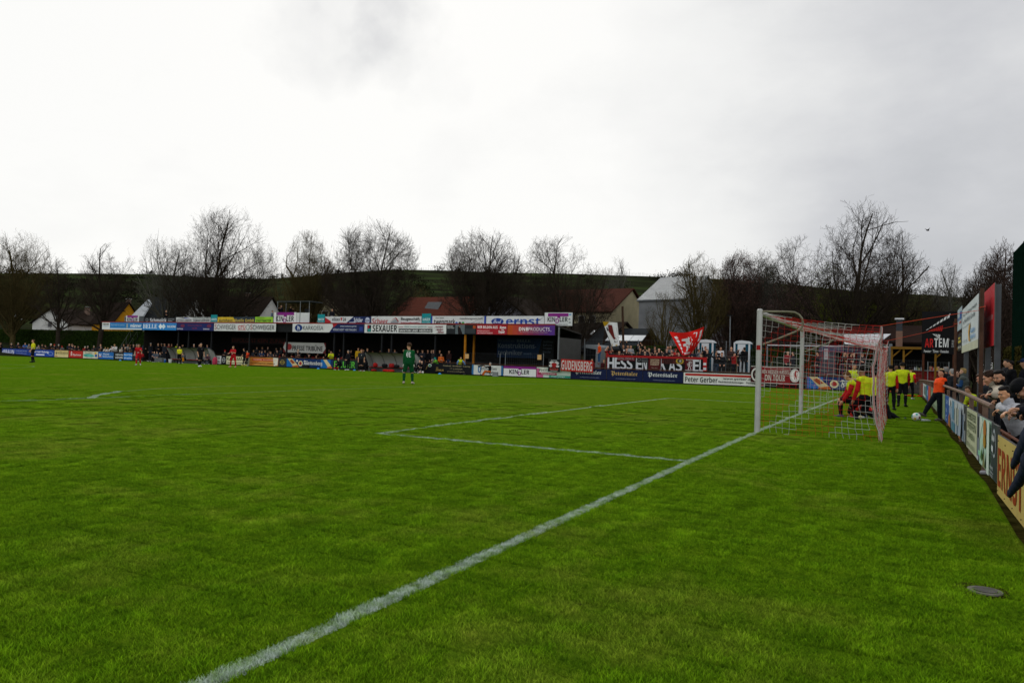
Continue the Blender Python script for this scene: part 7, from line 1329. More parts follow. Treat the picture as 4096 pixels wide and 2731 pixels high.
# fans on the away terrace
fg_ = 'fans on the away terrace'
F_ = [(2445, 1400, '#15161a', 'black', 'short', 'up1', 20), (2477, 1402, '#15161a', 'black', 'short', 'clap', 0), (2494, 1371, '#15161a', 'black with a red shirt', 'fade', 'up', 0), (2497, 1398, '#15161a', 'black with a white cap', 'cap', 'clap', -20), (2512, 1374, '#22242a', 'charcoal', 'short', 'pockets', 0), (2523, 1379, '#8a8c8e', 'pale grey', 'short', 'crossed', 15), (2507, 1391, '#15161a', 'black', 'short', 'clap', 10),
 (2560, 1374, '#15161a', 'black', 'short', 'claphi', 0), (2562, 1389, '#15161a', 'black', 'fade', 'clap', -20), (2580, 1383, '#101114', 'black', 'short', 'up1', -10), (2580, 1402, '#15161a', 'black', 'short', 'claphi', 0), (2596, 1386, '#1b1d22', 'black', 'fade', 'clap', 20), (2601, 1412, '#22242a', 'charcoal', 'short', 'clap', -30), (2620, 1376, '#15161a', 'black', 'cap', 'pockets', 5), (2621, 1397, '#15161a', 'black', 'short', 'clap', 0), (2636, 1394, '#15161a', 'black', 'bald', 'crossed', 10), (2629, 1408, '#26221e', 'brown', 'short', 'clap', 0),
 (2653, 1407, '#15161a', 'black', 'short', 'claphi', -40), (2667, 1391, '#15161a', 'black and a white shirt', 'short', 'crossed', 15), (2672, 1377, '#15161a', 'black', 'short', 'stand', 0), (2683, 1373, '#565a5e', 'grey', 'bald', 'pockets', 0), (2687, 1401, '#15161a', 'black', 'bald', 'clap', 0), (2703, 1386, '#a3201f', 'bright red', 'cap', 'clap', 20), (2717, 1408, '#15161a', 'black', 'short', 'point', -50), (2690, 1411, '#15161a', 'black', 'fade', 'clap', 0), (2756, 1422, '#a3201a', 'bright red', 'short', 'clap', 0),
 (2770, 1398, '#1c2638', 'navy', 'short', 'stand', 0), (2795, 1391, '#7a7e86', 'light grey', 'fade', 'point', 60), (2806, 1413, '#33211c', 'brown', 'short', 'point', -60), (2822, 1385, '#15161a', 'black', 'short', 'crossed', 0), (2830, 1392, '#101114', 'black', 'fade', 'up1', -20), (2883, 1384, '#b9babc', 'a white tee', 'short', 'relaxed', 0), (2866, 1402, '#15161a', 'black', 'short', 'claphi', -20), (2876, 1412, '#101114', 'black over blue jeans', 'cap', 'clap', -10), (2888, 1403, '#15161a', 'black', 'short', 'pockets', 10),
 (2926, 1373, '#3a2b28', 'a red and white scarf', 'bald', 'pockets', 0), (2936, 1407, '#8c1b1b', 'a red jacket', 'long', 'point', 60), (2951, 1391, '#15161a', 'black with sunglasses', 'short', 'claphi', 40), (2978, 1385, '#0e0e10', 'a long black coat', 'short', 'stand', 180)]
for i, (u, v, c, cn, hs, ps, f) in enumerate(F_):
    Y = 47.5 if v > 1401 else (48.5 if v > 1385 else 49.5)
    if ps in ('up', 'up1', 'claphi'): v -= 14 if ps != 'claphi' else 3
    at_plane(u, v, Y, TER(Y), ps, hs, c, {'cap': '#a01c1c' if 'red' in cn else ('#b9b9b9' if 'white' in cn else '#15161a')}.get(hs, pr_.choice([BKH, BR, BR])), f'{HN[hs]} fan in {cn}, {ordw(i)} from the left on the terrace', fg_, f, bottom='#32465e' if 'jeans' in cn else None)
for i, (u, v, c, cn, hs, f) in enumerate([(3152, 1393, '#7c2a2c', 'a red and white scarf', 'short', 20), (3174, 1405, '#2b2a30', 'dark grey', 'short', -90), (3273, 1407, '#22242a', 'dark clothes', 'short', -60), (3378, 1400, '#15161a', 'black', 'short', 30), (3390, 1396, '#15161a', 'black', 'cap', 0), (3404, 1396, '#2c1618', 'black and red', 'hood', 20), (3417, 1397, '#15161a', 'black', 'short', -30), (3450, 1391, '#1c2a2c', 'dark green', 'cap', 0), (3522, 1440, '#26344a', 'blue', 'short', 0)]):
    at_plane(u, v, 48.4, TER(48.4), 'crossed' if i % 2 else 'pockets', hs, c, BKH, f'{HN[hs]} person in {cn} behind the goal, {ordw(i)} from left', 'people behind the goal on the terrace', f)
for u, v, c, lb in ((3722, 1438, '#26221e', 'bar worker in dark clothes behind the bottles, left'), (3752, 1434, '#6a1a1c', 'bar worker in dark red behind the bottles, middle'), (3788, 1437, '#8a8a88', 'bar worker in pale grey behind the bottles, right')):
    at_plane(u, v, 49.8, -.2, 'crossed', 'short', c, BR, lb, None)
# steward in orange and a man in red and the boys below
P = onY(2396, 1452, 46.9); at = lambda u, vt, vb, Y: (onY(u, vb, Y), onY(u, vt, Y)[2])
b_, zt2 = at(2396, 1370, 1452, 46.9); crowd(b_, facing(b_, -70), 'pockets', 'short', (SKIN[0], '#c4481a', '#2c4a6c', '#777', BKH), 'steward in an orange vest and blue jeans standing on the wall before the van', None, ztop=zt2)
at_plane(2432, 1384, 48.4, .68, 'claphi', 'short', '#a3181c', BKH, 'man in a red football shirt holding up the furled flag', None, 20, short=True)
for u, v, c, lb in ((2368, 1434, '#5a1c1e', 'boy in dark red behind the right end of the red banner'), (2416, 1436, '#3a1416', 'small figure in dark red and black below the steward')): at_plane(u, v, 46.4, -.2, 'relaxed', 'short', c, BR, lb, None)
# ---------------------------------------------------------------- players and officials
def onpitch(u, vf, vt, pose, f, label, out, hair='short', hairc=BKH, skin=SKIN[0], h=.018, group=None, fat=1.0, extra=None, base=None, **k):
    P = ong(u, vf) if base is None else np.array(base, float); J = skeleton(pose); top = J['head'][2] + .125 if pose.get('hpitch', 0) < 60 else 1.7
    sc = (vf - vt) / ppm(P) / (top - 0); sc = min(max(sc, .72), 1.13)
    return person(P, facing(P, f), pose, label, out, hair, hairc, skin, sc, h, fat, group, extra=extra, **k)
def number(txt, w, hgt, z, back=True, c='#c9c9c9', y=.155):
    def ex(root, J):
        V, F = glyphs(txt, 'b'); mb = MB(); s = -1 if back else 1; L_ = []
        for v in V:
            x = (v[0] - .5) * w; zz = z + v[1] * hgt; yy = s * (y - (abs(x) / .2) ** 2 * .03)
            p = J['pel'] + J['rt'] * (-x * s * -1 if back else -x) * (1) + J['up'] * zz + J['fw'] * yy; L_.append(p)
        mb.add(L_, F, signmat(c, .7)); mb.build('shirt_number' if txt.isdigit() else 'shirt_lettering', root)
    return ex
RED = '#a3141c'; BLK = '#111216'
onpitch(130, 1450, 1358, dict(armL=((-.2, .2, -1), (.25, .5, -.6)), armR=((.2, .0, -1), (.1, .3, -1)), legL=((-.08, .25, -1), (0, -.1, -1)), legR=((.12, -.1, -1), (.05, -.25, -1))), -75, 'referee in a yellow shirt and black shorts walking on the pitch, far left', kit('#c4c41a', BLK, BLK, BLK), hairc='#4a3220')
onpitch(552, 1461, 1376, POSES['run'], -10, 'player all in red jogging, leftmost of the two red players', kit(RED, RED, RED, '#a8a8a8'), extra=number('21', .12, .1, .1, False, '#d3c9c9', .15))
def flagx(root, J):
    p = J['hdR']; mb = MB(); mb.tube([p + [0, 0, .05], p + [.02, .12, -.5]], .012, darkst, 5); mb.add([p + [.02, .04, -.12], p + [.02, .14, -.55], p + [.2, .24, -.5], p + [.18, .14, -.1]], [(0, 1, 2, 3)], signmat('#c47a1a')); mb.build('linesman_flag', root)
onpitch(716, 1455, 1386, POSES['relaxed'], 160, 'linesman in a yellow shirt holding his flag before the left dugout', kit('#c2c21c', BLK, BLK, BLK), hair='bald', hairc='#6b5a4a', extra=flagx, base=(ong(716, 1456)[0], 40.5, G(-60, 40.5)) if False else None)
onpitch(800, 1467, 1372, dict(armL=((-.25, .1, -1), (.1, .35, -1)), armR=((.2, -.1, -1), (-.1, .3, -1)), legL=((-.1, -.3, -1), (0, -.35, -1)), legR=((.1, .2, -1), (.02, -.05, -1)), hyaw=-20), 30, 'bearded player all in black walking before the left dugout', kit(BLK, BLK, BLK, '#c9c9c9'), extra=number('A', .04, .04, .36, False, '#c9c9c9', .16))
onpitch(932, 1469, 1383, dict(lean=6, armL=((-.35, .5, -.7), (.3, .8, .1)), armR=((.35, .3, -.8), (-.3, .9, -.1)), legL=((-.35, .1, -1), (.0, -.15, -1)), legR=((.3, .05, -1), (.05, -.05, -1)), hyaw=20), -35, 'player all in red with arms bent, right one of the two red players', kit(RED, RED, RED, '#b98a7a'), extra=number('11', .1, .1, .12, False, '#d3c9c9', .15))
onpitch(976, 1464, 1393, POSES['walk'], -110, 'player in black walking in front of the ball boy', kit(BLK, BLK, BLK, '#b9a83a'))
onpitch(988, 1463, 1402, dict(armL=((-.15, .4, -.8), (.4, .7, .1)), armR=((.15, .4, -.8), (-.4, .7, .1))), -40, 'ball boy in an orange bib and black trousers', tracks('#7c1c16', BLK, '#b9b9b9', '#c8421a'), group=None)
P = ong(988, 1463); ballobj((P[0] - .05, P[1] - .45, .78), .11, 'white football held by the ball boy in orange', spots=[((-.2, -1, .3), '#333', .3)])
onpitch(1443, 1486, 1392, dict(armL=((-.2, .0, -1), (0, .15, -1)), armR=((.2, .0, -1), (.0, .15, -1)), legL=((-.05, .12, -1), (0, -.25, -1)), legR=((.05, -.02, -1), (0, -.1, -1)), hpitch=10), 5, 'fair-haired captain in a dark grey shirt walking before the right dugout', kit('#24282c', BLK, BLK, '#8a6a5a'), hairc='#7a4a2a', extra=number('B', .05, .06, .32, False, '#c9c9c9', .16))
onpitch(1391, 1481, 1400, dict(armL=((-.25, .1, -1), (.4, .5, -.5)), armR=((.25, .1, -1), (-.4, .5, -.5)), legR=((.1, .12, -1), (0, -.1, -1))), -50, 'grey-haired coach in a long black coat standing before the right dugout', [('coat', '#101116', ['torso', 'uarm', 'farm', 'pelvis', 'hthigh'], .032), ('trousers', BLK, ['pelvis', 'thigh', 'shin'], .015), ('shoes', '#c4c4c4', ['foot'], .01)], hairc='#6f6d6a', base=(onY(1391, 1480, 43.3)[0], 43.3, G(-44, 43.3)))
# goalkeeper
def gloves(root, J):
    V, Q, T = grow(body_prims(J, {'hand'}, .014), .012); link_mesh('gloves', V, Q, [signmat('#b9b8ac', .7)], parent=root, smooth=True)
    number('39', .20, .21, .21, True, '#cfcfcf', .162)(root, J); number('KEEPER', .17, .04, .44, True, '#9fb8a4', .15)(root, J) if False else number('LEMMERER', .17, .035, .445, True, '#a9c4ae', .15)(root, J)
onpitch(1632, 1535, 1374, dict(lean=4, armL=((-.12, .0, -1), (-.02, .12, -1)), armR=((.1, .02, -1), (-.05, .25, -1)), legL=((-.22, .05, -1), (-.02, -.12, -1)), legR=((.16, .1, -1), (.08, -.12, -1)), hyaw=55), 172, 'goalkeeper in a green kit with white gloves, seen from behind', kit('#084a24', '#073f1f', '#073f1f', '#a89a90', long=True), 'curly', '#3a281a', h=.015, extra=gloves)
# seated staff: benches, chairs
def seated(u, vt, Y, f, label, out, hair='short', hairc=BKH, pose='sit', z=None, sc=.98, h=.022, chair=True):
    P = onY(u, vt, Y); g = G(P[0], Y) if z is None else z; pz = POSES[pose]; base = (P[0], Y, g)
    rt_, J = person(base, facing(base, f), pz, label, out, hair, hairc, SKIN[1], sc, h)
    return rt_
seated(1363, 1432, 43.7, -40, 'grey-haired coach in black sitting by the green board', tracks('#14151a', BLK, '#c4c4c4'), hairc=GR, pose='sit2')
seated(1470, 1428, 43.9, -50, 'substitute in a black hooded coat sitting at the left of the right dugout', tracks('#121317', BLK, '#c4c4c4'), hair='hood', hairc='#121317', pose='sit2')
seated(1655, 1440, 44.0, 20, 'staff member in black sitting beside the goalkeeper, nearest to the dugout', tracks('#14151a', BLK, '#8a8a8a'), hair='short', pose='sitback')
seated(1678, 1432, 44.0, -20, 'bald staff member in black with hand at his mouth, right of the dugout', tracks('#14151a', BLK, '#b9b9b9'), hair='bald', hairc='#6a5040', pose='sitback')
seated(1693, 1430, 44.0, -20, 'balding coach in a black jacket sitting at the end of the right bench', tracks('#101114', BLK, '#c9c9c9'), hair='bald', hairc='#8a8078', pose='sit2')
for u, c, cn, ps in ((575, '#8c1a1e', 'red jacket', 'sit2'), (615, '#3e4650', 'grey-blue tracksuit', 'sitback'), (633, '#4a525c', 'paler grey tracksuit', 'sit'), (741, '#4a4f57', 'grey tracksuit in the left dugout', 'sit2'), (812, '#565c64', 'grey top beside the pink jacket', 'sit2'), (835, '#4a3038', 'grey and pink coat at the dugout edge', 'sit2')):
    seated(u, 1405, 44.2, random.Random(u).uniform(-60, 10), f'substitute in a {cn}, sitting left' if 'dugout' not in cn and 'beside' not in cn else f'substitute in a {cn}', tracks(c, '#1b1d22', '#b4b4b4'), pose=ps)
seated(652, 1415, 44.0, -60, 'hunched substitute with a neon green bib at the left dugout', tracks('#2a2c30', BLK, '#a8d040'), pose='sit2')
# photographer on a low stool with a long lens
P = onY(1958, 1500, 43.5); b0 = np.array([P[0], 43.5, G(P[0], 43.5)])
def lensx(root, J):
    mb = MB(); A = (J['hdL'] + J['hdR']) / 2 + [0, 0, .04]; mb.tube([A - [0, .1, 0], A + [0, .12, 0], A + [0, .14, 0], A + [0, .5, -.06]], [.05, .05, .06, .075], darkst, 10); mb.build('camera', root); mb = MB(); mb.tube([A + [0, .2, -.05], [A[0], A[1] + .25, .0]], .015, darkst, 6); mb.build('monopod', root)
rt_, J = person(b0, facing(b0, -80), dict(pel=.42, lean=-4, armL=((-.1, .9, -.1), (.2, .95, .15)), armR=((.1, .9, -.1), (-.2, .95, .15)), legL=((-.12, 1, .1), (-.02, .55, -1)), legR=((.12, 1, .15), (.02, .75, -1)), hpitch=-4), 'grey-haired photographer in orange trousers seated with a long lens', tracks('#131418', '#b0581a', '#222'), hairc=GR, h=.018, extra=lensx)
mb = MB(); mb.box((0, -.05, .36), (.42, .4, .03), darkst)
for sx_ in (-1, 1):
    for sy_ in (-1, 1): mb.tube([(.18 * sx_, .15 * sy_ - .05, .35), (.2 * sx_, -.18 * sy_ - .05, 0)], .012, darkst, 5)
tag(mb.build('folding_stool', None, False, b0, facing(b0, -80)), 'black folding stool under the photographer', 'stool')
P = onY(1981, 1502, 43.7); mb = MB(); mb.box((0, 0, .2), (.45, .35, .4), mat('#7c8080', .5, .1, 3)); mb.box((0, 0, .41), (.47, .37, .03), mat('#8f9393', .5, .1, 3)); tag(mb.build('equipment_box', None, False, (P[0], 43.7, G(P[0], 43.7)), .1), 'small grey case behind the photographer', 'box')
b_ = (onY(1840, 1460, 46.1)[0], 46.1, -.22)
person(b_, facing(b_, 20), dict(lean=12, armL=((-.7, .45, -.8), (-.2, .5, -.8)), armR=((.7, .45, -.8), (.2, .5, -.8)), hyaw=15), 'steward in a pale blue hoodie and neon yellow vest leaning on the rail', [('hoodie', '#5b86b4', ['torso', 'uarm', 'farm'], .022), ('vest', '#b8c81e', ['torso'], .03), ('trousers', '#22262c', ['pelvis', 'thigh', 'shin'], .015), ('shoes', '#222', ['foot'], .01)], 'fade', BKH, h=.02)
# ---------------------------------------------------------------- substitutes behind the goal
YB = '#b9c81c'; sg = 'substitutes in yellow bibs behind the goal'; RJ = '#a81a1c'
P = ong(3415, 1618); person(P, facing(P, 0), dict(armL=((-.45, -.1, -1), (.6, .55, -.1)), armR=((.45, -.1, -1), (-.6, .55, -.1)), hpitch=8), 'substitute in a yellow bib facing the camera, hands at his chest', tracks(RJ, BLK, '#3a4a60', YB) + [('tied_jacket', '#2a2b30', ['pelvis', 'hthigh'], .035)], 'fade', BKH, scale=(1618 - 1452) / ppm(P) / 1.8, h=.014, group=sg)
P = ong(3420, 1668); person(P, facing(P, -80), dict(pel=.52, lean=14, armL=((-.1, .35, -1), (.1, .55, -.8)), armR=((.1, .35, -1), (-.1, .6, -.8)), legL=((-.05, 1, -.05), (0, -.05, -1)), legR=((.12, .25, -1), (.0, -1, -.12)), footR=(0, -.5, -1), hpitch=22), 'fair-haired substitute in a yellow bib kneeling on one knee', [('jacket', RJ, ['torso', 'uarm', 'farm'], .018), ('bib', YB, ['torso'], .03), ('shorts', BLK, ['pelvis', 'hthigh'], .018), ('socks', BLK, ['sock'], .009), ('shoes', '#3a4c64', ['foot'], .01)], 'short', '#5a3a1e', scale=.98, h=.013, group=sg)
P = ong(3462, 1678); person(P, facing(P, -120), dict(pel=.62, lean=10, armL=((-.2, .15, -1), (0, .35, -1)), armR=((.2, .1, -1), (-.05, .3, -1)), legL=((-.15, .85, -.7), (0, -.5, -1)), legR=((.12, .3, -1), (.0, -1, -.15)), footR=(0, -.5, -1), hyaw=25, hpitch=5), 'curly dark-haired substitute in a yellow bib crouching behind the net', [('jacket', RJ, ['torso', 'uarm', 'farm'], .018), ('bib', YB, ['torso'], .03), ('shorts', BLK, ['pelvis', 'hthigh'], .022), ('socks', BLK, ['sock'], .009), ('shoes', '#22262c', ['foot'], .01)], 'curly', BKH, skin='#8a5f44', scale=1.0, h=.013, group=sg)
P = ong(3492, 1655); person(P, facing(P, 170), dict(pel=.55, lean=8, legL=((-.15, .85, -.7), (0, -.5, -1)), legR=((.12, .3, -1), (.0, -1, -.15)), footR=(0, -.5, -1)), 'substitute kneeling behind the striped rear edge of the net', [('jacket', RJ, ['torso', 'uarm', 'farm'], .018), ('bib', YB, ['torso'], .03), ('shorts', BLK, ['pelvis', 'hthigh'], .02), ('socks', BLK, ['sock'], .009), ('shoes', '#22262c', ['foot'], .01)], 'short', BKH, scale=1.0, h=.015, group=sg)
P = ong(3492, 1670); person(P, facing(P, 95), dict(pel=.13, lean=-66, armL=((-.3, -.5, -.7), (-.1, -.2, -1)), armR=((.3, -.5, -.7), (.1, -.2, -1)), legL=((-.1, .8, .1), (0, .5, -.3)), legR=((.1, .7, .5), (0, .25, -1))), 'substitute in red lying on the grass with legs stretched out behind the net', [('jacket', '#a8241a', ['torso', 'uarm', 'farm'], .018), ('trousers', '#15171b', ['pelvis', 'thigh', 'shin'], .015), ('shoes', '#1c2a34', ['foot'], .01)], 'short', BKH, scale=.95, h=.015, group=sg)
onpitch(3560, 1640, 1461, dict(armL=((-.2, .0, -1), (-.02, .15, -1)), armR=((.2, .0, -1), (.02, .15, -1)), legL=((-.08, -.1, -1), (0, -.2, -1)), legR=((.08, .14, -1), (.03, -.12, -1)), hyaw=40), 172, 'substitute in a yellow bib and black trousers walking away, left one of the pair', tracks(RJ, BLK, '#222', YB), 'fade', BKH, h=.013, group=sg)
onpitch(3608, 1627, 1452, dict(armL=((-.2, .05, -1), (.1, .3, -.9)), armR=((.2, .0, -1), (-.1, .3, -.9)), legL=((-.07, -.12, -1), (0, -.2, -1)), legR=((.07, .12, -1), (.0, -.1, -1)), hyaw=20), 175, 'tall substitute in a yellow bib, shorts and black socks walking away', [('jacket', '#7c1218', ['torso', 'uarm', 'farm'], .018), ('bib', YB, ['torso'], .03), ('shorts', BLK, ['pelvis', 'hthigh'], .02), ('socks', BLK, ['sock'], .009), ('shoes', '#141414', ['foot'], .01)], 'curly', BKH, h=.013, group=sg)
onpitch(3638, 1598, 1470, POSES['run'], 165, 'substitute in a yellow bib and black trousers jogging away on the right', tracks('#b01c1e', BLK, '#c9c9c9', YB), 'fade', BKH, h=.015, group=sg)
onpitch(3583, 1603, 1464, POSES['walk2'], 178, 'substitute mostly hidden between the two walking away', tracks(RJ, BLK, '#c9c9c9', YB), 'short', '#5a4030', h=.016, group=sg)
P = ong(3395, 1663); mb = MB(); mb.ball((0, 0, .05), .05, signmat('#d8cf9a'), 12, 8); mb.tube([(0, 0, .05), (.1, 0, .05)], .03, signmat('#c9c9c9'), 8); tag(mb.build('training_marker', None, True, (onY(3441, 1682, 6.4)[0], 6.4, G(2, 6.4))), 'small pale yellow marker lying on the grass inside the net view', 'marker')
mb = MB()
for i in range(5): mb.ball((.3 * i - .5 + .1 * math.sin(i * 5), .1 * math.cos(i * 3), .03), .16, mat('#a32412', .9, .2, 8, key='redcl'), 10, 6, (1, .8, .3))
P = ong(3675, 1586); tag(mb.build('red_bib', None, True, P), 'crumpled red bib lying on the grass near the far end of the fence', 'bib')
# boy in the orange bib leaning on the rail with a foot on the ball
BP = onY(3665, 1676, 6.9); BP = np.array([BP[0], 6.9, G(3, 6.9) + .112])
ballobj(BP, .112, 'white football with coloured patches under the leaning boy\'s foot', spots=[((-.3, -1, -.5), '#c9a92f', .32), ((.8, -.7, -.1), '#7a2440', .32), ((.1, -.8, .75), '#4aa89a', .3), ((-1, -.4, .3), '#4aa89a', .3)])
def lad_name(root, J): number('JAKO', .13, .035, .26, False, '#5a2410', .185)(root, J)
P0 = onY(3752, 1682, 7.7); P0[2] = G(3.4, 7.7); rzl = facing(P0, -58)
person(P0, rzl, dict(lean=-12, side=3, armL=((-.35, -.25, -1), (.1, .1, -1)), armR=((.35, -.5, -.9), (.15, -.5, -1)), legL=((-.18, .12, -1), (-.02, -.02, -1)), legR=((.02, .70, -1), (-.10, .62, -1)), footR=(0, .9, .35), hyaw=12, hpitch=-2), 'dark-haired boy in an orange bib leaning back on the rail', [('sweater', '#0e0f12', ['torso', 'uarm', 'farm'], .02), ('bib', '#e0491a', ['torso'], .034), ('trousers', '#0e1118', ['pelvis', 'thigh', 'shin'], .024), ('shoes', '#55524c', ['foot'], .014)], 'fade', '#15110e', '#b07c5e', scale=(1683 - 1484) / ppm(P0) / 1.72, h=.011, fat=1.12, extra=lad_name, near=True)
P = ong(3702, 1686); mb = MB(); mb.tube([(-.11, 0, .035), (.06, 0, .035), (.09, 0, .035), (.12, 0, .035)], [.034, .034, .015, .014], mat('#a9b0b2', .2, .05, 4, key='bot', spec=.6), 12); tag(mb.build('plastic_bottle', None, True, P, .3), 'clear plastic bottle lying on the grass beside the football', 'bottle')
# ---------------------------------------------------------------- spectators along the goal-line fence
def railp(u, v, x, f, pose, label, out, hair, hairc, skin, wr=None, h=.010, fat=1.0, near=True, extra=None, curl=(.6, .6), sc=None, group=None, palm=None):
    """places a figure so that its head centre stands where the photo shows it; wr: wrist points {'L': (u, v, x, hint, handdir)}"""
    H3 = onX(u, v, x); g = G(3.6, H3[1]) - .05; J = skeleton(pose); s = sc or (H3[2] - g) / J['head'][2]; s = min(max(s, .70), 1.12)
    rz = facing(H3, f); Rm = np.array([[math.cos(rz), -math.sin(rz), 0], [math.sin(rz), math.cos(rz), 0], [0, 0, 1]]); loc = H3 - Rm @ (J['head'] * s); loc[2] = H3[2] - J['head'][2] * s
    if wr:
        pose = dict(pose); pose['ik'] = {}
        for n, (uu, vv, xx, hint, hd) in wr.items(): Wp = onX(uu, vv, xx); pose['ik'][n] = (Rm.T @ (Wp - loc) / s, Rm.T @ np.array(hint, float), None if hd is None else Rm.T @ np.array(hd, float))
    if palm: palm = tuple(Rm.T @ np.array(p, float) for p in palm)
    return person(loc, rz, pose, label, out, hair, hairc, skin, s, h, fat, group, near=near, extra=extra, curl=curl, palm=palm)
def beard(c, full=True):
    def ex(root, J):
        h = J['head']; M = J['hR']; P = [('e', (h + M @ np.array([0, .045, -.085]), M, np.array([.056, .05, .04])), 0, .02)]
        for s in (-1, 1): P.append(('e', (h + M @ np.array([s * .055, .02, -.05]), M, np.array([.022, .045, .045])), 0, .02)); P.append(('c', (h + M @ np.array([s * .008, .098, -.052]), h + M @ np.array([s * .034, .085, -.066]), .008, .007, None), 0, .006))
        V, Q, T = grow(P, .006); link_mesh('beard', V, Q, [hairm(c)], parent=root, smooth=True); eyes(c)(root, J)
    return ex
def eyes(c='#1a1310'):
    def ex(root, J):
        h = J['head']; M = J['hR']
        for s in (-1, 1):
            mb = MB(); ce = h + M @ np.array([s * .032, .079, .010]); mb.ball(ce, .0105, mat('#7d7068', .2, .03, 5, key='eyew', spec=.5), 12, 8); mb.ball(ce + M @ np.array([0, .0045, 0]), .0068, mat('#120c08', .15, .1, 5, key='iris', spec=.5), 10, 6); mb.build('eye', root, True)
            mb = MB(); mb.tube([h + M @ np.array([s * .014, .099, .030]), h + M @ np.array([s * .032, .101, .037]), h + M @ np.array([s * .052, .085, .031])], [.0042, .005, .003], hairm(c), 6); mb.build('eyebrow', root)
    return ex
J1 = lambda c, inf=.026: [('jacket', c, ['torso', 'uarm', 'farm'], inf), ('trousers', '#191b20', ['pelvis', 'thigh', 'shin'], .018), ('shoes', '#1a1a1a', ['foot'], .012)]
LEAN = dict(lean=26, hunch=.05, legL=((-.08, .02, -1), (-.02, -.2, -1)), legR=((.08, .1, -1), (.02, -.25, -1)))
def LP(**k): d = dict(LEAN); d.update(k); return d
railp(3926, 1516, 3.98, -88, LP(hpitch=4), 'balding reddish-haired man in a dark jacket, farthest of those leaning close by', J1('#22262c'), 'short', '#4a3a32', '#b98068', extra=eyes('#5a4030'), h=.011)
def phone(root, J):
    mb = MB(); A = (J['fingL'] + J['fingR']) / 2; mb.box(A, (.075, .15, .012), mat('#101114', .25, .1, 5, key='phone', spec=.5)); mb.build('phone', root)
railp(3958, 1512, 3.82, -80, LP(hpitch=8), 'woman in a beige puffer jacket with hair tied back, holding a phone', [('jacket', '#a39a8a', ['torso', 'uarm', 'farm'], .045), ('collar', '#8b8374', ['neck'], .03), ('trousers', '#191b20', ['pelvis', 'thigh', 'shin'], .018), ('shoes', '#1a1a1a', ['foot'], .012)], 'bun', '#2c1d15', '#b88468', wr={'L': (3936, 1625, 3.60, (.2, .3, -1), (-1, .1, .05)), 'R': (3934, 1617, 3.66, (.2, .3, -1), (-1, .2, .05))}, extra=lambda r, J: (phone(r, J), eyes('#2c1d15')(r, J)), h=.010)
railp(3997, 1511, 3.93, -38, LP(hpitch=2, lean=24), 'bearded dark-haired man in a black jacket looking towards the camera', [('jacket', '#0e0f13', ['torso', 'uarm', 'farm'], .028), ('collar', '#101116', ['neck'], .02), ('trousers', '#14161b', ['pelvis', 'thigh', 'shin'], .018), ('shoes', '#1a1a1a', ['foot'], .012)], 'fade', '#120e0c', '#a5765a', wr={'R': (3932, 1642, 3.58, (1, .4, -1), (-1, -.35, -.15)), 'L': (3925, 1652, 3.64, (1, .8, -1), (-1, -.2, -.1))}, extra=beard('#140f0d'), curl=(1.5, 1.5), palm=((0, -.3, -1), (0, -.3, -1)), h=.008)
railp(4019, 1577, 3.76, -52, LP(lean=18, hpitch=4), 'dark-haired boy in a white and grey hoodie resting on the boards', [('hoodie', '#a3a4a8', ['torso', 'uarm', 'farm'], .028), ('hood', '#9a9ba0', ['neck'], .038), ('trousers', '#191b20', ['pelvis', 'thigh', 'shin'], .018), ('shoes', '#1a1a1a', ['foot'], .012)], 'short', '#120f0e', '#b5835f', wr={'L': (3992, 1655, 3.60, (.3, .4, -1), (-.8, -.3, -.4)), 'R': (4003, 1648, 3.60, (.3, -.4, -1), (-.8, .2, -.4))}, extra=eyes('#120f0e'), h=.008)
def piercing(root, J): eyes('#15110f')(root, J)
railp(4088, 1556, 3.80, -72, LP(lean=34, hpitch=40), 'man in a black cap and dark jacket with clasped hands over the boards', [('jacket', '#101217', ['torso', 'uarm', 'farm'], .03), ('trousers', '#14161b', ['pelvis', 'thigh', 'shin'], .018), ('shoes', '#1a1a1a', ['foot'], .012)], 'cap', '#0f1013', '#9a6f58', wr={'L': (4030, 1693, 3.60, (.4, .3, -1), (-1, .35, .05)), 'R': (4034, 1668, 3.62, (.4, -.3, -.6), (-1, -.2, -.12))}, extra=piercing, curl=(1.1, 1.1), palm=((0, -.6, -1), (0, .6, -1)), h=.007)
railp(4172, 1560, 3.86, -80, LP(lean=20, hpitch=10), 'person at the right edge, only a raised hand and sleeve in view', J1('#14161c'), 'short', BKH, '#a5765a', wr={'L': (4096, 1640, 3.66, (.4, .3, -1), (-1, .2, .15)), 'R': (4112, 1655, 3.7, (.4, -.3, -1), (-1, 0, -.2))}, curl=(.9, .9), h=.008)
# navy coat hanging outside the boards
mb = MB(); cm = mat('#101a30', .8, .25, 5, bump=.01, bscale=14, key='coat'); Xc = 3.50
def cq(u, v, x=Xc): return onX(u, v, x)
def sleeve(pts, r, seed):
    P_ = [('c', (pts[i], pts[i + 1], r[i], r[i + 1], None), 0, .03) for i in range(len(pts) - 1)]; return P_
PR = sleeve([cq(4140, 1700), cq(4105, 1755), cq(4078, 1812), cq(4052, 1858)], [.085, .072, .058, .040], 1) + sleeve([cq(4150, 1760), cq(4112, 1850), cq(4080, 1915), cq(4040, 1972)], [.10, .080, .058, .040], 2) + sleeve([cq(4170, 1700), cq(4160, 1830), cq(4180, 1960)], [.10, .11, .08], 3)
V, Q, T = grow(PR, .012); V[:, 0] = Xc + (V[:, 0] - Xc) * .55; V = V + .0022 * np.sin(V[:, [2, 0, 1]] * 34 + 1.7 * np.sin(V[:, [1, 2, 0]] * 11)); tag(link_mesh('coat', V, Q, [cm], smooth=True), 'dark navy coat with empty sleeves hanging over the yellow-cream board', 'coat')
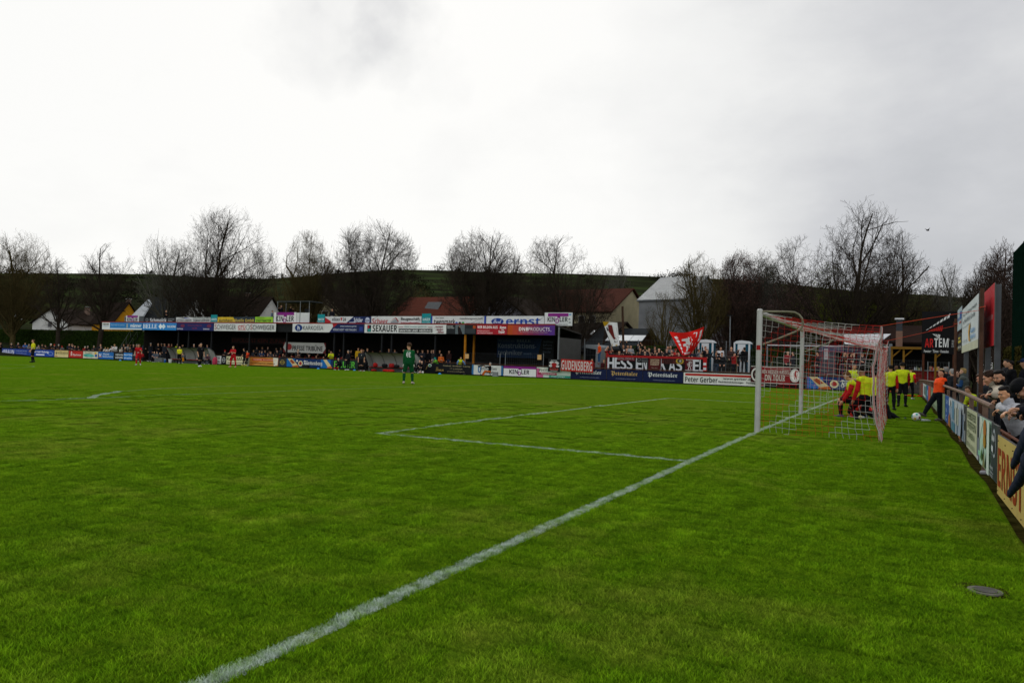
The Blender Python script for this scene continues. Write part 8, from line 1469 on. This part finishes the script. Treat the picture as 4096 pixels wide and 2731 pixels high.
P = onX(3962, 1903, 3.72); P[2] = G(3.5, P[1]) + .045; V, Q, T = grow([('c', (np.array([-.10, 0, .0]), np.array([.12, .0, .01]), .026, .036, None), 0, .02), ('c', (np.array([.02, 0, .02]), np.array([.13, 0, .04]), .03, .04, None), 0, .02)], .008); tag(link_mesh('shoe', V, Q, [signmat('#8d8d90', .6)], loc=P, smooth=True), 'pale trainer poking out under the dark slate board', 'shoe')
# farther along the fence
b2 = 'spectators by the far half of the goal-line fence'
railp(3763, 1485, 4.02, -100, POSES['pockets'], 'fair-haired person in black behind the leaning boy, touching the rail', J1('#15161a'), 'long', '#a08c68', SKIN[0], near=False, h=.016, group=b2)
railp(3781, 1480, 4.10, -120, POSES['pockets'], 'grey-haired man in a black jacket just right of the leaning boy', J1('#15161a'), 'short', '#7c7a78', SKIN[0], near=False, h=.016, group=b2)
railp(3807, 1488, 4.12, -120, POSES['pockets'], 'white-haired man in a dark leather jacket behind the far rusty post', J1('#23262a'), 'short', '#8f8d8a', SKIN[1], near=False, h=.016, group=b2, fat=1.1)
def shades(root, J):
    mb = MB(); h = J['head']; M = J['hR']
    for s in (-1, 1): mb.ball(h + M @ np.array([s * .03, .092, .012]), .022, darkst, 10, 6)
    mb.build('sunglasses', root)
railp(3829, 1494, 4.35, -20, POSES['crossed'], 'woman with sunglasses between the white-haired man and the grey coat', J1('#1b1c20'), 'long', '#3a2a20', SKIN[1], near=False, h=.016, group=b2, extra=shades)
railp(3851, 1487, 4.30, -100, POSES['crossed'], 'blond woman in a long grey hooded coat with blue sleeves', [('sweater', '#1f3f66', ['torso', 'uarm', 'farm'], .016), ('coat', '#4a504c', ['torso', 'pelvis', 'hthigh'], .036), ('hood', '#4a504c', ['neck'], .045), ('trousers', '#16181c', ['pelvis', 'thigh', 'shin'], .014), ('shoes', '#222', ['foot'], .01)], 'short', '#8c7548', SKIN[1], near=False, h=.014, group=b2, fat=1.12)
railp(4040, 1458, 6.0, -70, POSES['pockets'], 'young man in a black hoodie standing by the ivy wall, front one of two', J1('#101114'), 'fade', BKH, SKIN[0], near=False, h=.016)
railp(4025, 1452, 6.4, -60, POSES['pockets'], 'young man in black half hidden behind the other one by the ivy wall', J1('#15161a'), 'short', BKH, SKIN[0], near=False, h=.016)
railp(4098, 1452, 5.6, -80, POSES['pockets'], 'man in a blue cap and dark coat at the right picture edge', J1('#14171f'), 'cap', '#1c2c4c', SKIN[0], near=False, h=.016)
for u, v, x, c, lb in ((3893, 1575, 4.6, '#b03a20', 'child in an orange-red top crouching behind the rail'), (3912, 1585, 4.6, '#b5c41e', 'child in a neon yellow vest crouching behind the rail')):
    H3 = onX(u, v, x); g = G(3.6, H3[1]); person((x, H3[1], g), facing(H3, -60), dict(pel=.38, lean=30, legL=((-.15, 1, -.1), (0, -.35, -1)), legR=((.15, 1, -.1), (0, -.35, -1)), armL=((-.1, .3, -1), (.3, .6, -.5)), armR=((.1, .3, -1), (-.3, .6, -.5))), lb, tracks(c, '#3a3f48', '#8a8a8a'), 'short', BR, scale=.85, h=.016)
bpy.context.view_layer.update()
print('people', NPEOPLE, 'objects', len(bpy.data.objects))

# a bird over the trees
P = CP + ray(3711, 921) / np.linalg.norm(ray(3711, 921)) * 62; mb = MB(); mb.ball((0, 0, 0), .07, darkst, 8, 6, (1.8, .8, .8)); mb.add([(-.05, 0, .02), (.08, 0, .02), (.0, .24, .14), (-.04, .30, .12)], [(0, 1, 2, 3), (3, 2, 1, 0)], darkst); mb.add([(-.05, 0, .02), (.08, 0, .02), (.0, -.24, .14), (-.04, -.30, .12)], [(0, 1, 2, 3), (3, 2, 1, 0)], darkst)
tag(mb.build('bird', None, False, P, .6), 'small dark bird flying in the sky right of the tallest tree', 'bird')
